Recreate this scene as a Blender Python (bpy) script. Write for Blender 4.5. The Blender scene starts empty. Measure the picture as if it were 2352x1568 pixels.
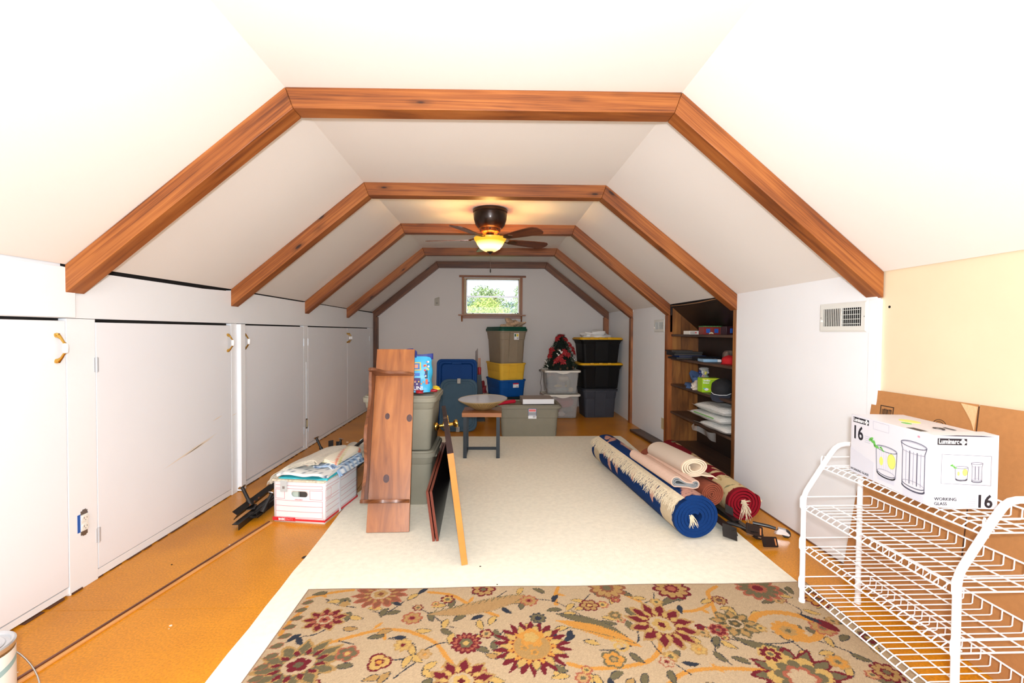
import bpy, bmesh, math, random
import numpy as np
from mathutils import Vector, Matrix, Euler

PI = math.pi
random.seed(7)
rng = np.random.default_rng(11)
scn = bpy.context.scene
COL = scn.collection

# ------------------------------------------------------------------ camera
yaw, pitch, roll = 0.0384, -0.0210, 0.0062
cam_d = bpy.data.cameras.new('camera'); cam = bpy.data.objects.new('camera', cam_d); COL.objects.link(cam)
cam_d.sensor_width = 36.0; cam_d.lens = 1045.06 / 2352 * 36.0; cam_d.clip_start = 0.02; cam_d.clip_end = 300
_f = Vector((math.sin(yaw) * math.cos(pitch), math.cos(yaw) * math.cos(pitch), math.sin(pitch)))
_r0 = Vector((math.cos(yaw), -math.sin(yaw), 0)); _u0 = _r0.cross(_f)
_r = _r0 * math.cos(roll) + _u0 * math.sin(roll); _u = -_r0 * math.sin(roll) + _u0 * math.cos(roll)
_m = Matrix((_r, _u, -_f)).transposed().to_4x4(); _m.translation = Vector((0.0421, 0, 1.1407))
cam.matrix_world = _m
scn.camera = cam

# ------------------------------------------------------------------ world, light, exposure
scn.view_settings.view_transform = 'Standard'; scn.view_settings.look = 'None'
scn.view_settings.gamma = 1.0; scn.view_settings.use_curve_mapping = False
scn.view_settings.exposure = 0.06
world = bpy.data.worlds.new('world'); scn.world = world; world.use_nodes = True
wn = world.node_tree; wn.nodes.clear()
wo = wn.nodes.new('ShaderNodeOutputWorld'); wb = wn.nodes.new('ShaderNodeBackground')
wb.inputs['Color'].default_value = (0.86, 0.93, 1.0, 1); wb.inputs['Strength'].default_value = 1.7
wn.links.new(wb.outputs[0], wo.inputs[0])

def lamp(name, kind, loc, energy, color=(1, 1, 1), size=0.1, size_y=None, rot=None, aim=None, shape=None):
    d = bpy.data.lights.new(name, kind); d.energy = energy; d.color = color
    if kind == 'AREA':
        d.size = size
        if size_y: d.shape = 'RECTANGLE'; d.size_y = size_y
        else: d.shape = 'DISK'
    elif kind == 'POINT': d.shadow_soft_size = size
    elif kind == 'SUN': d.angle = size
    o = bpy.data.objects.new(name, d); COL.objects.link(o); o.location = loc
    if aim is not None: o.rotation_euler = (Vector(aim) - Vector(loc)).to_track_quat('-Z', 'Y').to_euler()
    elif rot: o.rotation_euler = rot
    return o
# sun outside, from behind the house, on the trees
lamp('sun', 'SUN', (0, -5, 12), 4.6, (1, 0.96, 0.85), 0.02, aim=(3, 12, -3))
# the photographer's flash just above the lens
lamp('camera_flash', 'AREA', (0.04, -0.10, 1.235), 66, (0.93, 0.965, 1.0), 0.10, aim=(0.04, 4, 1.16))
# added soft fill lamp behind the camera, brightens the room
lamp('rear_fill', 'AREA', (0, -1.9, 1.25), 60, (0.86, 0.93, 1.0), 2.6, 1.5, aim=(0, 5, 1.15))
# the lamp of the ceiling fan
lamp('fan_lamp_light', 'POINT', (0.0, 3.88, 1.885), 24, (1.0, 0.64, 0.20), 0.035)

# ------------------------------------------------------------------ materials
def srgb(r, g, b):
    def f(c):
        c /= 255.0
        return c / 12.92 if c <= 0.04045 else ((c + 0.055) / 1.055) ** 2.4
    return (f(r), f(g), f(b))
MATS = {}
def M(name, col, rough=0.5, metal=0.0, var=0.0, vscale=8.0, bump=0.0, bscale=60.0, emis=None, estr=0.0, trans=0.0, alpha=1.0, sheen=0.0, spec=0.5, coat=0.0):
    if name in MATS: return MATS[name]
    m = bpy.data.materials.new(name); m.use_nodes = True; nt = m.node_tree; b = nt.nodes['Principled BSDF']
    b.inputs['Roughness'].default_value = rough; b.inputs['Metallic'].default_value = metal
    b.inputs['Base Color'].default_value = (*col, 1); b.inputs['Specular IOR Level'].default_value = spec
    if coat: b.inputs['Coat Weight'].default_value = coat; b.inputs['Coat Roughness'].default_value = 0.12
    if trans: b.inputs['Transmission Weight'].default_value = trans
    if alpha < 1: b.inputs['Alpha'].default_value = alpha
    if sheen: b.inputs['Sheen Weight'].default_value = sheen
    if emis: b.inputs['Emission Color'].default_value = (*emis, 1); b.inputs['Emission Strength'].default_value = estr
    tc = nt.nodes.new('ShaderNodeTexCoord')
    if var > 0:
        n = nt.nodes.new('ShaderNodeTexNoise'); n.inputs['Scale'].default_value = vscale; n.inputs['Detail'].default_value = 6
        nt.links.new(tc.outputs['Object'], n.inputs['Vector'])
        r = nt.nodes.new('ShaderNodeValToRGB')
        r.color_ramp.elements[0].position = 0.3; r.color_ramp.elements[1].position = 0.7
        r.color_ramp.elements[0].color = (*[c * (1 - var) for c in col], 1)
        r.color_ramp.elements[1].color = (*[min(1, c * (1 + var)) for c in col], 1)
        nt.links.new(n.outputs['Fac'], r.inputs['Fac']); nt.links.new(r.outputs['Color'], b.inputs['Base Color'])
    if bump > 0:
        n = nt.nodes.new('ShaderNodeTexNoise'); n.inputs['Scale'].default_value = bscale; n.inputs['Detail'].default_value = 4
        nt.links.new(tc.outputs['Object'], n.inputs['Vector'])
        bp = nt.nodes.new('ShaderNodeBump'); bp.inputs['Strength'].default_value = bump; bp.inputs['Distance'].default_value = 0.004
        nt.links.new(n.outputs['Fac'], bp.inputs['Height']); nt.links.new(bp.outputs['Normal'], b.inputs['Normal'])
    MATS[name] = m
    return m

def wood(name, dark, mid, light, rough=0.42, us=1.0, knots=True, coat=0.15, kscale=1.0):
    """grain along U of the uv map (metres)"""
    if name in MATS: return MATS[name]
    m = bpy.data.materials.new(name); m.use_nodes = True; nt = m.node_tree; b = nt.nodes['Principled BSDF']; L = nt.links.new
    b.inputs['Roughness'].default_value = rough; b.inputs['Coat Weight'].default_value = coat; b.inputs['Coat Roughness'].default_value = 0.25
    uv = nt.nodes.new('ShaderNodeUVMap')
    mp = nt.nodes.new('ShaderNodeMapping'); mp.inputs['Scale'].default_value = (1.8 * us, 62 * us, 1); L(uv.outputs[0], mp.inputs[0])
    n1 = nt.nodes.new('ShaderNodeTexNoise'); n1.inputs['Scale'].default_value = 1.0; n1.inputs['Detail'].default_value = 8; n1.inputs['Roughness'].default_value = 0.62; n1.inputs['Distortion'].default_value = 0.7
    L(mp.outputs[0], n1.inputs['Vector'])
    mp2 = nt.nodes.new('ShaderNodeMapping'); mp2.inputs['Scale'].default_value = (0.9 * us, 3.5 * us, 1); L(uv.outputs[0], mp2.inputs[0])
    n2 = nt.nodes.new('ShaderNodeTexNoise'); n2.inputs['Scale'].default_value = 1.6; n2.inputs['Detail'].default_value = 3; L(mp2.outputs[0], n2.inputs['Vector'])
    mx = nt.nodes.new('ShaderNodeMath'); mx.operation = 'MULTIPLY_ADD'; mx.inputs[1].default_value = 0.55
    L(n1.outputs['Fac'], mx.inputs[0])
    m3 = nt.nodes.new('ShaderNodeMath'); m3.operation = 'MULTIPLY'; m3.inputs[1].default_value = 0.45; L(n2.outputs['Fac'], m3.inputs[0]); L(m3.outputs[0], mx.inputs[2])
    r = nt.nodes.new('ShaderNodeValToRGB'); e = r.color_ramp.elements
    e[0].position = 0.38; e[0].color = (*dark, 1); e[1].position = 0.62; e[1].color = (*light, 1)
    k = e.new(0.5); k.color = (*mid, 1); L(mx.outputs[0], r.inputs['Fac'])
    out = r.outputs['Color']
    if knots:
        mp3 = nt.nodes.new('ShaderNodeMapping'); mp3.inputs['Scale'].default_value = (3.6 * kscale, 7.5 * kscale, 1); L(uv.outputs[0], mp3.inputs[0])
        v = nt.nodes.new('ShaderNodeTexVoronoi'); v.inputs['Scale'].default_value = 1.0; v.inputs['Randomness'].default_value = 1.0; L(mp3.outputs[0], v.inputs['Vector'])
        # only some of the cells carry a knot
        sp = nt.nodes.new('ShaderNodeSeparateColor'); L(v.outputs['Color'], sp.inputs[0])
        gt = nt.nodes.new('ShaderNodeMath'); gt.operation = 'GREATER_THAN'; gt.inputs[1].default_value = 0.45; L(sp.outputs[0], gt.inputs[0])
        kr = nt.nodes.new('ShaderNodeValToRGB'); ke = kr.color_ramp.elements
        ke[0].position = 0.07; ke[0].color = (1, 1, 1, 1); ke[1].position = 0.26; ke[1].color = (0, 0, 0, 1)
        kk = ke.new(0.11); kk.color = (0.38, 0.38, 0.38, 1)
        L(v.outputs['Distance'], kr.inputs['Fac'])
        mu = nt.nodes.new('ShaderNodeMath'); mu.operation = 'MULTIPLY'; L(kr.outputs['Color'], mu.inputs[0]); L(gt.outputs[0], mu.inputs[1])
        mc = nt.nodes.new('ShaderNodeMix'); mc.data_type = 'RGBA'; L(mu.outputs[0], mc.inputs['Factor']); L(out, mc.inputs['A'])
        mc.inputs['B'].default_value = (dark[0] * 0.22, dark[1] * 0.2, dark[2] * 0.25, 1)
        out = mc.outputs['Result']
    L(out, b.inputs['Base Color'])
    bp = nt.nodes.new('ShaderNodeBump'); bp.inputs['Strength'].default_value = 0.25; bp.inputs['Distance'].default_value = 0.002
    L(n1.outputs['Fac'], bp.inputs['Height']); L(bp.outputs['Normal'], b.inputs['Normal'])
    MATS[name] = m
    return m

def VC(name, rough=0.9, bump=0.3, bscale=300, sheen=0.0):
    """colour read from the mesh's own colour attribute 'Col' (woven or printed pattern)"""
    if name in MATS: return MATS[name]
    m = M(name, (0.5, 0.5, 0.5), rough, bump=bump, bscale=bscale, sheen=sheen, spec=0.2)
    nt = m.node_tree; a = nt.nodes.new('ShaderNodeVertexColor'); a.layer_name = 'Col'
    nt.links.new(a.outputs['Color'], nt.nodes['Principled BSDF'].inputs['Base Color'])
    return m

WHITE = M('white_wall_paint', srgb(242, 244, 247), 0.55, var=0.012, vscale=3, bump=0.08, bscale=220)
WHITE2 = M('white_door_paint', srgb(241, 243, 248), 0.45, var=0.012, vscale=2, bump=0.05, bscale=180)
CEIL = M('ceiling_paint', srgb(240, 235, 230), 0.7, var=0.012, vscale=2, bump=0.06, bscale=160)
BEIGE = M('beige_wallboard', srgb(230, 210, 178), 0.6, var=0.02, vscale=5, bump=0.05, bscale=120)
DARKGAP = M('dark_backing', (0.010, 0.007, 0.006), 0.9)
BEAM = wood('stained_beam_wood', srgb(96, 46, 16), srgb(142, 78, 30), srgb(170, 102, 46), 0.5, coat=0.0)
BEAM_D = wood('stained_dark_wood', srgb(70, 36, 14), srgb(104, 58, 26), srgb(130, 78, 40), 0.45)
TRIMW = wood('window_trim_wood', srgb(110, 62, 30), srgb(150, 90, 48), srgb(176, 112, 62), 0.5)
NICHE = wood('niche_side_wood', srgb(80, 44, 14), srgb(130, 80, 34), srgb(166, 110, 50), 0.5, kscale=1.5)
NICHE_SHADE = wood('niche_shaded_wood', srgb(18, 9, 7), srgb(28, 14, 10), srgb(38, 20, 14), 0.5, knots=False)  # dark wood, taken near black for the shade deep in the niche
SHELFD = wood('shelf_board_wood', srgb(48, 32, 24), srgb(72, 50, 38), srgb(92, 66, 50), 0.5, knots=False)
BRASS = M('polished_brass', srgb(212, 170, 84), 0.18, 1.0)
CHROME = M('bright_metal', srgb(200, 200, 200), 0.22, 1.0)
GALV = M('dull_steel', srgb(150, 150, 148), 0.4, 1.0)
CERAM = M('white_ceramic', srgb(250, 250, 250), 0.15)
BLACKM = M('black_painted_steel', srgb(26, 24, 24), 0.38, var=0.3, vscale=20)
PLAST_W = M('white_plastic', srgb(236, 234, 226), 0.35)
PAPERW = M('white_paper', srgb(238, 238, 240), 0.6)

# ------------------------------------------------------------------ mesh helpers
class MB:
    def __init__(s): s.v = []; s.f = []; s.mi = []; s.cur = 0
    def add(s, vs, fs):
        n = len(s.v); s.v += [tuple(v) for v in vs]; s.f += [tuple(n + i for i in f) for f in fs]; s.mi += [s.cur] * len(fs); return s
    def box(s, x0, x1, y0, y1, z0, z1):
        return s.add([(x0, y0, z0), (x1, y0, z0), (x1, y1, z0), (x0, y1, z0), (x0, y0, z1), (x1, y0, z1), (x1, y1, z1), (x0, y1, z1)],
                     [(0, 3, 2, 1), (4, 5, 6, 7), (0, 1, 5, 4), (1, 2, 6, 5), (2, 3, 7, 6), (3, 0, 4, 7)])
    def obox(s, c, ax, ay, az):
        """box about c with half vectors"""
        c, ax, ay, az = Vector(c), Vector(ax), Vector(ay), Vector(az)
        P = [c + i * ax + j * ay + k * az for k in (-1, 1) for i, j in ((-1, -1), (1, -1), (1, 1), (-1, 1))]
        F = [(0, 3, 2, 1), (4, 5, 6, 7), (0, 1, 5, 4), (1, 2, 6, 5), (2, 3, 7, 6), (3, 0, 4, 7)]
        if ax.cross(ay).dot(az) < 0: F = [tuple(reversed(f)) for f in F]
        return s.add(P, F)
    def hexa(s, lo, hi):
        """any two quads joined"""
        return s.add(list(lo) + list(hi), [(0, 3, 2, 1), (4, 5, 6, 7), (0, 1, 5, 4), (1, 2, 6, 5), (2, 3, 7, 6), (3, 0, 4, 7)])
    def tube(s, pts, r, n=8, caps=True):
        pts = [Vector(p) for p in pts]; rr = r if isinstance(r, (list, tuple)) else [r] * len(pts)
        rings = []; prev = None
        for i, p in enumerate(pts):
            t = (pts[min(i + 1, len(pts) - 1)] - pts[max(i - 1, 0)]).normalized()
            if prev is None:
                a = Vector((0, 0, 1)) if abs(t.z) < 0.9 else Vector((1, 0, 0)); u = t.cross(a).normalized()
            else: u = (prev - t * prev.dot(t)).normalized()
            prev = u; w = t.cross(u)
            rings.append([p + (u * math.cos(2 * PI * k / n) + w * math.sin(2 * PI * k / n)) * rr[i] for k in range(n)])
        vs = [v for g in rings for v in g]; fs = []
        for i in range(len(pts) - 1):
            for k in range(n):
                a = i * n + k; b = i * n + (k + 1) % n; fs.append((a, b, b + n, a + n))
        if caps: fs.append(tuple(reversed(range(n)))); fs.append(tuple((len(pts) - 1) * n + k for k in range(n)))
        return s.add(vs, fs)
    def lathe(s, prof, c=(0, 0, 0), n=32, axis=(0, 0, 1), sx=1.0, sy=1.0):
        c = Vector(c); az = Vector(axis).normalized()
        ax = az.orthogonal().normalized() if abs(az.z) < 0.999 else Vector((1, 0, 0)); ay = az.cross(ax)
        vs = []; fs = []
        for (r, z) in prof:
            for k in range(n):
                a = 2 * PI * k / n; vs.append(c + ax * (r * sx * math.cos(a)) + ay * (r * sy * math.sin(a)) + az * z)
        for i in range(len(prof) - 1):
            for k in range(n):
                a = i * n + k; b = i * n + (k + 1) % n; fs.append((a, b, b + n, a + n))
        if prof[0][0] > 1e-6: fs.append(tuple(reversed(range(n))))
        if prof[-1][0] > 1e-6: fs.append(tuple((len(prof) - 1) * n + k for k in range(n)))
        return s.add(vs, fs)
    def prism(s, poly, o, u, v, w):
        """2-D polygon (a, b) -> o + a u + b v, extruded by w"""
        o, u, v, w = Vector(o), Vector(u), Vector(v), Vector(w); n = len(poly)
        P = [o + u * a + v * b for a, b in poly]; Q = [p + w for p in P]
        fs = [tuple(reversed(range(n))), tuple(range(n, 2 * n))] + [(i, (i + 1) % n, (i + 1) % n + n, i + n) for i in range(n)]
        if u.cross(v).dot(w) < 0: fs = [tuple(reversed(f)) for f in fs]
        ar = sum(poly[i][0] * poly[(i + 1) % n][1] - poly[(i + 1) % n][0] * poly[i][1] for i in range(n))
        if ar < 0: fs = [tuple(reversed(f)) for f in fs]
        return s.add(P + Q, fs)
    def loft(s, secs, cap0=True, cap1=True):
        n = len(secs[0]); vs = [v for g in secs for v in g]; fs = []
        for i in range(len(secs) - 1):
            for k in range(n):
                a = i * n + k; b = i * n + (k + 1) % n; fs.append((a, b, b + n, a + n))
        if cap0: fs.append(tuple(reversed(range(n))))
        if cap1: fs.append(tuple((len(secs) - 1) * n + k for k in range(n)))
        return s.add(vs, fs)
    def grid(s, fn, nu, nv, closed_u=False):
        vs = [fn(i / nu, j / nv) for j in range(nv + 1) for i in range(nu + 1)]; w = nu + 1
        fs = [(j * w + i, j * w + i + 1, (j + 1) * w + i + 1, (j + 1) * w + i) for j in range(nv) for i in range(nu)]
        return s.add(vs, fs)

def rrect(w, d, r, z, n=4, cx=0, cy=0):
    r = min(r, w / 2 - 1e-4, d / 2 - 1e-4); out = []
    for (sx, sy, a0) in ((1, 1, 0), (-1, 1, PI / 2), (-1, -1, PI), (1, -1, 1.5 * PI)):
        for k in range(n + 1):
            a = a0 + PI / 2 * k / n; out.append((cx + sx * (w / 2 - r) + r * math.cos(a), cy + sy * (d / 2 - r) + r * math.sin(a), z))
    return out

def link(name, mb, mat, parent=None, sharp=0.55, bevel=0.0, loc=None, rot=None):
    me = bpy.data.meshes.new(name); me.from_pydata(mb.v, [], mb.f)
    mats = mat if isinstance(mat, (list, tuple)) else [mat]
    for m in mats: me.materials.append(m)
    if len(mats) > 1: me.polygons.foreach_set('material_index', mb.mi)
    me.polygons.foreach_set('use_smooth', [True] * len(me.polygons)); me.update()
    me.set_sharp_from_angle(angle=sharp)
    o = bpy.data.objects.new(name, me); COL.objects.link(o)
    if parent is not None: o.parent = parent
    if loc: o.location = loc
    if rot: o.rotation_euler = rot
    if bevel:
        b = o.modifiers.new('bevel', 'BEVEL'); b.width = bevel; b.segments = 2; b.limit_method = 'ANGLE'; b.angle_limit = 0.6
    return o
def uvwood(o, d, seed=0.0):
    d = Vector(d).normalized(); me = o.data
    a = d.orthogonal().normalized(); b = d.cross(a)
    nv = len(me.vertices); co = np.empty(nv * 3); me.vertices.foreach_get('co', co); co = co.reshape(-1, 3)
    U = co @ np.array(d) + seed * 3.37; Vv = co @ np.array(a) + co @ np.array(b) * 1.31 + seed * 1.77
    li = np.empty(len(me.loops), int); me.loops.foreach_get('vertex_index', li)
    uv = me.uv_layers.new(name='UVMap'); uv.data.foreach_set('uv', np.stack([U[li], Vv[li]], 1).astype(np.float32).ravel())
    return o
def colours(o, rgb):
    a = o.data.color_attributes.new('Col', 'FLOAT_COLOR', 'POINT')
    a.data.foreach_set('color', np.concatenate([rgb, np.ones((len(rgb), 1))], 1).astype(np.float32).ravel())
def tag(o, label=None, cat=None, group=None, kind=None):
    if label: o['label'] = label
    if cat: o['category'] = cat
    if group: o['group'] = group
    if kind: o['kind'] = kind
    return o
def thing(name, label, cat, loc=(0, 0, 0), rz=0.0, rot=None, group=None):
    o = bpy.data.objects.new(name, None); COL.objects.link(o); o.location = loc; o.rotation_euler = rot if rot else (0, 0, rz)
    o.empty_display_size = 0.1
    return tag(o, label, cat, group)
def struct(name, mb, mat, parent=None, **k):
    o = link(name, mb, mat, parent, **k)
    if parent is None: o['kind'] = 'structure'
    return o
def copy_tree(o, parent=None, loc=None, rz=None, label=None, group=None, mats=None):
    c = o.copy(); COL.objects.link(c)
    if parent is not None: c.parent = parent
    if loc is not None: c.location = loc
    if rz is not None: c.rotation_euler = (0, 0, rz)
    if label: c['label'] = label
    if group: c['group'] = group
    for ch in list(o.children): copy_tree(ch, c)
    return c
def text(name, body, size, mat, parent, loc, rot, extrude=0.0004, bold=0.0, sx=1.0, align='LEFT'):
    cu = bpy.data.curves.new(name, 'FONT'); cu.body = body; cu.size = size; cu.extrude = extrude; cu.offset = bold; cu.align_x = align
    cu.resolution_u = 3
    t = bpy.data.objects.new(name + '_tmp', cu); COL.objects.link(t)
    me = bpy.data.meshes.new_from_object(t.evaluated_get(bpy.context.evaluated_depsgraph_get()))
    bpy.data.objects.remove(t); me.name = name; me.materials.clear(); me.materials.append(mat)
    o = bpy.data.objects.new(name, me); COL.objects.link(o); o.parent = parent
    if isinstance(rot, Matrix):
        mm = rot.to_4x4(); mm.translation = Vector(loc); o.matrix_local = mm
        if sx != 1: o.scale = (sx, 1, 1)
    else:
        o.location = loc; o.rotation_euler = rot; o.scale = (sx, 1, 1)
    return o
def fr(x, y, z):
    """rotation matrix from three column axes"""
    return Matrix((Vector(x), Vector(y), Vector(z))).transposed()
# ------------------------------------------------------------------ the room
XL, XR, YB = -1.766, 1.775, 6.946
FR = [  # depth, ceiling corners, foot of the slopes (left, right)
    (1.977, (-0.848, 2.168), (0.855, 2.190), (-1.754, 1.410), (1.783, 1.420)),
    (3.197, (-0.866, 2.167), (0.823, 2.177), (-1.766, 1.420), (1.777, 1.419)),
    (4.417, (-0.863, 2.174), (0.823, 2.181), (-1.768, 1.418), (1.769, 1.420)),
    (5.637, (-0.848, 2.166), (0.813, 2.180), (-1.766, 1.415), (1.772, 1.424)),
    (6.857, (-0.834, 2.187), (0.830, 2.194), (-1.780, 1.424), (1.785, 1.440))]
BT = 0.089
# floor: a dark subfloor and the sheets of particle board on it
FLOORM = M('orange_particle_board', srgb(216, 141, 26), 0.30, var=0.20, vscale=130, bump=0.05, bscale=200, coat=0.06, spec=0.28)
nt = FLOORM.node_tree; bs = nt.nodes['Principled BSDF']
_tc = nt.nodes.new('ShaderNodeTexCoord'); _n = nt.nodes.new('ShaderNodeTexNoise'); _n.inputs['Scale'].default_value = 2.2; _n.inputs['Detail'].default_value = 5
nt.links.new(_tc.outputs['Object'], _n.inputs['Vector'])
_mx = nt.nodes.new('ShaderNodeMix'); _mx.data_type = 'RGBA'; _mx.blend_type = 'MULTIPLY'; _mx.inputs['Factor'].default_value = 0.7
_cr = nt.nodes.new('ShaderNodeValToRGB'); _cr.color_ramp.elements[0].color = (0.72, 0.66, 0.6, 1); _cr.color_ramp.elements[1].color = (1, 1, 1, 1); _cr.color_ramp.elements[0].position = 0.35; _cr.color_ramp.elements[1].position = 0.65
nt.links.new(_n.outputs['Fac'], _cr.inputs['Fac'])
nt.links.new(bs.inputs['Base Color'].links[0].from_socket, _mx.inputs['A']); nt.links.new(_cr.outputs['Color'], _mx.inputs['B']); 
# paint spots and scratches
_v = nt.nodes.new('ShaderNodeTexVoronoi'); _v.inputs['Scale'].default_value = 7.0; nt.links.new(_tc.outputs['Object'], _v.inputs['Vector'])
_sr = nt.nodes.new('ShaderNodeValToRGB'); _sr.color_ramp.elements[0].position = 0.018; _sr.color_ramp.elements[0].color = (1, 1, 1, 1); _sr.color_ramp.elements[1].position = 0.024; _sr.color_ramp.elements[1].color = (0, 0, 0, 1)
nt.links.new(_v.outputs['Distance'], _sr.inputs['Fac'])
_m2 = nt.nodes.new('ShaderNodeMix'); _m2.data_type = 'RGBA'; nt.links.new(_sr.outputs['Color'], _m2.inputs['Factor']); nt.links.new(_mx.outputs['Result'], _m2.inputs['A']); _m2.inputs['B'].default_value = (0.75, 0.68, 0.6, 1)
nt.links.new(_m2.outputs['Result'], bs.inputs['Base Color'])
floor = struct('floor', MB().box(-1.9, 2.15, -2.2, YB + 0.1, -0.05, -0.0205), DARKGAP)
for j, (ya, yb) in enumerate([(-2.2, -0.56), (-0.56, 0.66), (0.66, 1.888), (1.888, 3.108), (3.108, 4.328), (4.328, 5.548), (5.548, YB)]):
    for (xa, xb) in ((-1.80, 0.44 if j % 2 else -0.3), (0.44 if j % 2 else -0.3, 1.80)):
        link('floor_panel', MB().box(xa + 0.0008, xb - 0.0008, ya + 0.0008, yb - 0.0008, -0.02, 0.0), FLOORM, floor)

# ceiling and slopes as boards with thickness, following the frames
def slab(pairs, th, nrm):
    mb = MB(); n = len(pairs); vs = []
    for (a, b) in pairs:
        na = Vector(nrm) * th
        vs += [a, b, tuple(Vector(b) + na), tuple(Vector(a) + na)]
    fs = []
    for i in range(n - 1):
        o = 4 * i; p = o + 4
        fs += [(o, p, p + 1, o + 1), (o + 1, p + 1, p + 2, o + 2), (o + 2, p + 2, p + 3, o + 3), (o + 3, p + 3, p, o)]
    fs += [(0, 1, 2, 3), (4 * n - 1, 4 * n - 2, 4 * n - 3, 4 * n - 4)]
    return mb.add(vs, fs)
ys = [-2.2] + [f[0] for f in FR] + [YB + 0.05]; ff = [FR[0]] + FR + [FR[-1]]
struct('ceiling', slab([((f[1][0], y, f[1][1]), (f[2][0], y, f[2][1])) for y, f in zip(ys, ff)], 0.02, (0, 0, 1)), CEIL)
struct('ceiling_left', slab([((f[3][0], y, f[3][1] + 0.002), (f[1][0], y, f[1][1])) for y, f in zip(ys, ff)], 0.06, (-0.643, 0, 0.766)), CEIL)
# right slope stops short over the niche, as the photograph shows its sagging lower edge
struct('ceiling_right', slab([((f[4][0], y, f[4][1] + 0.002), (f[2][0], y, f[2][1])) for y, f in zip(ys, ff)], 0.03, (0.643, 0, 0.766)), CEIL)
# end walls
wy0, wy1 = YB, YB + 0.10
WX0, WX1, WZ0, WZ1 = -0.425, 0.428, 1.395, 1.952
BACKM = M('back_wall_paint', srgb(218, 211, 206), 0.6, var=0.012, vscale=3, bump=0.08, bscale=200)
struct('wall_back', MB().box(-1.9, WX0, wy0, wy1, -0.02, 2.22).box(WX1, 1.9, wy0, wy1, -0.02, 2.22).box(WX0, WX1, wy0, wy1, -0.02, WZ0).box(WX0, WX1, wy0, wy1, WZ1, 2.22), BACKM)
struct('wall_front', MB().box(-1.9, 1.9, -2.3, -2.2, -0.02, 2.25), WHITE)
# knee wall on the left: near-black board behind, its colour giving the cavity's shade, header, stiles, sill
wl = struct('wall_left', MB().box(-1.87, -1.80, -2.2, YB, -0.02, 1.47), DARKGAP)
hd = MB()
for (ya, yb, za, zb) in [(-2.2, 1.97, 1.419, 1.414), (1.97, 2.10, 1.404, 1.396), (2.10, 2.9, 1.396, 1.397), (2.9, 3.2, 1.397, 1.408), (3.2, 4.42, 1.413, 1.409), (4.42, 5.64, 1.413, 1.409), (5.64, 6.86, 1.409, 1.408)]:
    hd.hexa([(-1.80, ya, 1.188), (XL, ya, 1.188), (XL, yb, 1.188), (-1.80, yb, 1.188)], [(-1.80, ya, za), (XL, ya, za), (XL, yb, zb), (-1.80, yb, zb)])
link('header_board', hd, WHITE, wl)
link('overlay_board', MB().box(XL, -1.752, -2.2, 2.022, 1.190, 1.400), WHITE, wl, bevel=0.001)
for (ya, yb) in ((1.994, 2.132), (3.199, 3.262), (4.386, 4.428), (4.446, 4.480), (6.652, 6.86)):
    link('stile', MB().box(-1.80, XL, ya, yb, 0.0, 1.186), WHITE, wl, bevel=0.001)
link('stile', MB().box(-1.80, XL, 4.428, 4.446, 0.84, 1.186), WHITE, wl)
link('edge_strip', MB().box(-1.80, -1.738, 3.266, 3.324, 0.004, 1.184), WHITE, wl, bevel=0.002)
link('sill_board', MB().box(-1.80, XL - 0.002, 2.132, 3.199, 0.006, 0.042).box(-1.80, XL - 0.002, 3.262, 4.386, 0.006, 0.036).box(-1.80, XL - 0.002, 4.480, 6.652, 0.006, 0.036).box(-1.80, XL - 0.004, -2.2, 1.994, 0.010, 0.036), WHITE, wl)
# ragged dark edge between wall and floor
rg = MB()
for k in range(64):
    y = 0.4 + k * 0.1; rg.box(-1.80, XL - 0.001 + random.uniform(0, 0.007), y, y + random.uniform(0.03, 0.1), 0.0, random.uniform(0.002, 0.008))
tag(link('ragged_edge', rg, M('raw_board_edge', srgb(92, 56, 34), 0.9), wl), kind='stuff')

def pull(parent, y, z):
    """brass pull with a white ceramic grip, standing out from the door"""
    P = [(XL - 0.001, y, z + 0.052), (XL + 0.010, y, z + 0.050), (XL + 0.020, y, z + 0.040), (XL + 0.030, y, z + 0.024), (XL + 0.035, y, z + 0.018)]
    mb = MB(); mb.tube(P, [0.0085, 0.0085, 0.0052, 0.0045, 0.006], 10); mb.tube([(a, b, 2 * z - c) for a, b, c in P], [0.0085, 0.0085, 0.0052, 0.0045, 0.006], 10)
    mb.lathe([(0.0, -0.007), (0.009, -0.004), (0.0105, 0), (0.009, 0.006), (0, 0.009)], (XL + 0.003, y, z + 0.055), 12)
    mb.lathe([(0.0, -0.009), (0.009, -0.006), (0.0105, 0), (0.009, 0.004), (0, 0.007)], (XL + 0.003, y, z - 0.055), 12)
    h = link('handle', mb, BRASS, parent); tag(h, 'curved brass pull')
    g = link('grip', MB().lathe([(0.006, -0.020), (0.0095, -0.015), (0.0105, 0), (0.0095, 0.015), (0.006, 0.020)], (XL + 0.036, y, z), 14), CERAM, h); tag(g, 'white ceramic grip')
def hinge(parent, y, z):
    mb = MB().tube([(XL + 0.002, y, z - 0.035), (XL + 0.002, y, z + 0.035)], 0.004, 8)
    mb.box(XL - 0.003, XL + 0.0012, y - 0.012, y + 0.012, z - 0.033, z + 0.033)
    tag(link('hinge', mb, M('painted_hinge', srgb(205, 210, 216), 0.4, 0.3), parent), 'painted steel hinge')
doors = [(0.86, 1.990, 1.949, None), (2.136, 3.194, 3.154, 2.136), (3.330, 4.382, 3.354, 4.384), (4.484, 5.664, 5.650, 4.482), (5.670, 6.648, 5.715, 6.650)]
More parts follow.
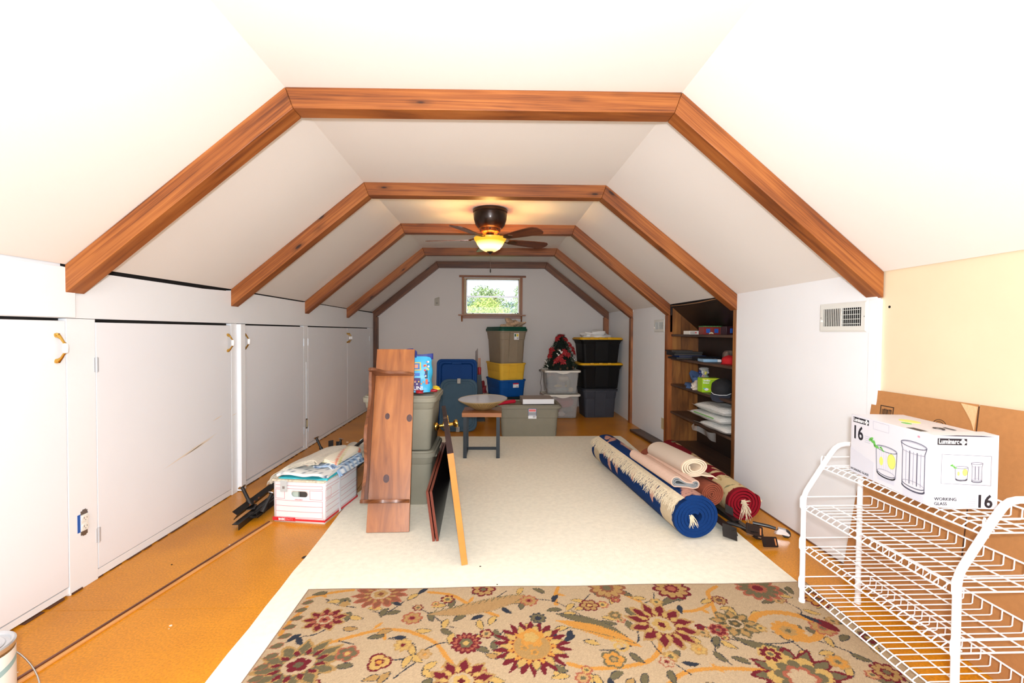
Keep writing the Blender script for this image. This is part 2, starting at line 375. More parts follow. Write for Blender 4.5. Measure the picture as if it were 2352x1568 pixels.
for i, (ya, yb, hy, hg) in enumerate(doors):
    top = 1.176 if i != 1 else 1.172
    d = struct('door_%d' % (i + 1), MB().box(-1.797, XL - (0.0 if i else 0.001), ya, yb, 0.046 if i in (1, 2) else 0.042, top), WHITE2, bevel=0.0012)
    pull(d, hy, (1.062, 1.055, 1.060, 1.055, 1.055)[i])
    if hg:
        hinge(d, hg, 0.98 if i < 2 else 1.03); hinge(d, hg, 0.20 if i < 2 else 0.19)
# scuffs on the second door are paint-thin brown smears
SCUFF = M('brown_scuff', srgb(240, 226, 208), 0.6)
d2 = bpy.data.objects['door_2']
sc = MB()
for (y0_, z0_, y1_, z1_, w) in ((2.546, 0.376, 3.04, 0.47, 0.007), (2.70, 0.40, 3.0, 0.455, 0.005), (2.98, 0.555, 3.09, 0.575, 0.004), (3.20, 0.55, 3.26, 0.56, 0.003)):
    a = Vector((XL + 0.0009, y0_, z0_)); b = Vector((XL + 0.0009, y1_, z1_)); m_ = (a + b) / 2
    sc.add([a, m_ + Vector((0, 0, w)), b, m_ - Vector((0, 0, w))], [(0, 1, 2, 3)])
link('scuff', sc, SCUFF, d2)
for i, (ya, yb) in enumerate(((0.858, 0.862),)): pass
# left baseboard of the part behind the first door
struct('wall_left_front', MB().box(-1.80, XL - 0.001, -2.2, 0.856, 0.036, 1.186), WHITE)

# right wall
wr = struct('wall_right', MB().box(XR, 1.82, 2.004, 3.206, 0.0, 1.43).box(XR, 1.82, 4.51, 5.642, 0.0, 1.44).box(XR, 1.82, 5.73, 6.86, 0.0, 1.44), WHITE, bevel=0.0015)
link('base_strip', MB().box(XR - 0.006, XR, 2.004, 3.206, 0.0, 0.007), M('brown_base_strip', srgb(120, 78, 50), 0.7), wr)  # thin brown strip along the foot of the wall
link('corner_post', MB().box(1.7735, 1.82, 1.992, 2.046, 0.0, 1.30), WHITE, wr, bevel=0.002)
rb = struct('wall_right_front', MB().box(1.792, 1.83, -2.2, 2.0, -0.01, 1.43), BEIGE)
link('nail_hole', MB().lathe([(0, 0), (0.006, 0.0), (0.006, 0.0006), (0, 0.0008)], (1.7918, 1.955, 1.262), 12, axis=(-1, 0, 0)), DARKGAP, rb)
link('leak_blocker', MB().box(1.822, 1.86, 2.0, 3.185, -0.02, 1.50), DARKGAP, wr)  # unseen boards added outside the wall to stop sky light leaking in
link('leak_blocker', MB().box(1.822, 1.86, 4.445, YB, -0.02, 1.50).box(1.802, 1.83, 4.445, YB, 1.39, 1.50), DARKGAP, wr)
SPL = M('pale_joint_wood', srgb(226, 212, 170), 0.7)
# niche with its shelves
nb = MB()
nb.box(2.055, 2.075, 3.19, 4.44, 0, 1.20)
nic = struct('wall_niche', nb, NICHE_SHADE)
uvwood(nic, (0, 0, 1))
xs_ = [1.792, 1.88, 1.97, 2.055]
for k in range(3):
    zt = lambda x: 1.408 - (x - 1.775) * (1.408 - 1.172) / 0.28
    p = MB(); xa, xb = xs_[k] + 0.0006, xs_[k + 1] - 0.0006
    p.hexa([(xa, 4.42, 0.0), (xb, 4.42, 0.0), (xb, 4.44, 0.0), (xa, 4.44, 0.0)], [(xa, 4.42, zt(xa)), (xb, 4.42, zt(xb)), (xb, 4.44, zt(xb)), (xa, 4.44, zt(xa))])
    uvwood(link('side_plank', p, NICHE, nic), (0, 0, 1), k + 0.4)
    p = MB(); p.hexa([(xa, 3.19, 0.0), (xb, 3.19, 0.0), (xb, 3.21, 0.0), (xa, 3.21, 0.0)], [(xa, 3.19, zt(xa)), (xb, 3.19, zt(xb)), (xb, 3.21, zt(xb)), (xa, 3.21, zt(xa))])
    uvwood(link('side_plank', p, NICHE, nic), (0, 0, 1), k + 5.4)
uvwood(link('slanted_top', MB().hexa([(1.775, 3.21, 1.404), (2.056, 3.21, 1.168), (2.056, 4.42, 1.168), (1.775, 4.42, 1.404)], [(1.79, 3.21, 1.42), (2.07, 3.21, 1.186), (2.07, 4.42, 1.186), (1.79, 4.42, 1.42)]), NICHE_SHADE, nic), (0, 1, 0))
link('niche_leak_blocker', MB().hexa([(1.80, 3.19, 1.428), (2.085, 3.19, 1.19), (2.085, 4.44, 1.19), (1.80, 4.44, 1.428)], [(1.80, 3.19, 1.50), (2.10, 3.19, 1.30), (2.10, 4.44, 1.30), (1.80, 4.44, 1.50)]), DARKGAP, nic)  # added over the niche, out of sight, to keep sky light out
link('corner_block', MB().box(1.771, 1.7915, 4.421, 4.509, 1.15, 1.440), NICHE_SHADE, nic)
link('top_leak_strip', MB().box(1.786, 1.80, 3.21, 4.42, 1.39, 1.45), DARKGAP, nic)  # solid dark strip added to close the light leak along the niche top
LIP = MB(); LIP.tube([(1.770, 4.40, 1.404), (1.768, 4.1, 1.398), (1.769, 3.8, 1.399), (1.772, 3.5, 1.409), (1.774, 3.29, 1.412)], 0.004, 6)
link('sagging_edge', LIP, M('raw_panel_edge', srgb(150, 112, 78), 0.8), nic)
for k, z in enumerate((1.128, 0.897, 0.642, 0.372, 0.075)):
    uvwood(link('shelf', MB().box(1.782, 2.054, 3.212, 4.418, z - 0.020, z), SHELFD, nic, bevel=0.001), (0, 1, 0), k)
uvwood(link('jamb_strip', MB().box(1.768, 1.80, 3.200, 3.236, 0.0, 1.31), NICHE, nic, bevel=0.002), (0, 0, 1), 3.3)

# timber frames: collar, two rafters, posts where they stand
LBL = ['nearest stained timber frame, spanning the attic over the carpets', 'second stained timber frame, in front of the ceiling fan', 'third stained timber frame, just behind the ceiling fan',
       'fourth stained timber frame, with a slim post beside the black totes', 'farthest dark timber frame, against the back wall around the window']
def isect(p, d, q, e):
    t = ((q[0] - p[0]) * e[1] - (q[1] - p[1]) * e[0]) / (d[0] * e[1] - d[1] * e[0]); return (p[0] + d[0] * t, p[1] + d[1] * t)
for i, (y, P1, P2, P0, P3) in enumerate(FR):
    t = thing('timber_frame', LBL[i], 'beam', (0, y, 0))
    def off(a, b):  # inward offset of segment a->b (interior is below-right going left to right)
        d = ((b[0] - a[0]), (b[1] - a[1])); L_ = math.hypot(*d); n = (d[1] / L_ * BT, -d[0] / L_ * BT); return (a[0] + n[0], a[1] + n[1]), d
    o1, d1 = off(P0, P1); o2, d2_ = off(P1, P2); o3, d3 = off(P2, P3)
    I1 = isect(o1, d1, o2, d2_); I2 = isect(o2, d2_, o3, d3); I0 = isect(o1, d1, P0, (0, 1)); I3 = isect(o3, d3, P3, (0, 1))
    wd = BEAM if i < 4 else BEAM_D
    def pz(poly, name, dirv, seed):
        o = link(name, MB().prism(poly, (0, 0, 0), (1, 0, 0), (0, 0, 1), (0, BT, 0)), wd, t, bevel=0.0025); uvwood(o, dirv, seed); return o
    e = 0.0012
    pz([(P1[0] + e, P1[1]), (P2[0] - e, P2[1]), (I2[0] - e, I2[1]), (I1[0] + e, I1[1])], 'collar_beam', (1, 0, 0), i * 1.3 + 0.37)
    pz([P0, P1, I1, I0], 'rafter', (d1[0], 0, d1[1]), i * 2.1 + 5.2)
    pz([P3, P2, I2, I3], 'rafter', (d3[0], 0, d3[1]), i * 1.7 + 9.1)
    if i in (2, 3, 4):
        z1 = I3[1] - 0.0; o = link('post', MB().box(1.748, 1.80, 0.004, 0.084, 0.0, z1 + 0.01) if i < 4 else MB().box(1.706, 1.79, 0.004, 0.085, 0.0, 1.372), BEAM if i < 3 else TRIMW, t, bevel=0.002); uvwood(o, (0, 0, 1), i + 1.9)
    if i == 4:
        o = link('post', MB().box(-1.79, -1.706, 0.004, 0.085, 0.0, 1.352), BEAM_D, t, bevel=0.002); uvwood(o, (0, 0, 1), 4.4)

# window in the back wall
w = struct('window_1', MB().box(WX0, -0.392, wy0 - 0.002, wy1, WZ0, WZ1).box(0.410, WX1, wy0 - 0.002, wy1, WZ0, WZ1).box(-0.392, 0.410, wy0 - 0.002, wy1, 1.940, WZ1).box(-0.392, 0.410, wy0 - 0.002, wy1, WZ0, 1.418), M('bare_jamb_wood', srgb(196, 172, 140), 0.6, var=0.1, vscale=20))
def tw(name, mb, d, s): uvwood(link(name, mb, TRIMW, w, bevel=0.0015), d, s)
tw('head_trim', MB().box(-0.498, 0.515, wy0 - 0.026, wy0, 1.965, 1.995), (1, 0, 0), 1)
tw('side_trim', MB().box(-0.457, -0.425, wy0 - 0.02, wy0, 1.400, 1.965), (0, 0, 1), 2)
tw('side_trim', MB().box(0.428, 0.464, wy0 - 0.02, wy0, 1.400, 1.965), (0, 0, 1), 3)
tw('window_sill', MB().box(-0.506, 0.512, wy0 - 0.075, wy0 + 0.03, 1.382, 1.400), (1, 0, 0), 4)
tw('apron', MB().box(-0.44, 0.45, wy0 - 0.018, wy0, 1.342, 1.382), (1, 0, 0), 5)
for x in (-0.455, 0.448):
    tw('bracket', MB().prism([(0, 0), (-0.060, 0), (-0.030, -0.045), (-0.018, -0.088), (0, -0.088)], (x - 0.010, wy0 - 0.002, 1.382), (0, 1, 0), (0, 0, 1), (0.022, 0, 0)), (0, 0, 1), 6 + x)
ALU = M('window_aluminium', srgb(176, 176, 180), 0.35, 0.8)
fm = MB()
for (a, b, c, d) in ((-0.392, 0.410, 1.928, 1.940), (-0.392, 0.410, 1.418, 1.428)): fm.box(a, b, wy0 + 0.045, wy0 + 0.075, c, d)
for (a, b) in ((-0.392, -0.380), (0.398, 0.410)): fm.box(a, b, wy0 + 0.045, wy0 + 0.075, 1.418, 1.940)
link('metal_frame', fm, ALU, w)
link('meeting_rail', MB().box(-0.382, 0.40, wy0 + 0.03, wy0 + 0.062, 1.664, 1.676).box(-0.382, 0.40, wy0 + 0.040, wy0 + 0.07, 1.676, 1.690), ALU, w)
link('latch', MB().box(0.10, 0.114, wy0 + 0.022, wy0 + 0.034, 1.668, 1.682), ALU, w)
gm = bpy.data.materials.new('window_glass'); gm.use_nodes = True; gn = gm.node_tree; gn.nodes.clear()
_o = gn.nodes.new('ShaderNodeOutputMaterial'); _mx = gn.nodes.new('ShaderNodeMixShader'); _t = gn.nodes.new('ShaderNodeBsdfTransparent'); _g = gn.nodes.new('ShaderNodeBsdfGlossy'); _g.inputs['Roughness'].default_value = 0.02
_t.inputs['Color'].default_value = (0.95, 0.98, 0.97, 1); _fz = gn.nodes.new('ShaderNodeFresnel'); _fz.inputs['IOR'].default_value = 1.4
gn.links.new(_fz.outputs[0], _mx.inputs[0]); gn.links.new(_t.outputs[0], _mx.inputs[1]); gn.links.new(_g.outputs[0], _mx.inputs[2]); gn.links.new(_mx.outputs[0], _o.inputs[0])
link('pane', MB().box(-0.381, 0.399, wy0 + 0.056, wy0 + 0.060, 1.684, 1.929), gm, w)
link('pane', MB().box(-0.381, 0.399, wy0 + 0.044, wy0 + 0.048, 1.427, 1.668), gm, w)
BUG = M('black_speck', (0.01, 0.01, 0.012), 0.7)
for k, (x, r) in enumerate(((-0.29, 0.011), (0.31, 0.010), (0.36, 0.012), (0.39, 0.013))):
    o = link('dead_wasp', MB().lathe([(0, -r * 1.3), (r * 0.7, -r * .6), (r * 0.5, 0), (r * 0.8, r * .5), (0, r * 1.2)], (0, 0, 0), 8, axis=(0.3, 0.1, 1)), BUG, loc=(x, wy0 + 0.018, 1.402 + r * 1.25))
    tag(o, ('small dead wasp on the window sill, at its left end', 'small dead wasp on the window sill, leftmost of three at the right', 'small dead wasp on the window sill, middle of three at the right', 'small dead wasp in the right corner of the window sill')[k], 'insect', 'dead wasps on the window sill')

# trees outside
LEAF = [M('leaf_olive', srgb(150, 168, 120), 0.8, var=0.35, vscale=3), M('leaf_bright', srgb(190, 206, 120), 0.8, var=0.3, vscale=3), M('leaf_blue_green', srgb(104, 138, 132), 0.8, var=0.3, vscale=3)]
BARK = M('tree_bark', srgb(90, 74, 60), 0.9)
def tree(label, x, y, ztop, rx, rz, mat, n, base=-3.0, leaf=0.16):
    t = thing('tree', label, 'tree', (x, y, base)); mb = MB(); c = Vector((0, 0, ztop - base - rz))
    blobs = [(c + Vector((random.uniform(-.6, .6) * rx, random.uniform(-.5, .5) * rx, random.uniform(-.7, .72) * rz)), random.uniform(.30, .5) * min(rx, rz)) for _ in range(26)]
    for k in range(n):
        bc, br = random.choice(blobs); d = Vector((random.gauss(0, 1), random.gauss(0, 1), random.gauss(0, 1))).normalized()
        p = bc + d * br * random.uniform(.75, 1.1); a = (d + Vector((random.uniform(-1, 1), random.uniform(-1, 1), random.uniform(-1, 1))) * .7).normalized(); u = a.orthogonal().normalized(); v = a.cross(u); s_ = leaf * random.uniform(.6, 1.3)
        mb.add([p - u * s_ * .5, p + v * s_ * .3, p + u * s_ * .5, p - v * s_ * .3], [(0, 1, 2, 3)])
    tag(link('foliage', mb, mat, t), kind='stuff')
    link('trunk', MB().tube([(0, 0, 0), (0.1, 0, (ztop - base) * .4), (0, 0, (ztop - base) * .8)], [0.22, 0.16, 0.06], 8), BARK, t)
tree('broad olive-green tree outside, in the middle of the window', -0.10, 19.5, 3.12, 1.0, 1.3, LEAF[0], 6500, leaf=.09)
tree('blue-green tree outside, at the left edge of the window', -1.40, 23.5, 3.10, 0.95, 1.3, LEAF[2], 4000, leaf=.10)
tree('sparse tree outside, at the upper right of the window', 0.95, 16.5, 3.0, 0.34, 0.8, LEAF[0], 1100, leaf=.06)
tree('low blue-green tree outside, at the right behind the bright one', 0.90, 25.5, 2.9, 1.0, 1.5, LEAF[2], 3500, leaf=.10)
tree('bright yellow-green tree outside, filling the lower window pane', -0.42, 12.5, 2.02, 0.80, 0.8, LEAF[1], 9000, leaf=.06)
tree('bright leafy tree outside, at the lower right of the window', 0.62, 14.4, 1.98, 0.70, 0.8, LEAF[1], 5200, leaf=.06)
struct('ground', MB().box(-30, 30, 9, 60, -3.2, -3.0), M('lawn', srgb(150, 170, 100), 0.9, var=0.2, vscale=2))

# registers, outlets, thermostat
VENTW = M('register_white', srgb(226, 226, 220), 0.35)
def register(loc, W_, H_, label, dark_right=True):
    t = thing('wall_register', label, 'vent', loc)      # local: x out of wall is -x, y depth along the wall, z up
    hw, hh = W_ / 2, H_ / 2; mb = MB()
    sec = []
    for (k, x) in ((0, 0.0), (0, -0.003), (0.008, -0.006), (0.016, -0.006)): sec.append([(x, hw - k, -hh + k), (x, hw - k, hh - k), (x, -hw + k, hh - k), (x, -hw + k, -hh + k)])
    mb.loft(sec[:1] + sec[1:], True, False)
    iw, ih = hw - 0.030, hh - 0.028
    # frame ring between sec[3] and opening
    a = sec[3]; b = [(-0.006, iw, -ih), (-0.006, iw, ih), (-0.006, -iw, ih), (-0.006, -iw, -ih)]; mb.loft([a, b], False, False)
    link('frame', mb, VENTW, t, sharp=0.3)
    link('duct', MB().add([(-0.001, iw, -ih), (-0.001, iw, ih), (-0.001, -iw, ih), (-0.001, -iw, -ih)], [(0, 1, 2, 3)]), DARKGAP, t)
    link('divider', MB().box(-0.009, -0.002, -0.004, 0.004, -ih, ih), VENTW, t)
    n = 9
    for k in range(n):   # louvres of the far half, nearly closed
        y = 0.010 + (iw - 0.012) * (k + 0.5) / n
        link('louvre', MB().obox((-0.006, y, 0), (0.0025, 0.0058, 0), (0.0006, -0.0002, 0), (0, 0, ih)), VENTW, t)
    for k in range(n):   # open ones in the near half
        y = -0.008 - (iw - 0.010) * (k + 0.5) / n
        link('louvre', MB().obox((-0.0065, y, 0), (0.0036, 0.0040, 0), (0.0004, -0.0004, 0), (0, 0, ih)), VENTW, t)
    for k in range(4):
        link('cross_bar', MB().box(-0.0125, -0.0105, -iw, -0.004, -ih + 2 * ih * (k + .5) / 4 - 0.0012, -ih + 2 * ih * (k + .5) / 4 + 0.0012), VENTW, t)
    link('damper_lever', MB().box(-0.016, -0.004, iw + 0.006, iw + 0.012, -0.022, -0.012), VENTW, t)
    for s in (-1, 1): link('screw', MB().lathe([(0, 0), (0.003, 0), (0, 0.0015)], (-0.006, s * (hw - 0.012), 0), 8, axis=(-1, 0, 0)), GALV, t)
    return t
register((XR - 0.001, 2.205, 1.224), 0.305, 0.145, 'white wall register with open louvres, high on the right wall near the camera')
register((XR - 0.001, 4.725, 1.214), 0.285, 0.130, 'white wall register high on the right wall beyond the wooden niche')
def outlet_face(t, z, ysgn, n=16):
    f = [(0.0165 * math.cos(a), max(-0.0125, min(0.0125, 0.0165 * math.sin(a)))) for a in [2 * PI * k / n for k in range(n)]]
    o = link('socket', MB().prism(f, (0.003, 0, z), (0, 1, 0), (0, 0, 1), (0.006, 0, 0)), PLAST_W, t)
    link('slot', MB().box(0.009, 0.0093, -0.0075, -0.0055, z - 0.001, z + 0.007).box(0.009, 0.0093, 0.0055, 0.0075, z - 0.001, z + 0.006).box(0.009, 0.0093, -0.0016, 0.0016, z - 0.0085, z - 0.0055), DARKGAP, o)
t = thing('power_outlet', 'bare duplex outlet without a cover plate, blue box showing, on the near left wall', 'outlet', (XL, 2.062, 0.290))
link('blue_box', MB().box(-0.0005, 0.0012, -0.030, 0.020, -0.038, 0.040), M('blue_plastic_box', srgb(20, 84, 170), 0.5), t)
link('strap', MB().box(0.0012, 0.003, -0.016, 0.016, 0.034, 0.052).box(0.0012, 0.003, -0.016, 0.016, -0.054, -0.036).box(0.003, 0.0036, -0.009, 0.009, 0.036, 0.058).box(0.003, 0.0036, -0.009, 0.009, -0.058, -0.036), GALV, t)
link('outlet_body', MB().box(0.0012, 0.005, -0.0165, 0.0165, -0.036, 0.036), PLAST_W, t)
outlet_face(t, 0.0185, 1); outlet_face(t, -0.0185, 1)
t = thing('power_outlet', 'small bare outlet in the narrow strip between the far left doors', 'outlet', (XL, 4.437, 0.246))
link('steel_box', MB().box(-0.020, 0.002, -0.006, 0.026, -0.048, 0.048), GALV, t)
link('outlet_body', MB().box(0.002, 0.007, 0.004, 0.022, -0.034, 0.034), M('ivory_plastic', srgb(206, 190, 150), 0.4), t)
t = thing('power_outlet', 'ivory cover plate low on the right wall, left of the wooden niche', 'outlet', (XR, 4.590, 0.21))
link('cover_plate', MB().box(-0.006, 0.0, -0.035, 0.035, -0.057, 0.057), M('ivory_plastic', srgb(206, 190, 150), 0.4), t, bevel=0.002)
# thermostat with its tilted top
t = thing('thermostat', 'small pale thermostat on the back wall, left of the window', 'thermostat', (-0.833, YB, 1.590))
THM = M('thermostat_plastic', srgb(176, 168, 152), 0.45)
link('housing', MB().box(-0.036, 0.036, -0.016, 0.0, -0.058, 0.046), THM, t, bevel=0.003)
link('tilted_cap', MB().prism([(-0.036, 0.048), (0.038, 0.046), (0.038, 0.068), (0.024, 0.070)], (0, -0.014, 0), (1, 0, 0), (0, 0, 1), (0, 0.014, 0)), THM, t)
link('dial', MB().lathe([(0.0, 0), (0.017, 0), (0.016, 0.003), (0.013, 0.003), (0.013, 0.001), (0, 0.001)], (0, -0.0165, -0.020), 20, axis=(0, -1, 0)), M('thermostat_dark', srgb(150, 144, 132), 0.5), t)
link('slot', MB().box(-0.012, 0.012, -0.0168, -0.015, 0.018, 0.021), M('thermostat_dark', (0, 0, 0)), t)

# ------------------------------------------------------------------ ceiling fan
BRONZE = M('dark_bronze', srgb(38, 26, 20), 0.32, 0.6, coat=0.3)
fan = thing('ceiling_fan', 'dark bronze five-blade ceiling fan with a lit amber glass bowl', 'fan', (0.0, 3.88, 0.0))
link('motor_housing', MB().lathe([(0.0, 2.174), (0.142, 2.174), (0.146, 2.168), (0.146, 2.150), (0.140, 2.142), (0.143, 2.136), (0.138, 2.09), (0.124, 2.045), (0.104, 2.020), (0.096, 2.012), (0.0, 2.012)], (0, 0, 0), 48), BRONZE, fan)
link('flywheel', MB().lathe([(0.0, 2.012), (0.088, 2.012), (0.078, 1.984), (0.060, 1.972), (0.0, 1.972)], (0, 0, 0), 40), M('bronze_vented', srgb(92, 60, 34), 0.3, 0.7), fan)
for k in range(8):
    a = 2 * PI * k / 8; link('vent_slot', MB().obox((0.0835 * math.cos(a), 0.0835 * math.sin(a), 1.998), (0.003 * math.cos(a), 0.003 * math.sin(a), 0), (-0.006 * math.sin(a), 0.006 * math.cos(a), 0), (0, 0, 0.008)), DARKGAP, fan)
link('neck', MB().lathe([(0.0, 1.972), (0.032, 1.972), (0.034, 1.950), (0.060, 1.940), (0.060, 1.930), (0.0, 1.930)], (0, 0, 0), 32), BRONZE, fan)
gl = bpy.data.materials.new('amber_glass'); gl.use_nodes = True; b = gl.node_tree.nodes['Principled BSDF']; _nt = gl.node_tree
b.inputs['Base Color'].default_value = (*srgb(210, 130, 30), 1); b.inputs['Roughness'].default_value = 0.35
_tc = _nt.nodes.new('ShaderNodeTexCoord'); _sx = _nt.nodes.new('ShaderNodeSeparateXYZ'); _nt.links.new(_tc.outputs['Object'], _sx.inputs[0])
_cr = _nt.nodes.new('ShaderNodeValToRGB'); _mr = _nt.nodes.new('ShaderNodeMapRange'); _mr.inputs['From Min'].default_value = 1.815; _mr.inputs['From Max'].default_value = 1.935
_nt.links.new(_sx.outputs['Z'], _mr.inputs['Value']); _nt.links.new(_mr.outputs[0], _cr.inputs['Fac'])
e = _cr.color_ramp.elements; e[0].position = 0.0; e[0].color = (1.0, 0.55, 0.12, 1); e[1].position = 1.0; e[1].color = (0.86, 0.42, 0.03, 1)
k_ = e.new(0.30); k_.color = (3.2, 2.5, 1.3, 1); k_ = e.new(0.58); k_.color = (2.4, 1.6, 0.40, 1); k_ = e.new(0.74); k_.color = (0.95, 0.50, 0.03, 1)
_nt.links.new(_cr.outputs['Color'], b.inputs['Emission Color']); b.inputs['Emission Strength'].default_value = 0.95
bowl = link('light_bowl', MB().lathe([(0.020, 1.818), (0.050, 1.824), (0.085, 1.846), (0.108, 1.876), (0.118, 1.898), (0.130, 1.912), (0.137, 1.928), (0.137, 1.935), (0.131, 1.933), (0.124, 1.916), (0.112, 1.900), (0.102, 1.879), (0.082, 1.852), (0.050, 1.830), (0.020, 1.824)], (0, 0, 0), 48), gl, fan)
tag(bowl, 'lit amber glass bowl')
link('finial', MB().lathe([(0.0, 1.795), (0.006, 1.797), (0.008, 1.804), (0.016, 1.810), (0.028, 1.818), (0.028, 1.823), (0.0, 1.824)], (0, 0, 0), 20), BRONZE, fan)
link('pull_chain', MB().tube([(0.004, 0, 1.80), (0.004, 0, 1.675)], 0.0011, 6), CHROME, fan)
link('pull_knob', MB().lathe([(0, 1.640), (0.005, 1.643), (0.0065, 1.655), (0.004, 1.672), (0.002, 1.677), (0, 1.678)], (0.004, 0, 0), 12), BRONZE, fan)
BLADE = wood('blade_wood', srgb(70, 36, 22), srgb(108, 58, 34), srgb(132, 76, 46), 0.35, knots=False)
for k in range(5):
    a = math.radians(98 + 72 * k); c_, s_ = math.cos(a), math.sin(a); R = Matrix.Rotation(a, 4, 'Z') @ Matrix.Rotation(math.radians(-12), 4, 'X')
    prof = [(0.175, 0.036), (0.21, 0.045), (0.30, 0.055), (0.42, 0.066), (0.50, 0.070), (0.535, 0.062), (0.555, 0.040), (0.562, 0.0)]
    poly = prof + [(x, -w) for x, w in reversed(prof[:-1])]
    mb = MB().prism(poly, (0, 0, 0), (1, 0, 0), (0, 1, 0), (0, 0, 0.006)); mb.v = [tuple(R @ Vector((x, y, z)) + Vector((0, 0, 1.918))) for x, y, z in mb.v]
    bo = link('blade', mb, BLADE, fan); uvwood(bo, (c_, s_, 0), k)
    ir = MB()
    ir.tube([(0.055, 0, 0.030), (0.10, 0.0, 0.026), (0.15, 0.030, 0.010), (0.20, 0.034, -0.001)], 0.0052, 6); ir.tube([(0.055, 0, 0.030), (0.10, 0.0, 0.026), (0.15, -0.030, 0.010), (0.20, -0.034, -0.001)], 0.0052, 6)
    ir.prism([(0.165, 0.0), (0.19, 0.034), (0.235, 0.026), (0.262, 0.0), (0.235, -0.026), (0.19, -0.034)], (0, 0, -0.004), (1, 0, 0), (0, 1, 0), (0, 0, 0.004))
    ir.v = [tuple(R @ Vector((x, y, z)) + Vector((0, 0, 1.918))) for x, y, z in ir.v]
    tag(link('blade_iron', ir, M('bronze_vented', (0, 0, 0)), bo), 'bronze blade bracket')
# ------------------------------------------------------------------ painting woven patterns on mesh points
class Paint:
    def __init__(s, P, base, jit=0.0022, seed=3):
        r = np.random.default_rng(seed); s.P0 = P; ph = r.uniform(0, 6.28, (10, 2)); k = r.uniform(-1, 1, (10, 2)) * 900
        q = P.copy()
        for i in range(10):
            w = np.sin(P @ k[i] + ph[i, 0]); q = q + np.stack([w * math.cos(ph[i, 1]), w * math.sin(ph[i, 1])], 1) * jit / 3
        s.P = q; s.C = np.tile(np.array(base, float), (len(P), 1))
    def near(s, c, R): d = s.P - np.array(c); return np.nonzero((np.abs(d[:, 0]) < R) & (np.abs(d[:, 1]) < R))[0]
    def flower(s, c, layers, ang=0.0, sq=1.0):
        """layers: (radius, petals, depth of the notches, colour, phase)"""
        R = max(l[0] for l in layers) * 1.3 / min(sq, 1); I = s.near(c, R); d = s.P[I] - np.array(c); ca, sa = math.cos(ang), math.sin(ang)
        u = d[:, 0] * ca + d[:, 1] * sa; v = (-d[:, 0] * sa + d[:, 1] * ca) / sq; r = np.hypot(u, v); t = np.arctan2(v, u)
        for (rad, n, dep, col, ph) in layers:
            if n > 0: lim = rad * (1 - dep + dep * np.abs(np.cos((t - ph) * n / 2)) ** 0.7)
            elif n < 0:   # pointed, slightly hooked petals
                w = ((t - ph) * -n / (2 * PI) + .12 * r / rad) % 1.0; lim = rad * (1 - dep + dep * (1 - np.abs(2 * w - 1)) ** 0.8) * (1 + .03 * np.sin(t * 31))
            else: lim = rad
            m = r < lim; s.C[I[m]] = col
    def leaf(s, c, L, W, ang, fill, out=None, bend=0.0, ser=0.0):
        I = s.near(c, L * .75 + abs(bend)); d = s.P[I] - np.array(c); ca, sa = math.cos(ang), math.sin(ang)
        u = d[:, 0] * ca + d[:, 1] * sa; v = -d[:, 0] * sa + d[:, 1] * ca; q = u / (L / 2); v = v - bend * (1 - q * q)
        w = W / 2 * np.clip(1 - np.abs(q) ** 2.2, 0, 1) * (1 + 0.25 * q)
        if ser: w = w * (1 + ser * np.abs(np.sin(u * 2 * PI / 0.02)))
        ok = np.abs(q) < 1
        if out is not None: m = ok & (np.abs(v) < w + 0.0028); s.C[I[m]] = out
        m = ok & (np.abs(v) < w); s.C[I[m]] = fill
    def line(s, pts, w, col, smooth=True):
        pts = [np.array(p, float) for p in pts]
        if smooth and len(pts) > 2:
            q = []
            for i in range(len(pts) - 1):
                a, b, c, d = pts[max(i - 1, 0)], pts[i], pts[i + 1], pts[min(i + 2, len(pts) - 1)]
                for k in range(8):
                    t = k / 8; q.append(.5 * ((2 * b) + (-a + c) * t + (2 * a - 5 * b + 4 * c - d) * t * t + (-a + 3 * b - 3 * c + d) * t ** 3))
            pts = q + [pts[-1]]
        for a, b in zip(pts[:-1], pts[1:]):
            c = (a + b) / 2; I = s.near(c, np.linalg.norm(b - a) / 2 + w); d = s.P[I] - a; e = b - a; L = max(e @ e, 1e-9); t = np.clip(d @ e / L, 0, 1)
            m = np.hypot(*(d - t[:, None] * e).T) < w / 2; s.C[I[m]] = col

# ------------------------------------------------------------------ carpets and boards on the floor
CARP = M('cream_carpet_felt', srgb(248, 241, 222), 0.95, var=0.05, vscale=40, bump=0.5, bscale=420, spec=0.1)
def wavy(x0, x1, y0, y1, n=40, a=0.004):
    P = []
    for i in range(n): P.append((x0 + (x1 - x0) * i / n, y1 + random.uniform(-a, a)))
    for i in range(n): P.append((x1 + random.uniform(-a, a), y1 + (y0 - y1) * i / n))
    for i in range(n): P.append((x1 + (x0 - x1) * i / n, y0 + random.uniform(-a, a)))
    for i in range(n): P.append((x0 + random.uniform(-a, a), y0 + (y1 - y0) * i / n))
    return P
c = link('carpet', MB().prism([(x * 1 - (y - 1.5) * 0.024 if x < 0 else x, y) for x, y in wavy(-0.882, 1.432, -0.6, 4.925)], (0, 0, 0.0005), (1, 0, 0), (0, 1, 0), (0, 0, 0.006)), CARP)
tag(c, 'plain cream carpet covering most of the orange floor', 'carpet')
SPK = M('rust_speck', srgb(120, 80, 56), 0.9)

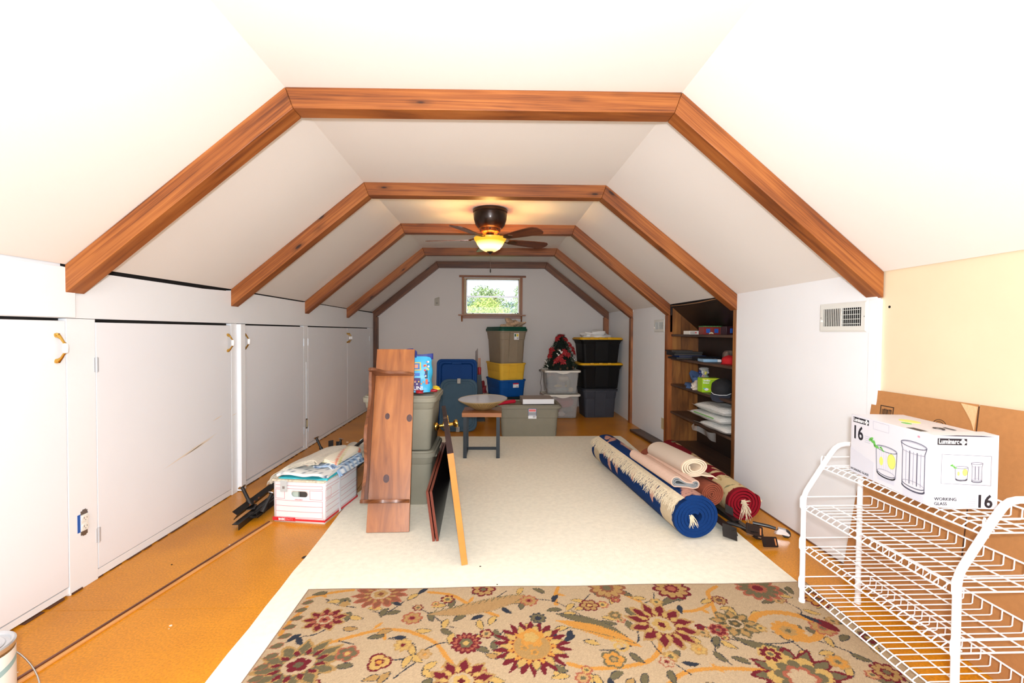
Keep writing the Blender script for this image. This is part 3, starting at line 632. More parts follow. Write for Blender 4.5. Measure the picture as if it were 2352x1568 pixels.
NX, NY = 700, 480
gx = np.linspace(-0.765, 1.462, NX); gy = np.linspace(0.45, 1.998, NY); GX, GY = np.meshgrid(gx, gy)
P = np.stack([GX.ravel(), GY.ravel()], 1)
def c_(r, g, b): return np.array(srgb(r, g, b))
CREAM, MAR, GOLD, ORA, OLI, NAVY, ROSE, DGOLD, TAN = c_(222, 196, 152), c_(118, 34, 44), c_(218, 178, 104), c_(222, 156, 72), c_(112, 102, 74), c_(44, 48, 58), c_(176, 100, 76), c_(190, 150, 92), c_(206, 164, 110)
CREAM = CREAM * np.array([.60, .58, .62]); GOLD = GOLD * .68; ORA = ORA * .70; TAN = TAN * .70; MAR = MAR * .75; OLI = OLI * .8; ROSE = ROSE * .75; DGOLD = DGOLD * .70
pt = Paint(P, CREAM)
# orange vines
for v in ([(-0.62, 1.62), (-0.52, 1.665), (-0.388, 1.715), (-0.30, 1.71), (-0.255, 1.694), (-0.17, 1.64), (-0.125, 1.575), (-0.09, 1.52), (-0.06, 1.47)],
          [(-0.74, 1.93), (-0.66, 1.965), (-0.57, 1.985)], [(-0.237, 1.965), (-0.14, 1.94), (-0.06, 1.87), (0.01, 1.82), (0.06, 1.79)],
          [(0.33, 1.985), (0.31, 1.93), (0.304, 1.86)], [(0.30, 1.52), (0.37, 1.495), (0.483, 1.50), (0.58, 1.525), (0.64, 1.585), (0.66, 1.64)],
          [(0.55, 1.35), (0.62, 1.43), (0.70, 1.475), (0.82, 1.485), (0.96, 1.47)], [(0.76, 1.80), (0.86, 1.80), (0.95, 1.85), (0.98, 1.93), (1.04, 1.975)], [(0.93, 1.74), (0.945, 1.80), (0.96, 1.86)],
          [(0.56, 1.97), (0.62, 1.91), (0.66, 1.87)], [(-0.72, 1.87), (-0.745, 1.78), (-0.75, 1.70)], [(1.20, 1.98), (1.27, 1.93)], [(-0.02, 1.38), (0.1, 1.33), (0.25, 1.35), (0.4, 1.28), (0.6, 1.2)],
          [(-0.7, 1.3), (-0.5, 1.2), (-0.3, 1.22), (-0.1, 1.1)], [(0.7, 1.25), (0.9, 1.18), (1.1, 1.25), (1.3, 1.2)]):
    pt.line(v, 0.017, ORA)
for (x, y, a) in ((-0.40, 1.74, 1.0), (-0.36, 1.68, -1.2), (-0.115, 1.53, .8), (0.64, 1.56, 2.2), (0.80, 1.49, -1), (0.90, 1.80, -.9), (0.96, 1.86, 1.6), (-0.05, 1.90, -1.9), (1.02, 1.96, .6), (0.33, 1.93, 2.8), (-.68, 1.95, -.8)):
    pt.leaf((x, y), 0.055, 0.016, a, ORA)
# thin navy stems
for v in ([(-0.44, 1.83), (-0.38, 1.83), (-0.33, 1.90)], [(-0.29, 1.865), (-0.25, 1.84), (-0.20, 1.80), (-0.14, 1.74), (-0.10, 1.72)], [(-0.34, 1.665), (-0.27, 1.65), (-0.24, 1.63)], [(-0.33, 1.56), (-0.26, 1.56), (-0.16, 1.63), (-0.10, 1.64)],
          [(-0.28, 1.47), (-0.24, 1.52), (-0.20, 1.56)], [(0.06, 1.66), (0.09, 1.70), (0.12, 1.64)], [(0.10, 1.96), (0.05, 1.90), (0.04, 1.86)], [(0.22, 1.90), (0.30, 1.88), (0.36, 1.82), (0.39, 1.79)],
          [(0.42, 1.58), (0.50, 1.585), (0.57, 1.62), (0.59, 1.68)], [(0.62, 1.66), (0.63, 1.58), (0.66, 1.52), (0.70, 1.46)], [(0.86, 1.70), (0.92, 1.63), (1.02, 1.60), (1.12, 1.60), (1.20, 1.63)], [(0.74, 1.93), (0.72, 1.88), (0.68, 1.86)],
          [(1.10, 1.66), (1.14, 1.60), (1.15, 1.54)], [(1.22, 1.62), (1.30, 1.56), (1.36, 1.48), (1.40, 1.40)], [(-0.52, 1.86), (-0.60, 1.88), (-0.66, 1.92)], [(-0.58, 1.74), (-0.62, 1.70), (-0.66, 1.69)],
          [(0.42, 1.88), (0.46, 1.93)], [(0.58, 1.95), (0.54, 1.90)], [(-0.46, 1.64), (-0.52, 1.66)], [(1.25, 1.88), (1.30, 1.80), (1.27, 1.75)], [(0.86, 1.62), (0.83, 1.55), (0.86, 1.50)]):
    pt.line(v, 0.0048, NAVY)
# scattered small leaves
lv = [(-0.70, 1.96, .2, OLI), (-0.62, 1.90, .1, GOLD), (-0.44, 1.85, -.1, GOLD), (-0.36, 1.82, .3, OLI), (-0.55, 1.80, 1.0, GOLD), (-0.18, 1.86, .2, GOLD), (-0.20, 1.79, 1.8, OLI), (-0.14, 1.745, 1.4, GOLD), (-0.09, 1.78, .7, OLI), (-0.13, 1.70, 2.6, OLI), (-0.11, 1.66, 1.4, GOLD),
      (-0.39, 1.675, .2, OLI), (-0.30, 1.665, -.2, NAVY), (-0.24, 1.60, 1.9, GOLD), (-0.22, 1.56, 2.4, GOLD), (-0.25, 1.545, 1.3, GOLD), (-0.17, 1.52, .8, GOLD), (0.06, 1.68, 1.9, OLI), (0.05, 1.62, 1.5, OLI), (0.04, 1.76, 1.1, GOLD), (-0.02, 1.78, .5, NAVY), (0.00, 1.60, -.4, OLI), (0.06, 1.58, .9, GOLD),
      (0.29, 1.82, .1, OLI), (0.36, 1.84, .9, GOLD), (0.40, 1.88, -.3, GOLD), (0.50, 1.76, -.3, GOLD), (0.40, 1.62, -.4, GOLD), (0.55, 1.88, 1.0, GOLD), (0.50, 1.93, 2.2, OLI), (0.62, 1.93, 2.3, OLI), (0.66, 1.89, -.2, GOLD), (0.73, 1.865, -.3, GOLD), (0.80, 1.93, .3, GOLD), (0.86, 1.98, -.4, OLI), (0.72, 1.65, .8, GOLD), (0.78, 1.63, -.6, GOLD),
      (0.84, 1.66, 2.2, GOLD), (0.86, 1.61, 1.3, OLI), (0.84, 1.54, 2.0, OLI), (0.90, 1.52, -.6, OLI), (0.90, 1.60, 2.3, GOLD), (0.98, 1.59, -.5, OLI), (1.03, 1.58, -.3, OLI), (1.06, 1.55, 1.2, GOLD), (1.00, 1.81, .1, GOLD), (0.94, 1.86, .4, GOLD), (1.10, 1.77, .6, GOLD), (1.13, 1.64, 1.6, OLI), (1.20, 1.85, .2, OLI), (1.18, 1.93, .8, OLI),
      (1.14, 1.54, .3, GOLD), (1.22, 1.54, .1, GOLD), (1.28, 1.60, 1.3, GOLD), (1.26, 1.66, 2.0, OLI), (1.35, 1.62, .5, OLI), (1.33, 1.52, 2.4, OLI), (1.42, 1.56, 1.1, GOLD), (1.38, 1.72, 2.5, OLI), (1.40, 1.82, .7, GOLD), (-0.69, 1.68, .9, NAVY), (-0.66, 1.665, 2.2, NAVY), (-0.46, 1.53, .1, OLI), (-0.53, 1.51, .6, OLI), (-0.35, 1.47, .2, DGOLD), (0.45, 1.46, .6, OLI), (0.37, 1.45, 2.0, GOLD), (0.54, 1.44, 1.2, OLI),
      (0.30, 1.70, .4, GOLD), (0.68, 1.79, 1.3, GOLD), (0.60, 1.80, 2.0, OLI), (-0.02, 1.95, .3, OLI), (0.16, 1.955, 1.2, GOLD), (0.24, 1.96, -.6, OLI), (-0.30, 1.93, .9, GOLD), (1.31, 1.93, 1.9, OLI), (1.42, 1.93, .4, GOLD)]
rr = np.random.default_rng(5)
for k in range(110):   # the part nearer than the picture's lower edge
    lv.append((rr.uniform(-.72, 1.45), rr.uniform(.5, 1.42), rr.uniform(0, PI), [GOLD, OLI, GOLD, NAVY][k % 4]))
for k in range(70): lv.append((rr.uniform(-.72, 1.43), rr.uniform(1.40, 1.98), rr.uniform(0, PI), [GOLD, OLI, GOLD, NAVY, OLI, DGOLD][k % 6]))
for (x, y, a, col) in lv: pt.leaf((x, y), 0.062, 0.024, a, col, NAVY if col is not NAVY else None, bend=0.004)
# long serrated leaves
pt.leaf((-0.02, 1.868), 0.42, 0.062, 0.30, TAN * 0.85, OLI * 1.1, bend=-0.02, ser=0.35)
for k in range(14): pt.line([(-0.20 + .026 * k, 1.815 + .008 * k), (-0.185 + .026 * k, 1.84 + .008 * k)], 0.0035, OLI)
pt.leaf((0.42, 1.715), 0.30, 0.042, -0.58, OLI, NAVY, bend=0.02, ser=0.4)
pt.leaf((0.43, 1.675), 0.34, 0.050, -0.50, ORA, None, bend=0.015, ser=0.3)
pt.line([(0.33, 1.71), (0.43, 1.675), (0.56, 1.615)], 0.003, OLI)
for (a0, a1) in ((0.5, 2.6), (-1.4, 0.6)):
    for k in range(10):
        a = a0 + (a1 - a0) * k / 9; pt.leaf((1.175 + .125 * math.cos(a), 1.695 + .085 * math.sin(a)), 0.06, 0.030, a + PI / 2, ORA)
pt.leaf((1.02, 1.60), 0.19, 0.034, -0.45, OLI, NAVY, bend=-0.02, ser=0.3)
pt.leaf((0.80, 1.87), 0.15, 0.026, 0.5, OLI, NAVY, bend=0.01, ser=0.3)
for k in range(22):
    _x, _y, _r = rr.uniform(-.7, 1.42), rr.uniform(1.42, 1.96), rr.uniform(.018, .032); pt.flower((_x, _y), [(_r, int(rr.integers(5, 8)), .35, [MAR, ROSE, DGOLD][k % 3], 0), (_r * .7, 6, .3, [GOLD, TAN][k % 2], 0), (_r * .3, 0, 0, OLI, 0)])
# rings of spiral scroll
for k in range(26):
    a = k * .34; r = .008 + .0011 * k; pt.flower((0.50 + r * math.cos(a), 1.60 + r * math.sin(a)), [(0.006, 0, 0, GOLD, 0)])
# blossoms
def sun(c, R, ang=0, sq=1.0):
    pt.flower(c, [(R * 1.08, -22, .34, MAR, 0), (R * .92, -11, .52, OLI, 0), (R * .88, -11, .54, GOLD, 0), (R * .70, -11, .5, ORA, .3), (R * .60, -22, .3, MAR, 0), (R * .52, 0, 0, ORA, 0), (R * .49, 0, 0, DGOLD, 0)], ang, sq)
    for (dx, dy, r) in ((.15, .1, .14), (-.2, -.05, .12), (.05, -.22, .12)):
        pt.flower((c[0] + dx * R, c[1] + dy * R), [(R * r, 5, .4, ORA, 0), (R * r * .5, 0, 0, DGOLD * .8, 0)])
sun((0.183, 1.611), 0.135)
pt.flower((0.183, 1.66), [(0.05, 5, .3, ORA, .3), (.03, 5, .3, GOLD, 0)])
def palm(c, R, ang, sq, A, B, Cc, n=11):
    pt.flower(c, [(R * 1.06, -n, .34, B, 0), (R * .95, -n, .44, A, 0), (R * .74, -n, .5, B, .3), (R * .66, -n, .5, Cc, .3), (R * .56, -n, .42, A, 0), (R * .44, -n, .3, B, 0), (R * .36, 0, 0, CREAM, 0), (R * .28, 5, .3, Cc, 0), (R * .12, 4, .3, A * .8, 0)], ang, sq)
palm((-0.441, 1.955), 0.115, 0.2, .9, c_(128, 78, 56), ROSE, DGOLD, 13)
palm((-0.616, 1.785), 0.085, 0.1, .85, MAR, DGOLD, ROSE, 9)
palm((-0.616, 1.545), 0.150, 0.5, .8, OLI, DGOLD, MAR, 12)
for (R_, col) in ((.118, MAR),):
    pass
pt.flower((-0.056, 1.636), [(0.058, 14, .25, MAR, 0), (0.046, 14, .35, ROSE, 0), (0.036, 14, .3, MAR, .2), (0.026, 6, .3, OLI, 0), (0.012, 4, .4, GOLD, 0)])
palm((0.696, 1.717), 0.125, 0.5, 1.15, MAR, DGOLD, GOLD * .9, 12)
palm((0.984, 1.715), 0.088, -0.3, .95, DGOLD, OLI, OLI * .6, 9)
pt.flower((1.165, 1.665), [(0.062, 11, .22, ORA, 0), (0.03, 7, .3, DGOLD, 0), (.012, 4, .4, OLI, 0)])
palm((1.058, 1.43), 0.165, 0.3, .85, OLI, MAR, GOLD, 13)
pt.flower((1.058, 1.43), [(0.11, 9, .3, GOLD, .2), (0.085, 9, .3, OLI, 0), (0.06, 7, .3, ROSE, 0), (0.045, 7, .3, CREAM, 0)])
palm((-0.06, 1.455), 0.11, 0.0, .9, MAR, DGOLD, GOLD, 10)
def rose(c, R, A, B, Cc, n=6): pt.flower(c, [(R, n, .28, A, 0), (R * .82, n, .35, B, 0), (R * .4, n, .3, A, .4), (R * .22, 0, 0, Cc, 0)])
rose((-0.468, 1.592), .042, ROSE, OLI, GOLD, 5); rose((-0.346, 1.545), .045, MAR, GOLD, ORA, 3); rose((-0.281, 1.628), .036, DGOLD, GOLD, MAR, 8); rose((-0.197, 1.58), .027, DGOLD, TAN, ORA, 6)
rose((0.192, 1.888), .040, ROSE, DGOLD, MAR, 9); rose((0.441, 1.85), .043, MAR, DGOLD, GOLD, 6); rose((-0.001, 1.975), .055, MAR, DGOLD, OLI, 7); rose((0.545, 1.975), .085, c_(128, 78, 56), DGOLD, OLI, 11)
rose((0.828, 1.958), .085, MAR, DGOLD, ROSE, 10); rose((1.216, 1.955), .10, ROSE, OLI, MAR, 12); rose((-0.277, 1.785), .042, ROSE, DGOLD, MAR, 7); rose((-0.578, 1.905), .026, OLI, OLI, NAVY, 5)
pt.flower((-0.57, 1.885), [(0.022, 5, .3, DGOLD, 0)]); rose((1.00, 1.87), .035, MAR, DGOLD, OLI, 9); rose((0.53, 1.78), .030, DGOLD, OLI, TAN, 7); rose((0.56, 1.885), .022, MAR, ROSE, GOLD, 5)
rose((0.78, 1.58), .032, DGOLD, GOLD, ORA, 6); rose((0.90, 1.68), .038, ROSE, MAR, OLI, 7); rose((1.02, 1.545), .045, GOLD, MAR, OLI, 8); rose((0.84, 1.70), .02, MAR, MAR, NAVY, 5); rose((0.64, 1.52), .028, ROSE, CREAM, MAR, 6)
rose((0.46, 1.535), .045, OLI, ORA, DGOLD, 5); rose((1.23, 1.50), .040, DGOLD, ORA, OLI, 7); rose((1.31, 1.68), .05, ROSE, DGOLD, OLI, 8); rose((1.42, 1.86), .06, MAR, ORA, OLI, 8); rose((1.36, 1.45), .05, MAR, DGOLD, OLI, 8)
rose((1.44, 1.62), .04, OLI, MAR, GOLD, 7); rose((0.22, 1.77), .035, NAVY, OLI, NAVY, 9)
pt.leaf((1.335, 1.70), 0.10, .045, -1.0, MAR, ROSE); pt.leaf((1.30, 1.74), 0.09, .022, -.9, NAVY, None)
for (x, y, R) in ((-.45, 1.2, .12), (.0, 1.05, .13), (.45, 1.2, .12), (.9, 1.0, .13), (1.3, 1.15, .11), (-.5, .8, .12), (.3, .75, .12), (.8, .7, .1)):
    palm((x, y), R, x, .9, MAR, DGOLD, GOLD, 11)
for k in range(30): rose((rr.uniform(-.7, 1.45), rr.uniform(.5, 1.38)), rr.uniform(.025, .045), [MAR, ROSE, DGOLD, OLI][k % 4], [GOLD, TAN, MAR][k % 3], OLI, int(rr.integers(5, 9)))
# left border of dark ovals on orange, thin brown binding
I = np.nonzero(P[:, 0] < -0.735)[0]
for k in range(9): pt.leaf((-0.728 - .006 * (k % 2), 1.90 - k * .052), 0.048, .026, .5, OLI, ROSE)
edge = (P[:, 0] < -0.759) | (P[:, 0] > 1.456) | (P[:, 1] > 1.993)
pt.C[edge] = c_(150, 122, 100)
pt.C *= (1 + np.random.default_rng(2).normal(0, .07, (len(P), 1)))
pt.C = np.clip(pt.C, 0, 1)
z = 0.0105 + 0.0018 * np.sin(GX * 9 + 1) * np.sin(GY * 7); z = z.ravel()
me = bpy.data.meshes.new('oriental_rug'); nv = NX * NY
xs2 = P[:, 0] + (P[:, 1] - 1.998) * 0.03 * (P[:, 0] < 5) * np.clip((0.6 - P[:, 0]), 0, 1) * 0 ; V3 = np.stack([xs2, P[:, 1], z], 1)
low = V3.copy(); low[:, 2] = 0.0066
ii = np.arange(nv).reshape(NY, NX)
q = np.stack([ii[:-1, :-1], ii[:-1, 1:], ii[1:, 1:], ii[1:, :-1]], -1).reshape(-1, 4)
ring = np.concatenate([ii[0, :], ii[1:, -1], ii[-1, -2::-1], ii[-2:0:-1, 0]]); nr = len(ring)
allv = np.concatenate([V3, low[ring]]); rq = np.stack([ring, nv + np.arange(nr), nv + (np.arange(nr) + 1) % nr, np.roll(ring, -1)], 1)
Q = np.concatenate([q, rq]).astype(np.int32)
me.vertices.add(len(allv)); me.vertices.foreach_set('co', allv.astype(np.float32).ravel())
me.loops.add(Q.size); me.loops.foreach_set('vertex_index', Q.ravel()); me.polygons.add(len(Q)); me.polygons.foreach_set('loop_start', np.arange(0, Q.size, 4, dtype=np.int32))
me.polygons.foreach_set('use_smooth', np.ones(len(Q), bool)); me.update(calc_edges=True); me.validate()
me.materials.append(VC('woven_rug', 0.95, 0.5, 500))
o = bpy.data.objects.new('floral_rug', me); COL.objects.link(o); colours(o, np.concatenate([pt.C, np.tile(c_(150, 122, 100), (nr, 1))]))
tag(o, 'beige floral rug with maroon, gold and olive blossoms, nearest the camera', 'rug')

# thin two-tone moulding lying on the floor
t = thing('wood_moulding', 'long thin two-tone wood strip lying on the orange floor', 'moulding', (-1.485, 1.527, 0.0), rz=math.atan2(2.762 - 1.527, -1.274 + 1.485))
uvwood(link('dark_edge', MB().box(-0.035, 1.215, 0.0005, 0.009, 0.0, 0.013), wood('moulding_dark', srgb(70, 34, 22), srgb(104, 58, 40), srgb(128, 76, 54), knots=False), t, bevel=0.001), (1, 0, 0))
uvwood(link('light_edge', MB().box(-0.035, 1.215, -0.015, 0.0, 0.0, 0.008), wood('moulding_light', srgb(196, 130, 64), srgb(222, 160, 92), srgb(232, 178, 112), knots=False), t, bevel=0.001), (1, 0, 0))
t = thing('wood_board', 'short dark-stained board lying on the floor against the right wall', 'board', (1.70, 4.83, 0.003), rz=math.radians(94))
uvwood(link('board', MB().box(-0.36, 0.36, -0.065, 0.065, 0.0, 0.024), SHELFD, t, bevel=0.0015), (1, 0, 0), 3)
# bits of litter on floor and carpet
LIT = [M('litter_dark', srgb(50, 36, 28), 0.9), M('litter_pale', srgb(230, 214, 196), 0.9)]
for k, (x, y, s_, mm) in enumerate(((-0.905, 2.30, .016, 0), (-0.02, 2.18, .006, 0), (0.06, 2.02, .004, 0), (-1.46, 4.7, .014, 1), (-1.30, 4.62, .010, 1), (-1.52, 2.25, .006, 0), (-1.36, 2.45, .006, 1), (-1.20, 1.78, .006, 1), (-1.42, 2.02, .009, 0), (1.43, 3.6, .004, 0))):
    z0 = 0.0067 if -0.9 < x < 1.43 and k in (1, 2) else 0.0002
    mb = MB(); pts_ = [(x + s_ * math.cos(a) * random.uniform(.5, 1), y + s_ * math.sin(a) * random.uniform(.4, 1)) for a in [2 * PI * j / 7 for j in range(7)]]
    mb.prism(pts_, (0, 0, z0), (1, 0, 0), (0, 1, 0), (0, 0, s_ * .25)); o = link('debris', mb, LIT[mm])
    tag(o, ['dark crumb at the left edge of the cream carpet', 'small black crumb on the cream carpet before the leaning door', 'tiny dark crumb on the carpet near the floral rug', 'pale paper scrap on the floor by the far left doors', 'pale wood splinter on the floor behind the leaning shelf', 'tiny dark crumb beside the near left doors', 'pale paint flake between left doors and moulding', 'pale paint flake on the orange floor right of the moulding', 'brown crumb on the floor left of the moulding', 'tiny dark crumb beside the rolled rugs'][k], 'debris', 'crumbs and scraps on the floor')

# ------------------------------------------------------------------ storage totes
def tote(name, label, loc, rz, w, d, h, col, lidcol=None, lidh=0.028, taper=0.12, step=0.68, group='plastic storage totes', rough=0.38, latch=True, ribs=True, mat=None, raised=0.0, lidover=0.022, handles='front'):
    t = thing(name, label, 'storage box', loc, rz, group=group)
    m = mat or M('tote_%d_%d_%d' % tuple(int(c * 255) for c in col), col, .5, spec=.22, bump=0.05, bscale=200, var=0.04, vscale=12)
    def S(f, z, r=0.05): return rrect(w * f, d * f, r, z)
    secs = [S(1 - taper - .02, 0.0, .03), S(1 - taper, 0.008, .045)]
    secs += [S(1 - taper + taper * .62 * step, h * step), S(1 - taper + taper * .62 * step + .018, h * step + 0.006), S(0.985, h - 0.022), S(1.0, h - 0.02), S(1.035, h - 0.018, .06), S(1.035, h, .06)]
    if lidcol is None:
        secs += [S(1.0, h, .05), S(.98, h - .004), S(1 - taper, 0.01, .04)]
        link('body', MB().loft(secs, True, True), m, t, sharp=0.5)
    else:
        link('body', MB().loft(secs, True, True), m, t, sharp=0.5)
        lm = M('lid_%d_%d_%d' % tuple(int(c * 255) for c in lidcol), lidcol, .5, spec=.22, bump=0.05, bscale=200)
        e = 1 + 2 * lidover
        L_ = [S(e, h - 0.006, .065), S(e, h + 0.010, .065), S(e - .008, h + lidh * .5, .064), S(e - .04, h + lidh * .55, .06), S(e - .06, h + lidh, .055), S(e - .14, h + lidh, .05), S(e - .16, h + lidh * .55 if not raised else h + lidh, .045)]
        if raised: L_[-1] = S(e - .16, h + lidh + raised, .045)
        link('lid', MB().loft(L_, True, True), lm, t, sharp=0.5)
    fy = -d / 2
    if ribs:
        wx = w * .16; zt = h - 0.03; f0 = 1 - taper + taper * .62 * step
        yb = fy * f0 * 1.0; yt = fy * 1.0
        mb = MB(); mb.hexa([(-wx, fy * (1 - taper) - .004, .02), (wx, fy * (1 - taper) - .004, .02), (wx, fy * (1 - taper) + .02, .02), (-wx, fy * (1 - taper) + .02, .02)], [(-wx, yt - .010, zt), (wx, yt - .010, zt), (wx, yt + .02, zt), (-wx, yt + .02, zt)])
        link('front_rib', mb, m, t, bevel=0.003)
    if latch:
        for s in ((-1,) if handles == 'front' else (-1, 1)):
            mb = MB(); y = s * d / 2 * 1.035
            mb.box(-w * .17, w * .17, min(y, y + s * .016), max(y, y + s * .016), h - 0.034, h - 0.014)
            link('handle', mb, m, t, bevel=0.004)
    return t
def sticker(t, x, y, z, w, h, stripes, name='label', ang=0.0):
    o = link(name, MB().box(x - w / 2, x + w / 2, y - .0008, y, z - h / 2, z + h / 2), PAPERW, t)
    for (x0, x1, z0, z1, col) in stripes:
        link('print', MB().box(x - w / 2 + x0 * w, x - w / 2 + x1 * w, y - .0012, y - .0004, z - h / 2 + z0 * h, z - h / 2 + z1 * h), M('ink_%d_%d_%d' % tuple(int(c * 255) for c in col), col, 0.5), o)
    return o
RED_, GRY_, YEL_, GRN_, BLU_ = srgb(206, 40, 60), srgb(120, 120, 126), srgb(230, 200, 60), srgb(40, 100, 60), srgb(60, 70, 130)
BARC = [(0.58 + .05 * k, 0.60 + .05 * k, 0.08, .30, srgb(30, 30, 30)) for k in range(7)]
A1 = math.radians(21); CX, CY = 0.200, 6.50
tote('storage_tote', 'dark slate tote at the bottom of the tall stack, half hidden by the table', (CX, CY, 0), A1, .42, .60, .222, srgb(42, 54, 60), srgb(30, 44, 48), lidh=.024)
t = tote('storage_tote', 'blue tote under the yellow one in the tall stack', (CX, CY, .247), A1, .395, .575, .235, srgb(10, 82, 156), None, latch=True, taper=.10, step=.45)
sticker(t, .035, -.295, .160, .085, .062, [(0, 1, .72, 1, RED_)] + BARC)
t = tote('storage_tote', 'yellow tote between the blue and tan ones in the tall stack', (CX, CY, .478), A1, .395, .575, .232, srgb(238, 188, 62), None, latch=True, taper=.10, step=.45)
t = tote('storage_tote', 'tall tan tote with a dark green lid, on top of the tall stack', (CX + .005, CY, .704), A1, .40, .59, .455, srgb(150, 134, 112), srgb(12, 74, 56), lidh=.052, taper=.16, step=.72, lidover=.03)
sticker(t, .030, -.306, .385, .072, .11, [(.2, .8, .80, .95, RED_), (.1, .4, .4, .72, GRN_), (.5, .9, .4, .72, YEL_)] + BARC)
tote('storage_tote', 'dark grey tote at the bottom of the black stack in the right corner', (1.452, 6.22, 0), math.radians(3), .47, .42, .372, srgb(62, 64, 72), srgb(40, 42, 48), lidh=.018, taper=.14)
bk = tote('storage_tote', 'lower black tote with a yellow lid, in the right corner', (1.462, 6.225, .391), math.radians(5), .575, .42, .318, srgb(20, 20, 21), srgb(222, 166, 20), lidh=.022, taper=.16, step=.8, lidover=.03, latch=False)
for k in range(3): link('lid_catch', MB().box(-.17 + k * .12, -.12 + k * .12, -.232, -.218, .316, .345), M('lid_56', srgb(222, 166, 20), .4), bk, bevel=.003)
c2 = copy_tree(bk, loc=(1.455, 6.225, .732), rz=math.radians(6), label='upper black tote with a yellow lid, under the white plastic bag')

# see-through boxes
CLR = bpy.data.materials.new('cloudy_clear_plastic'); CLR.use_nodes = True; _b = CLR.node_tree.nodes['Principled BSDF']
_b.inputs['Base Color'].default_value = (*srgb(206, 206, 204), 1); _b.inputs['Roughness'].default_value = 0.18; _b.inputs['Alpha'].default_value = 0.36
LIDW = M('white_lid_plastic', srgb(226, 220, 208), 0.35)
def clearbox(label, loc, rz, w, d, h, cont):
    t = thing('clear_storage_box', label, 'storage box', loc, rz, group='clear boxes with white lids')
    def S(f, z, r=.03): return rrect(w * f, d * f, r, z)
    link('body', MB().loft([S(.84, .006), S(.86, .02), S(.955, h - .02), S(.96, h - .018), S(.99, h - .015), S(.99, h - .003), S(.95, h - .003), S(.85, .024)], True, True), CLR, t, sharp=.5)
    for s in (-1, 1): link('foot', MB().box(s * w * .27 - .02, s * w * .27 + .02, -d * .36, d * .36, -.0, .012), CLR, t, bevel=.003)
    lid = MB().loft([S(1.06, h - .012, .04), S(1.08, h, .045), S(1.07, h + .012, .04), S(1.02, h + .014, .035), S(1.00, h + .008, .03)], True, True)
    link('lid', lid, LIDW, t, sharp=.5)
    n = 14; poly = [(-.11 + .22 * k / n, 0.0) for k in range(n + 1)] + [(.11 - .22 * k / n, -.026 * math.sin(PI * k / n)) for k in range(1, n)]
    link('lid_latch', MB().prism(poly, (0, -d * .54, h - .004), (1, 0, 0), (0, 0, 1), (0, -.008, 0)), LIDW, t)
    for (x, y, z, r, sx, sy, sz, col) in cont:
        mb = MB(); n = 12
        mb.lathe([(r * math.sin(PI * k / 8) * random.uniform(.9, 1.1), -r * math.cos(PI * k / 8) * sz) for k in range(9)], (x, y, z), n, sx=sx, sy=sy)
        link('contents', mb, M('cont_%d_%d_%d' % tuple(int(c * 255) for c in col), col, .6), t)
    return t
clearbox('lower clear box with a white lid and red things inside, beside the grey tote', (.930, 6.13, 0), math.radians(3), .455, .40, .308,
         [(.05, -.06, .20, .10, 1.4, .9, .75, srgb(190, 40, 60)), (.10, -.08, .09, .07, 1.0, .8, .9, srgb(40, 60, 64)), (-.09, -.06, .12, .09, 1.0, .9, 1.0, srgb(170, 60, 66)), (.0, -.1, .05, .05, 1.2, .8, .7, srgb(220, 210, 200)), (.14, .06, .18, .08, .7, 1, 1, srgb(200, 50, 70))])
clearbox('upper clear box with a white lid, under the small Christmas tree', (.932, 6.13, .324), math.radians(3), .455, .40, .300,
         [(-.12, -.05, .14, .07, 1.0, .9, 1.4, srgb(70, 90, 100)), (.03, -.07, .20, .07, 1.0, .8, .7, srgb(226, 214, 190)), (.10, -.05, .12, .06, .8, .9, 1.3, srgb(120, 130, 110)), (-.05, -.09, .10, .03, 2.0, .8, .6, srgb(214, 190, 120)), (.01, -.10, .05, .03, 3.2, .6, .6, srgb(130, 150, 140)), (.13, -.1, .05, .035, 1, .8, 1, srgb(230, 200, 150)), (-.12, .0, .22, .05, 1.2, 1, 1, srgb(160, 110, 110)), (.06, -.11, .10, .012, 1, 1, 1, srgb(230, 190, 60))])
# small Christmas tree
t = thing('christmas_tree', 'small dark green Christmas tree with red poinsettias, on the clear boxes', 'christmas tree', (.935, 6.10, .640))
mb = MB()
for k in range(3400):
    zz = random.random() ** 1.25 * .44; R = .215 * (1 - zz / .47) ** .85 + .012; a = random.uniform(0, 2 * PI); r = R * random.uniform(.35, 1.0) ** .5; p = Vector((r * math.cos(a), r * math.sin(a), zz + .024))
    d = Vector((math.cos(a) * .8, math.sin(a) * .8, random.uniform(-.5, .7))); d = (d + Vector((random.gauss(0, .5), random.gauss(0, .5), random.gauss(0, .4)))).normalized(); u = d.orthogonal().normalized() * .0035; l = random.uniform(.022, .040)
    mb.add([p - u, p + u, p + d * l], [(0, 1, 2)])
tag(link('foliage', mb, M('pine_needles', srgb(20, 44, 26), 0.7, var=.3, vscale=30), t), kind='stuff')
link('core', MB().lathe([(0, 0), (.17, .004), (.15, .10), (.10, .24), (.05, .36), (0, .43)], (0, 0, 0), 20), M('dark_core', srgb(10, 20, 12), .9), t)
REDP = M('poinsettia_red', srgb(150, 18, 26), 0.55, var=.25, vscale=30)
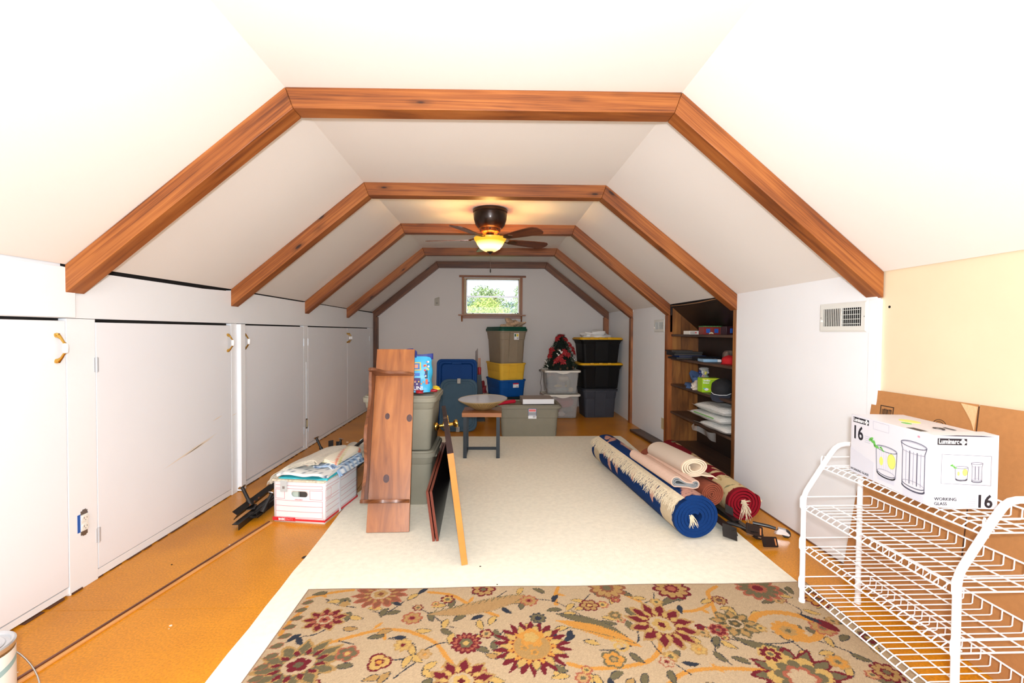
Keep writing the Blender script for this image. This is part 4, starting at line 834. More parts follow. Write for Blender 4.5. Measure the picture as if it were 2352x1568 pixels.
for (x, y, z, s_) in ((-.005, -.03, .435, .055), (-.05, -.07, .40, .05), (.045, -.06, .39, .05), (-.13, -.12, .25, .06), (-.145, -.12, .19, .05), (.13, -.10, .27, .06), (.02, -.15, .235, .055), (.06, -.15, .20, .055), (-.03, -.17, .16, .055), (-.075, -.17, .12, .05), (.0, -.18, .11, .05), (.09, -.09, .33, .05), (.15, -.09, .22, .045)):
    mb = MB(); nrm = Vector((x, y, .06)).normalized(); u = nrm.orthogonal().normalized(); v = nrm.cross(u)
    for k in range(7):
        a = 2 * PI * k / 7 + random.uniform(-.2, .2); d = u * math.cos(a) + v * math.sin(a); e = nrm.cross(d); c0 = Vector((x, y, z)) + nrm * .02; l = s_ * random.uniform(.85, 1.2)
        A = c0; B = c0 + d * l * .55 + e * l * .28 + nrm * .008; C_ = c0 + d * l - nrm * .004; D = c0 + d * l * .55 - e * l * .28 + nrm * .008; Mi = c0 + d * l * .5 + nrm * .002
        mb.add([A, B, C_, D, Mi], [(0, 1, 4), (1, 2, 4), (2, 3, 4), (3, 0, 4)])
    link('poinsettia', mb, REDP, t)
CONE = M('pine_cone_brown', srgb(96, 70, 50), .8)
for (x, y, z) in ((-.06, -.17, .27), (.14, -.16, .04), (-.03, -.19, .02), (.06, -.19, .03), (-.12, -.16, .07)):
    mb = MB()
    for k in range(26):
        zz = k / 26; a = k * 2.4; r = .022 * math.sin(PI * (zz * .85 + .1)) + .003; p = Vector((x, y, z)) + Vector((r * math.cos(a), r * math.sin(a), (zz - .5) * .045)); d = Vector((math.cos(a), math.sin(a), .4)) * .008; e = Vector((-math.sin(a), math.cos(a), 0)) * .006
        mb.add([p - e, p + e, p + d], [(0, 1, 2), (0, 2, 1)])
    mb.lathe([(0, -.02), (.014, -.01), (.014, .01), (0, .02)], (x, y, z), 8); link('pine_cone', mb, CONE, t)
WHB = M('white_ornament', srgb(226, 222, 214), .5)
for (x, y, z, s_) in ((-.02, -.19, .235, 1.2), (-.055, -.18, .20, .9), (-.20, -.06, .10, .8), (.17, -.08, .14, .8), (-.18, -.08, .045, .7)):
    mb = MB(); mb.lathe([(0, -.012 * s_), (.012 * s_, -.006 * s_), (.013 * s_, .003 * s_), (.006 * s_, .014 * s_), (0, .024 * s_)], (x, y, z), 10, axis=(.6, 0, .6)); mb.add([(x, y, z), (x - .035 * s_, y, z + .028 * s_), (x - .012 * s_, y - .004, z + .034 * s_)], [(0, 1, 2)]); link('dove', mb, WHB, t)
t = thing('extension_cable', 'dark power cord hanging down left of the clear boxes', 'cord', (.66, 5.90, 0))
CORD = M('brown_cord', srgb(56, 40, 36), .5)
link('cord', MB().tube([(-.02, .02, .640), (-.005, 0, .615), (.0, 0, .58), (-.012, -.01, .53), (-.018, -.01, .48), (-.006, -.01, .42), (-.012, -.01, .37), (-.025, 0, .335), (.03, .0, .332), (.075, -.01, .345), (.05, -.02, .42), (.03, -.02, .50), (.028, 0, .56), (.035, .05, .64)], .0028, 6), CORD, t)
link('plug', MB().box(-.034, -.012, .01, .03, .632, .655), CORD, t, bevel=.003)
for dx in (-.029, -.018): link('prong', MB().box(dx - .0008, dx + .0008, .017, .023, .655, .668), CHROME, t)

# white bag on the upper black tote
def lump(name, label, cat, loc, w, d, h, mat, seed=0, n=28, group=None, noise=.18, rz=0):
    r = np.random.default_rng(seed); k = r.uniform(-1, 1, (6, 3)) * 3.2; ph = r.uniform(0, 6.28, 6); mb = MB()
    def f(u, v):
        a = 2 * PI * u; b = PI / 2 * (1 - v) if True else 0; x = math.cos(a) * math.sin(b + 0); y = math.sin(a) * math.sin(b); z = math.cos(b)
        q = 1 + noise * sum(math.sin(k[i] @ np.array([x, y, z]) * 2.2 + ph[i]) for i in range(6)) / 2.2
        e = .72; sg = lambda t_: math.copysign(abs(t_) ** e, t_)
        return (sg(x) * w / 2 * q, sg(y) * d / 2 * q, max(0.0, abs(z) ** .8 * h * q))
    mb.grid(f, n, n // 2)
    mb.add([f(i / n, 0) for i in range(n)], [tuple(reversed(range(n)))])
    o = link(name, mb, mat, sharp=1.2, loc=loc, rot=(0, 0, rz)); tag(o, label, cat, group); return o
BAGM = M('thin_white_bag', srgb(232, 230, 226), .3, bump=.6, bscale=30)
lump('plastic_bag', 'crumpled white plastic bag on the upper black tote', 'bag', (1.43, 6.17, 1.073), .34, .22, .072, BAGM, 4, noise=.35)
lump('knitted_cloth', 'crumpled beige knitted cloth on the dark green lid', 'cloth', (.30, 6.45, 1.2125), .24, .22, .085, M('beige_knit', srgb(206, 172, 140), .95, var=.3, vscale=70, bump=1.0, bscale=130), 9, noise=.5)

# the long grey tote in front, its white box and the red roll
GT = srgb(134, 128, 112)
t = tote('storage_tote', 'long low olive-grey tote under the white box, on the carpet edge', (.425, 5.105, .007), 0.0, .66, .41, .318, GT, GT, lidh=.024, taper=.085, step=.62, latch=False, ribs=False, lidover=.04)
sticker(t, .030, -.212, .252, .088, .11, [(.08, .92, .70, .92, srgb(226, 110, 110)), (.06, .94, .34, .66, srgb(150, 152, 158)), (.0, .05, .3, 1, BLU_), (.95, 1.0, .3, 1, BLU_), (0, 1, .96, 1, BLU_), (0, 1, .28, .31, BLU_)] + BARC)
t = thing('cardboard_box', 'flat white cardboard box lying on the long grey tote', 'box', (.52, 5.115, .350), rz=math.radians(3))
link('carton', MB().box(-.175, .175, -.15, .15, 0, .056), M('grey_board', srgb(160, 148, 140), .8, bump=.1), t, bevel=.001)
link('white_side', MB().box(-.172, .172, -.1515, -.1502, .002, .054), PAPERW, t)
t = thing('rolled_umbrella', 'bright red rolled umbrella lying on the left end of the grey tote', 'umbrella', (.20, 4.98, .372), rz=math.radians(35))
link('canopy', MB().tube([(-.17, 0, -.012), (-.10, 0, -.006), (.02, 0, .0), (.08, 0, 0), (.095, 0, 0)], [.010, .017, .021, .021, .010], 10), M('red_cloth', srgb(196, 18, 50), .6, bump=.4, bscale=60), t)

# upright blue tub end and the slate lid with two clips
def flatlid(name, label, loc, rot, w, h, th, col, inset, depth, r=.06):
    t = thing(name, label, 'lid', loc, rot=rot, group=None); m = M('lid2_%d_%d_%d' % tuple(int(c * 255) for c in col), col, .6, spec=.12, var=.05, vscale=10, bump=.05, bscale=150)
    def S(wi, hi, y, rr_=r): return [(a, y, b + h / 2) for a, b, _ in rrect(wi, hi, rr_, 0, 6)]
    mb = MB().loft([S(w, h, th), S(w, h, -.004), S(w - .012, h - .012, -.010), S(w - .045, h - .045, -.010), S(w - .06, h - .06, -.002), S(w - inset, h - inset, -.002, r * .8), S(w - inset - .03, h - inset - .03, depth, r * .6)], True, True)
    mb.f = [tuple(reversed(f)) for f in mb.f]
    link('lid', mb, m, t, sharp=.5); return t
bl = flatlid('tub_lid', 'large royal-blue tub lid standing upright behind the slate one', (-.425, 5.60, .003), (math.radians(-7), 0, 0), .50, .80, .05, srgb(18, 62, 122), .10, .022)
link('grip', MB().box(-.06, .06, -.016, -.006, .735, .765), M('lid2_%d_%d_%d' % tuple(int(c * 255) for c in srgb(18, 62, 122)), (0, 0, 0)), bl, bevel=.004)
gl2 = flatlid('tub_lid', 'slate-blue tub lid with two grey clips, leaning in front of the blue one', (-.368, 5.17, .004), (math.radians(-13), 0, 0), .43, .60, .016, srgb(62, 84, 100), .09, .006, .09)
CLIP = M('grey_clip', srgb(150, 146, 138), .45)
for z in (.575, .025):
    k_ = link('clip', MB().box(-.020, .020, -.024, .004, z - .030, z + .030), CLIP, gl2, bevel=.004); link('clip_button', MB().lathe([(0, 0), (.009, 0), (.007, .004), (0, .004)], (0, -.024, z), 12, axis=(0, -1, 0)), CLIP, k_)
# odds and ends between the lids and the tall stack
t = thing('wooden_cross_piece', 'dark wooden lath standing behind the blue lid', 'wood', (-.185, 5.90, 0)); 
uvwood(link('lath', MB().prism([(-.02, 0), (.012, 0), (.012, .93), (-.02, .885)], (0, 0, 0), (1, 0, 0), (0, 0, 1), (0, .014, 0)), SHELFD, t), (0, 0, 1))
uvwood(link('short_lath', MB().box(.016, .048, .0, .014, .0, .80), TRIMW, t), (0, 0, 1))
lump('bundle', 'dark red folded thing left of the blue tote', 'cloth', (-.12, 6.28, .30), .11, .09, .13, M('dark_red_cloth', srgb(120, 20, 30), .7), 21)
t = thing('cardboard_carton', 'plain pale carton behind the bowl, left of the blue tote', 'box', (-.10, 6.22, 0)); link('carton', MB().box(-.09, .06, -.1, .14, 0, .30), M('pale_carton', srgb(196, 192, 188), .6, bump=.3, bscale=20), t, bevel=.003)
t = thing('small_can', 'small red and white can at the right edge of the blue lid', 'can', (-.147, 5.78, .60)); link('can', MB().lathe([(0, 0), (.020, 0), (.021, .004), (.021, .085), (.018, .09), (0, .09)], (0, 0, 0), 16), M('red_can', srgb(160, 24, 30), .4), t)
t = thing('folded_stand', 'dark folded stand squeezed behind the blue lid', 'stand', (-.15, 5.80, 0)); link('stand', MB().hexa([(-.03, -.02, 0), (.075, -.02, 0), (.075, .10, 0), (-.03, .10, 0)], [(-.03, -.02, .598), (.022, -.02, .598), (.022, .06, .598), (-.03, .06, .598)]), M('very_dark_plastic', srgb(18, 26, 34), .5), t)

# ------------------------------------------------------------------ side table with the glass bowl shade
t = thing('side_table', 'small side table with a wooden top and flat black steel legs', 'table', (-.070, 4.06, .0065), rz=math.radians(-1))
TT = wood('table_top_wood', srgb(118, 66, 34), srgb(160, 98, 54), srgb(184, 122, 72), .45, knots=False)
uvwood(link('table_top', MB().box(-.176, .178, -.006, .325, .372, .410), TT, t, bevel=.0015), (1, 0, 0))
STL = M('blue_black_steel', srgb(52, 58, 64), .45, .4)
for s in (-1, 1):
    link('leg', MB().box(s * .148 - .016, s * .148 + .016, .004, .014, 0.0, .372), STL, t)
    link('base_rail', MB().box(s * .148 - .010, s * .148 + .010, .014, .30, .0, .024), STL, t)
link('cross_rail', MB().box(-.158, .158, .30, .312, 0, .026), STL, t); link('top_rail', MB().box(-.158, .158, .30, .312, .346, .372), STL, t)
for s in (-1, 1): link('leg', MB().box(s * .148 - .010, s * .148 + .010, .3005, .3115, .026, .346), STL, t)
bw = thing('glass_lamp_shade', 'wide shallow fluted glass shade, white inside, upside down on the side table', 'lamp shade', (-.062, 4.235, .4175), rot=(math.radians(2), math.radians(-1.5), 0))
mb = MB(); n = 288; prof = [(.05, 0), (.075, .004), (.125, .035), (.175, .066), (.212, .088), (.226, .097), (.229, .101)]
vs = []; fs = []
for j, (r, z_) in enumerate(prof):
    for k in range(n):
        a = 2 * PI * k / n; q_ = .030 if 1 <= j <= 5 else 0; rr_ = r * (1 + q_ * abs(math.cos(a * 24)) - q_ / 2); vs.append((rr_ * math.cos(a), rr_ * math.sin(a), z_))
for j in range(len(prof) - 1):
    for k in range(n): a = j * n + k; b_ = j * n + (k + 1) % n; fs.append((a, b_, b_ + n, a + n))
fs.append(tuple(reversed(range(n)))); mb.add(vs, fs)
link('fluted_shell', mb, M('amber_fluted_glass', srgb(176, 152, 104), .25, var=.1, vscale=20, coat=.3), bw, sharp=1.0)
link('inner_bowl', MB().lathe([(.229, .101), (.219, .1005), (.20, .088), (.15, .060), (.10, .036), (.05, .026), (0, .024)], (0, 0, 0), 96), M('white_glazed', srgb(222, 230, 244), .08, coat=.5), bw)
link('rim', MB().lathe([(.222, .100), (.226, .104), (.2305, .102), (.229, .098)], (0, 0, 0), 96), M('rim_brown', srgb(168, 148, 120), .3), bw)
kn = link('knob', MB().lathe([(0, .024), (.014, .024), (.014, .05), (.016, .056), (.012, .062), (0, .063)], (0, 0, 0), 20), M('dark_knob', srgb(40, 36, 34), .25, .6), bw)

# ------------------------------------------------------------------ the stack at left: totes, bag, wall shelf, panels, door
G2 = srgb(140, 136, 120)
ta = tote('storage_tote', 'lower olive-grey tote behind the leaning wall shelf', (-.580, 3.175, .007), 0.0, .46, .46, .335, G2, G2, lidh=.022, taper=.13, step=.80, latch=False, ribs=False)
tb = copy_tree(ta, loc=(-.573, 3.175, .366), label='upper olive-grey tote under the bright blue shopping bag')
link('side_grip', MB().box(.215, .235, -.09, .09, .285, .305), M('tote_%d_%d_%d' % tuple(int(c * 255) for c in G2), G2), ta, bevel=.004)
# shopping bag
t = thing('shopping_bag', 'bright blue shopping bag with yellow and purple print and a navy handle', 'bag', (-.515, 3.16, .7265), rz=math.radians(4))
def bagf(u, v):
    a = 2 * PI * u; ex = .5; x = math.copysign(abs(math.cos(a)) ** ex, math.cos(a)) * .125; y = math.copysign(abs(math.sin(a)) ** ex, math.sin(a)) * .060
    q = 1 + .03 * math.sin(v * 14 + a * 3) + .02 * math.sin(a * 7 + 3 * v); k = 1 - .55 * max(0, v - .7) / .3 * 0
    return (x * q, y * q * (1 - .5 * v ** 3), .245 * v)
BAGB = M('bag_blue', srgb(54, 176, 222), .4, bump=.5, bscale=25)
mb = MB(); mb.grid(bagf, 48, 20); mb.add([bagf(i / 48, 0) for i in range(48)], [tuple(reversed(range(48)))]); link('bag_body', mb, BAGB, t, sharp=1.2)
NVY = M('navy_band', srgb(24, 44, 130), .5)
mb = MB(); mb.grid(lambda u, v: tuple(c * (1.03 if i < 2 else 1) for i, c in enumerate(bagf(u, 1.0)[:2])) + (.222 + v * .030 + .010 * math.cos(2 * PI * u) * v,), 48, 2); link('top_band', mb, NVY, t, sharp=1.2)
for yy in (-.032, .032): link('handle', MB().tube([(-.07, yy, .235), (-.068, yy, .265), (-.045, yy, .288), (-.01, yy, .29), (.014, yy, .272), (.018, yy, .235)], .0055, 8), NVY, t)
def patch(x0, x1, z0, z1, col, name='print', dy=0.0, poly=None):
    yy = -.0625 - dy
    P_ = poly or [(x0, z0), (x1, z0), (x1, z1), (x0, z1)]
    return link(name, MB().prism(P_, (0, yy, 0), (1, 0, 0), (0, 0, 1), (0, .0025, 0)), M('print_%d_%d_%d' % tuple(int(c * 255) for c in col), col, .5), t)
patch(-.02, .055, .150, .205, srgb(240, 200, 50)); patch(-.014, .048, .156, .199, srgb(60, 120, 190), dy=.0005); patch(.0, .036, .165, .19, srgb(224, 150, 120), dy=.001)
patch(-.10, .052, .012, .098, srgb(70, 44, 110)); patch(.082, .100, .095, .15, srgb(30, 40, 70)); patch(.086, .102, .055, .09, srgb(216, 90, 60))
patch(-.06, .048, .112, .132, srgb(60, 110, 200), dy=.0003)
rr = random.Random(4)
for k in range(34):
    x = rr.uniform(-.05, .11); z_ = rr.choice([rr.uniform(.055, .08), rr.uniform(.11, .14), rr.uniform(.15, .21)]); 
    if x < .06 and z_ > .145: x = rr.uniform(.07, .11)
    s_ = rr.uniform(.004, .008); cl = rr.choice([srgb(250, 140, 40), srgb(240, 200, 60), srgb(226, 50, 60), srgb(250, 240, 220), srgb(30, 60, 160)])
    patch(0, 0, 0, 0, cl, dy=.0012, poly=[(x + s_ * math.cos(2 * PI * j / 7), z_ + s_ * math.sin(2 * PI * j / 7)) for j in range(7)])
text('lettering', 'FUN!', .036, PAPERW, t, (-.012, -.0645, .018), fr((1, 0, 0), (0, 0, 1), (0, -1, 0)), bold=.0008)
CAND = M('yellow_wrapper', srgb(246, 206, 40), .3, bump=.6, bscale=60); REDW = M('red_wrapper', srgb(176, 30, 44), .35, bump=.6, bscale=60)
for k, (x, y, z_, sx, m_, lb) in enumerate(((-.385, 3.34, .7265, .05, CAND, 'yellow snack wrapper on the tote lid, farther one'), (-.372, 3.27, .7265, .055, CAND, 'yellow snack wrapper on the tote lid, nearer one'), (-.375, 3.16, .7265, .05, REDW, 'red snack wrapper at the foot of the blue bag, right corner'), (-.46, 3.075, .7265, .06, REDW, 'red snack wrapper at the foot of the blue bag, in front'))):
    lump('snack_wrapper', lb, 'wrapper', (x, y, z_), sx, .05, .018, m_, 30 + k, n=16, group='snack wrappers on the tote')

# wall shelf stood on end
L0 = Vector((-.552, 2.555, .0065)); L1 = Vector((-.590, 2.945, 1.020)); ax = (L1 - L0).normalized(); sx_ = Vector((1, .02, 0)).normalized(); nn = sx_.cross(ax).normalized()
if nn.y > 0: nn = -nn
t = thing('wall_shelf', 'stained pine wall shelf with scalloped brackets, stood on end against the totes', 'shelf', tuple(L0))
SHW = wood('pine_shelf_wood', srgb(124, 66, 26), srgb(160, 94, 42), srgb(184, 116, 58), .36, kscale=.9, coat=.4)
LEN = (L1 - L0).length; hw = .119
def at(u, v, s): return sx_ * u + nn * v + ax * s
uvwood(link('shelf_board', MB().obox(at(0, -.009, LEN / 2 + .006), sx_ * hw, nn * .0095, ax * (LEN / 2)), SHW, t, bevel=.0012), ax, 7.0)
SHW2 = wood('pine_edge_wood', srgb(80, 42, 20), srgb(116, 66, 34), srgb(146, 88, 48), .42, knots=False)
def brk(s, flip=1):
    P_ = [(-hw - .006, .0), (-hw - .018, .112), (-hw + .002, .124), (-hw + .024, .114), (-hw + .045, .084), (-hw + .070, .056), (-hw + .10, .046), (-hw + .135, .050), (-hw + .17, .050), (-hw + .205, .036), (hw - .004, .010), (hw - .002, 0)]
    q = []
    for i in range(len(P_)):
        q.append(P_[i])
    o = link('bracket', MB().prism(q, tuple(ax * s), tuple(sx_), tuple(nn), tuple(ax * .019)), SHW2, t, bevel=.0015); uvwood(o, sx_, s * 5)
brk(.915); brk(.160)
# scalloped back rail between the brackets
m_ = 40; P_ = [(0, 0), (.736, 0)] + [(.736 * (1 - k / m_), .088 + .020 * math.cos(2 * PI * k / m_ * 2) * (1 if True else 0) - .014 * math.cos(2 * PI * k / m_)) for k in range(m_ + 1)]
uvwood(link('back_rail', MB().prism(P_, tuple(ax * .179 + sx_ * (-hw - .0185)), tuple(ax), tuple(nn), tuple(sx_ * .018)), SHW2, t, bevel=.0012), ax, 2.2)
KN = M('wood_knot', srgb(74, 46, 46), .5, var=.3, vscale=120)
for (u, s, r) in ((-.033, .660, .017), (.100, .648, .020), (-.022, .295, .021)):
    kk = [(u + r * .85 * math.cos(2 * PI * k / 14), s + r * 1.15 * math.sin(2 * PI * k / 14)) for k in range(14)]
    kk = [(max(-hw, min(hw, a)), b_) for a, b_ in kk]
    link('knot', MB().prism(kk, tuple(nn * .0003), tuple(sx_), tuple(ax), tuple(nn * .0006)), KN, t)

# two dark shelf panels lying on edge, leaning on the totes
PAN = M('black_laminate', srgb(22, 18, 18), .35); REDE = wood('red_brown_edge', srgb(92, 36, 24), srgb(124, 54, 36), srgb(146, 70, 48), knots=False)
for k, dx in enumerate((0.0, .019)):
    o0 = Vector((-.287 + dx, 2.449 + .002 * k, .0067)); e0 = Vector((-.045, 1.22, 0)).normalized(); up = Vector((-.036, 0, .270)).normalized(); wd_ = e0.cross(up).normalized()
    if wd_.x < 0: wd_ = -wd_
    t = thing('shelf_panel', ('left of the two dark shelf panels with red-brown edges, leaning on the totes', 'right of the two dark shelf panels with red-brown edges, leaning on the totes')[k], 'panel', tuple(o0), group='two dark shelf panels')
    Ln = 1.10
    link('panel', MB().obox(e0 * Ln / 2 + up * .136 + wd_ * .007, e0 * (Ln / 2 - .001), up * .134, wd_ * .0068), PAN, t)
    uvwood(link('edge_band', MB().obox(up * .136 + wd_ * .007, e0 * .0012, up * .136, wd_ * .0070), REDE, t), up)
    uvwood(link('edge_band', MB().obox(e0 * Ln / 2 + up * .2715 + wd_ * .007, e0 * Ln / 2, up * .0012, wd_ * .0070), REDE, t), e0)
# small door slab on its side with brass knobs
o0 = Vector((-.112, 2.19, .0068)); e0 = Vector((-.190, 1.41, 0)).normalized(); up = Vector((-.072, 0, .551)).normalized(); wd_ = e0.cross(up).normalized()
if wd_.x < 0: wd_ = -wd_
up = wd_.cross(e0).normalized() if wd_.cross(e0).z > 0 else -wd_.cross(e0).normalized()
t = thing('door_slab', 'narrow wooden door lying on its edge with raw yellow end and brass knobs', 'door', tuple(o0))
DB = M('dark_brown_paint', srgb(62, 42, 42), .5, var=.15, vscale=15); RAW = wood('raw_yellow_wood', srgb(144, 78, 28), srgb(190, 116, 48), srgb(210, 138, 62), .5, knots=False)
H_ = .552; Ln = 1.42
link('slab', MB().obox(e0 * (Ln / 2 + .002) + up * H_ / 2 + wd_ * .0155, e0 * (Ln / 2), up * (H_ / 2), wd_ * .0155), DB, t, bevel=.002)
uvwood(link('raw_end', MB().obox(up * (H_ / 2 + .0) + wd_ * .0155, e0 * .0016, up * (H_ / 2 - .001), wd_ * .0150), RAW, t), up, 2)
kb = e0 * .93 + up * .500 + wd_ * .0155
for s in (-1, 1):
    link('knob', MB().lathe([(0, .0), (.026, 0), (.026, .004), (.012, .008), (.010, .030), (.012, .034), (.024, .040), (.028, .048), (.028, .058), (.024, .064), (0, .066)], tuple(kb + wd_ * (s * .0155)), 24, axis=tuple(wd_ * s)), BRASS, t)
ros = MB()
for k in range(9): ros.lathe([(0, 0), (.011, 0), (.010, .004), (0, .006)], tuple(kb + wd_ * .0155 + e0 * (.004 * math.sin(k * 2)) + up * (-.045 + .0125 * k) * 1.0), 10, axis=tuple(wd_))
link('escutcheon', ros, M('antique_brass', srgb(196, 158, 84), .3, 1.0), t)
link('latch_plate', MB().obox(e0 * .93 + up * (H_ + .0007) + wd_ * .0155, e0 * .028, up * .0010, wd_ * .011), M('worn_brass', srgb(120, 94, 70), .4, .8), t)
# ------------------------------------------------------------------ file box with folded towels
fb = thing('file_box', 'white cardboard file box with red lines, filled with folded towels', 'box', (-1.268, 2.749, .0012), rz=math.radians(-9))
FBW, FBD, FBH = .318, .425, .246
CARDW = M('white_carton', srgb(236, 234, 236), .65, bump=.08, bscale=80); REDI = M('red_ink', srgb(206, 40, 62), .6); REDB = M('red_band', srgb(214, 36, 44), .6)
bul = lambda t_: .010 * math.sin(PI * t_)
def fface(u, z):   # front, slightly bowed
    return (u * FBW, -bul(u) * (z / FBH) - .0, z)
mb = MB()
# walls as bowed sheets; a hole for the hand in the front
def wall(fn, n1=16, n2=10, hole=None):
    mb.grid(fn, n1, n2)
# the front with an oval hand hole
hx0, hx1, hz, hr = .115, .215, .172, .017
ring = []; N = 40
for k in range(N):
    a = 2 * PI * k / N; x = (hx0 + hr if math.cos(a) < 0 else hx1 - hr) + hr * math.cos(a); ring.append((x, hz + hr * math.sin(a)))
outer = []
for (x, z_) in ring:
    cx_, cz_ = (hx0 + hx1) / 2, hz; dx, dz = x - cx_, z_ - cz_; t1 = (FBW - cx_) / dx if dx > 1e-6 else ((0 - cx_) / dx if dx < -1e-6 else 1e9); t2 = (FBH - cz_) / dz if dz > 1e-6 else ((0 - cz_) / dz if dz < -1e-6 else 1e9); q = min(t1, t2); outer.append((cx_ + dx * q, cz_ + dz * q))
for (cx_, cz_) in ((0, 0), (FBW, 0), (0, FBH), (FBW, FBH)):
    i_ = min(range(N), key=lambda i: (outer[i][0] - cx_) ** 2 + (outer[i][1] - cz_) ** 2); outer[i_] = (cx_, cz_)
S_ = 8; rows = []
for s in range(S_ + 1):
    rows.append([fface((a[0] + (b_[0] - a[0]) * s / S_) / FBW, a[1] + (b_[1] - a[1]) * s / S_) for a, b_ in zip(ring, outer)])
mb.loft(rows, False, False); mb.f = [tuple(reversed(f)) for f in mb.f]
wall(lambda u, v: (FBW + bul(u) * v, u * FBD, v * (FBH - .03 * math.sin(PI * u) * (v > .98) * 0)))
wall(lambda u, v: (FBW * (1 - u), FBD, v * FBH)); wall(lambda u, v: (0, FBD * (1 - u), v * FBH))
mb.add([(0, 0, .002), (FBW, 0, .002), (FBW, FBD, .002), (0, FBD, .002)], [(0, 1, 2, 3)])
body = link('carton', mb, CARDW, fb, sharp=.5); sm = body.modifiers.new('thick', 'SOLIDIFY'); sm.thickness = .003; sm.offset = -1
def fl(pts, w=.0016, side=0, col=REDI, name='red_line'):
    """thin printed line on the front (side 0) or right side (1); pts in metres"""
    m_ = MB()
    for (a, b_) in zip(pts[:-1], pts[1:]):
        n = max(1, int(math.hypot(b_[0] - a[0], b_[1] - a[1]) / .03)); 
        for k in range(n):
            p = (a[0] + (b_[0] - a[0]) * k / n, a[1] + (b_[1] - a[1]) * k / n); q = (a[0] + (b_[0] - a[0]) * (k + 1) / n, a[1] + (b_[1] - a[1]) * (k + 1) / n)
            d = Vector((q[0] - p[0], q[1] - p[1])).normalized() * w / 2; e = (-d.y, d.x)
            if side == 0: f_ = lambda x, z: (x, -bul(x / FBW) * (z / FBH) - .0009, z)
            else: f_ = lambda x, z: (FBW + bul(x / FBD) * z / FBH + .0009, x, z)
            C4 = [(p[0] - d.x - e[0], p[1] - d.y - e[1]), (q[0] + d.x - e[0], q[1] + d.y - e[1]), (q[0] + d.x + e[0], q[1] + d.y + e[1]), (p[0] - d.x + e[0], p[1] - d.y + e[1])]
            m_.add([f_(*c) for c in C4], [(0, 1, 2, 3)])
    return link(name, m_, col, fb)
for side, W_ in ((0, FBW), (1, FBD)):
    x0, x1 = .012, W_ - .012
    fl([(x0, .032), (x1, .032), (x1, .132), (x0, .132), (x0, .032)], side=side)
    fl([(x0, .066), (x1, .066)], side=side); fl([(x0, .099), (x1, .099)], side=side)
    fl([(x0, .204), (x1, .204), (x1, .222), (x0, .222)], side=side)
    fl([(x0, .142), (x0 + .058, .142), (x0 + .058, .196), (x0, .196), (x0, .142)], side=side)
    if side == 0: fl([(x1 - .075, .142), (x1, .142), (x1, .196), (x1 - .075, .196), (x1 - .075, .142)], side=side)
    else: fl([(x0, .150), (x1, .150)], side=side)
    fl([(0.001, .016), (W_ - .001, .016)], .012, side, REDB, 'red_band'); fl([(.001, .026), (W_ - .001, .026)], .0015, side, REDB, 'red_band')
fl([(.001, .018), (.125, .018)], .022, 0, REDB, 'red_band')
text('lettering', 'BASIC', .0165, PAPERW, fb, (.030, -.0034, .0125), fr((1, 0, 0), (0, 0, 1), (0, -1, 0)), bold=.0008)
text('lettering', 'DUTY', .0165, M('pink_ink', srgb(240, 150, 150), .6), fb, (.078, -.0038, .0125), fr((1, 0, 0), (0, 0, 1), (0, -1, 0)))
text('lettering', 'OFFICE DEPOT', .0075, REDI, fb, (.137, -.0085, .138), fr((1, 0, 0), (0, 0, 1), (0, -1, 0)))
link('packing_tape', MB().hexa([(FBW + .0096, .155, .012), (FBW + .0096, .178, .012), (FBW + .0106, .178, .012), (FBW + .0106, .155, .012)], [(FBW + .0108, .155, .225), (FBW + .0108, .178, .225), (FBW + .0116, .178, .225), (FBW + .0116, .155, .225)]), M('clear_tape', srgb(230, 228, 232), .3), fb)
link('contents', MB().box(.02, FBW - .02, .03, FBD - .02, .01, .20), M('box_inside', srgb(90, 80, 72), .9), fb)
link('papers', MB().box(.110, .150, .006, .02, .135, .20), M('green_paper', srgb(186, 200, 188), .7), fb)

def cloth(name, label, prof, y0, y1, mat, layers=1, gap=.006, th=.006, wob=.006, seed=0, yaw=0.0, paint=None, skew=0.0, parent_loc=(-1.268, 2.749, .0012), fringe=None):
    """folded cloth: profile (x, z) swept along y, several layers nested"""
    t = thing(name, label, 'towel', parent_loc, rz=math.radians(-9) + yaw, group='folded towels on the file box'); r = random.Random(seed)
    for L_ in range(layers):
        pr = [Vector((p[0], p[1])) for p in prof]; q = []
        for i in range(len(pr) - 1):
            a, b_, c__, d = pr[max(i - 1, 0)], pr[i], pr[i + 1], pr[min(i + 2, len(pr) - 1)]
            for k in range(6):
                u = k / 6; q.append(.5 * ((2 * b_) + (-a + c__) * u + (2 * a - 5 * b_ + 4 * c__ - d) * u * u + (-a + 3 * b_ - 3 * c__ + d) * u ** 3))
        q.append(pr[-1]); n = len(q); nrm = []
        for i in range(n):
            tt = (q[min(i + 1, n - 1)] - q[max(i - 1, 0)]).normalized(); nrm.append(Vector((-tt.y, tt.x)))
        off = -L_ * gap; ph = r.uniform(0, 6)
        ny = 18; mb = MB()
        def pt_(i, j, s):
            v = j / ny; y = y0 + (y1 - y0) * v + skew * i / n; wv = wob * (math.sin(i * .55 + v * 4 + ph) * .6 + math.sin(v * 9 + ph * 2 + i * .2) * .4); p_ = q[i] + nrm[i] * (off + wv + s * th / 2)
            ro = (1 - (2 * v - 1) ** 8) ; return (p_.x, y + .004 * math.sin(i * .8 + L_), p_.y - (1 - ro) * .004)
        top = [[pt_(i, j, 1) for i in range(n)] for j in range(ny + 1)]; bot = [[pt_(i, j, -1) for i in range(n)] for j in range(ny + 1)]
        rows = [t_ + list(reversed(b__)) for t_, b__ in zip(top, bot)]
        mb.loft(rows, True, True); o = link('fold', mb, mat, t, sharp=1.0)
        if paint: colours(o, np.array([paint(*v) for v in mb.v]))
    return t
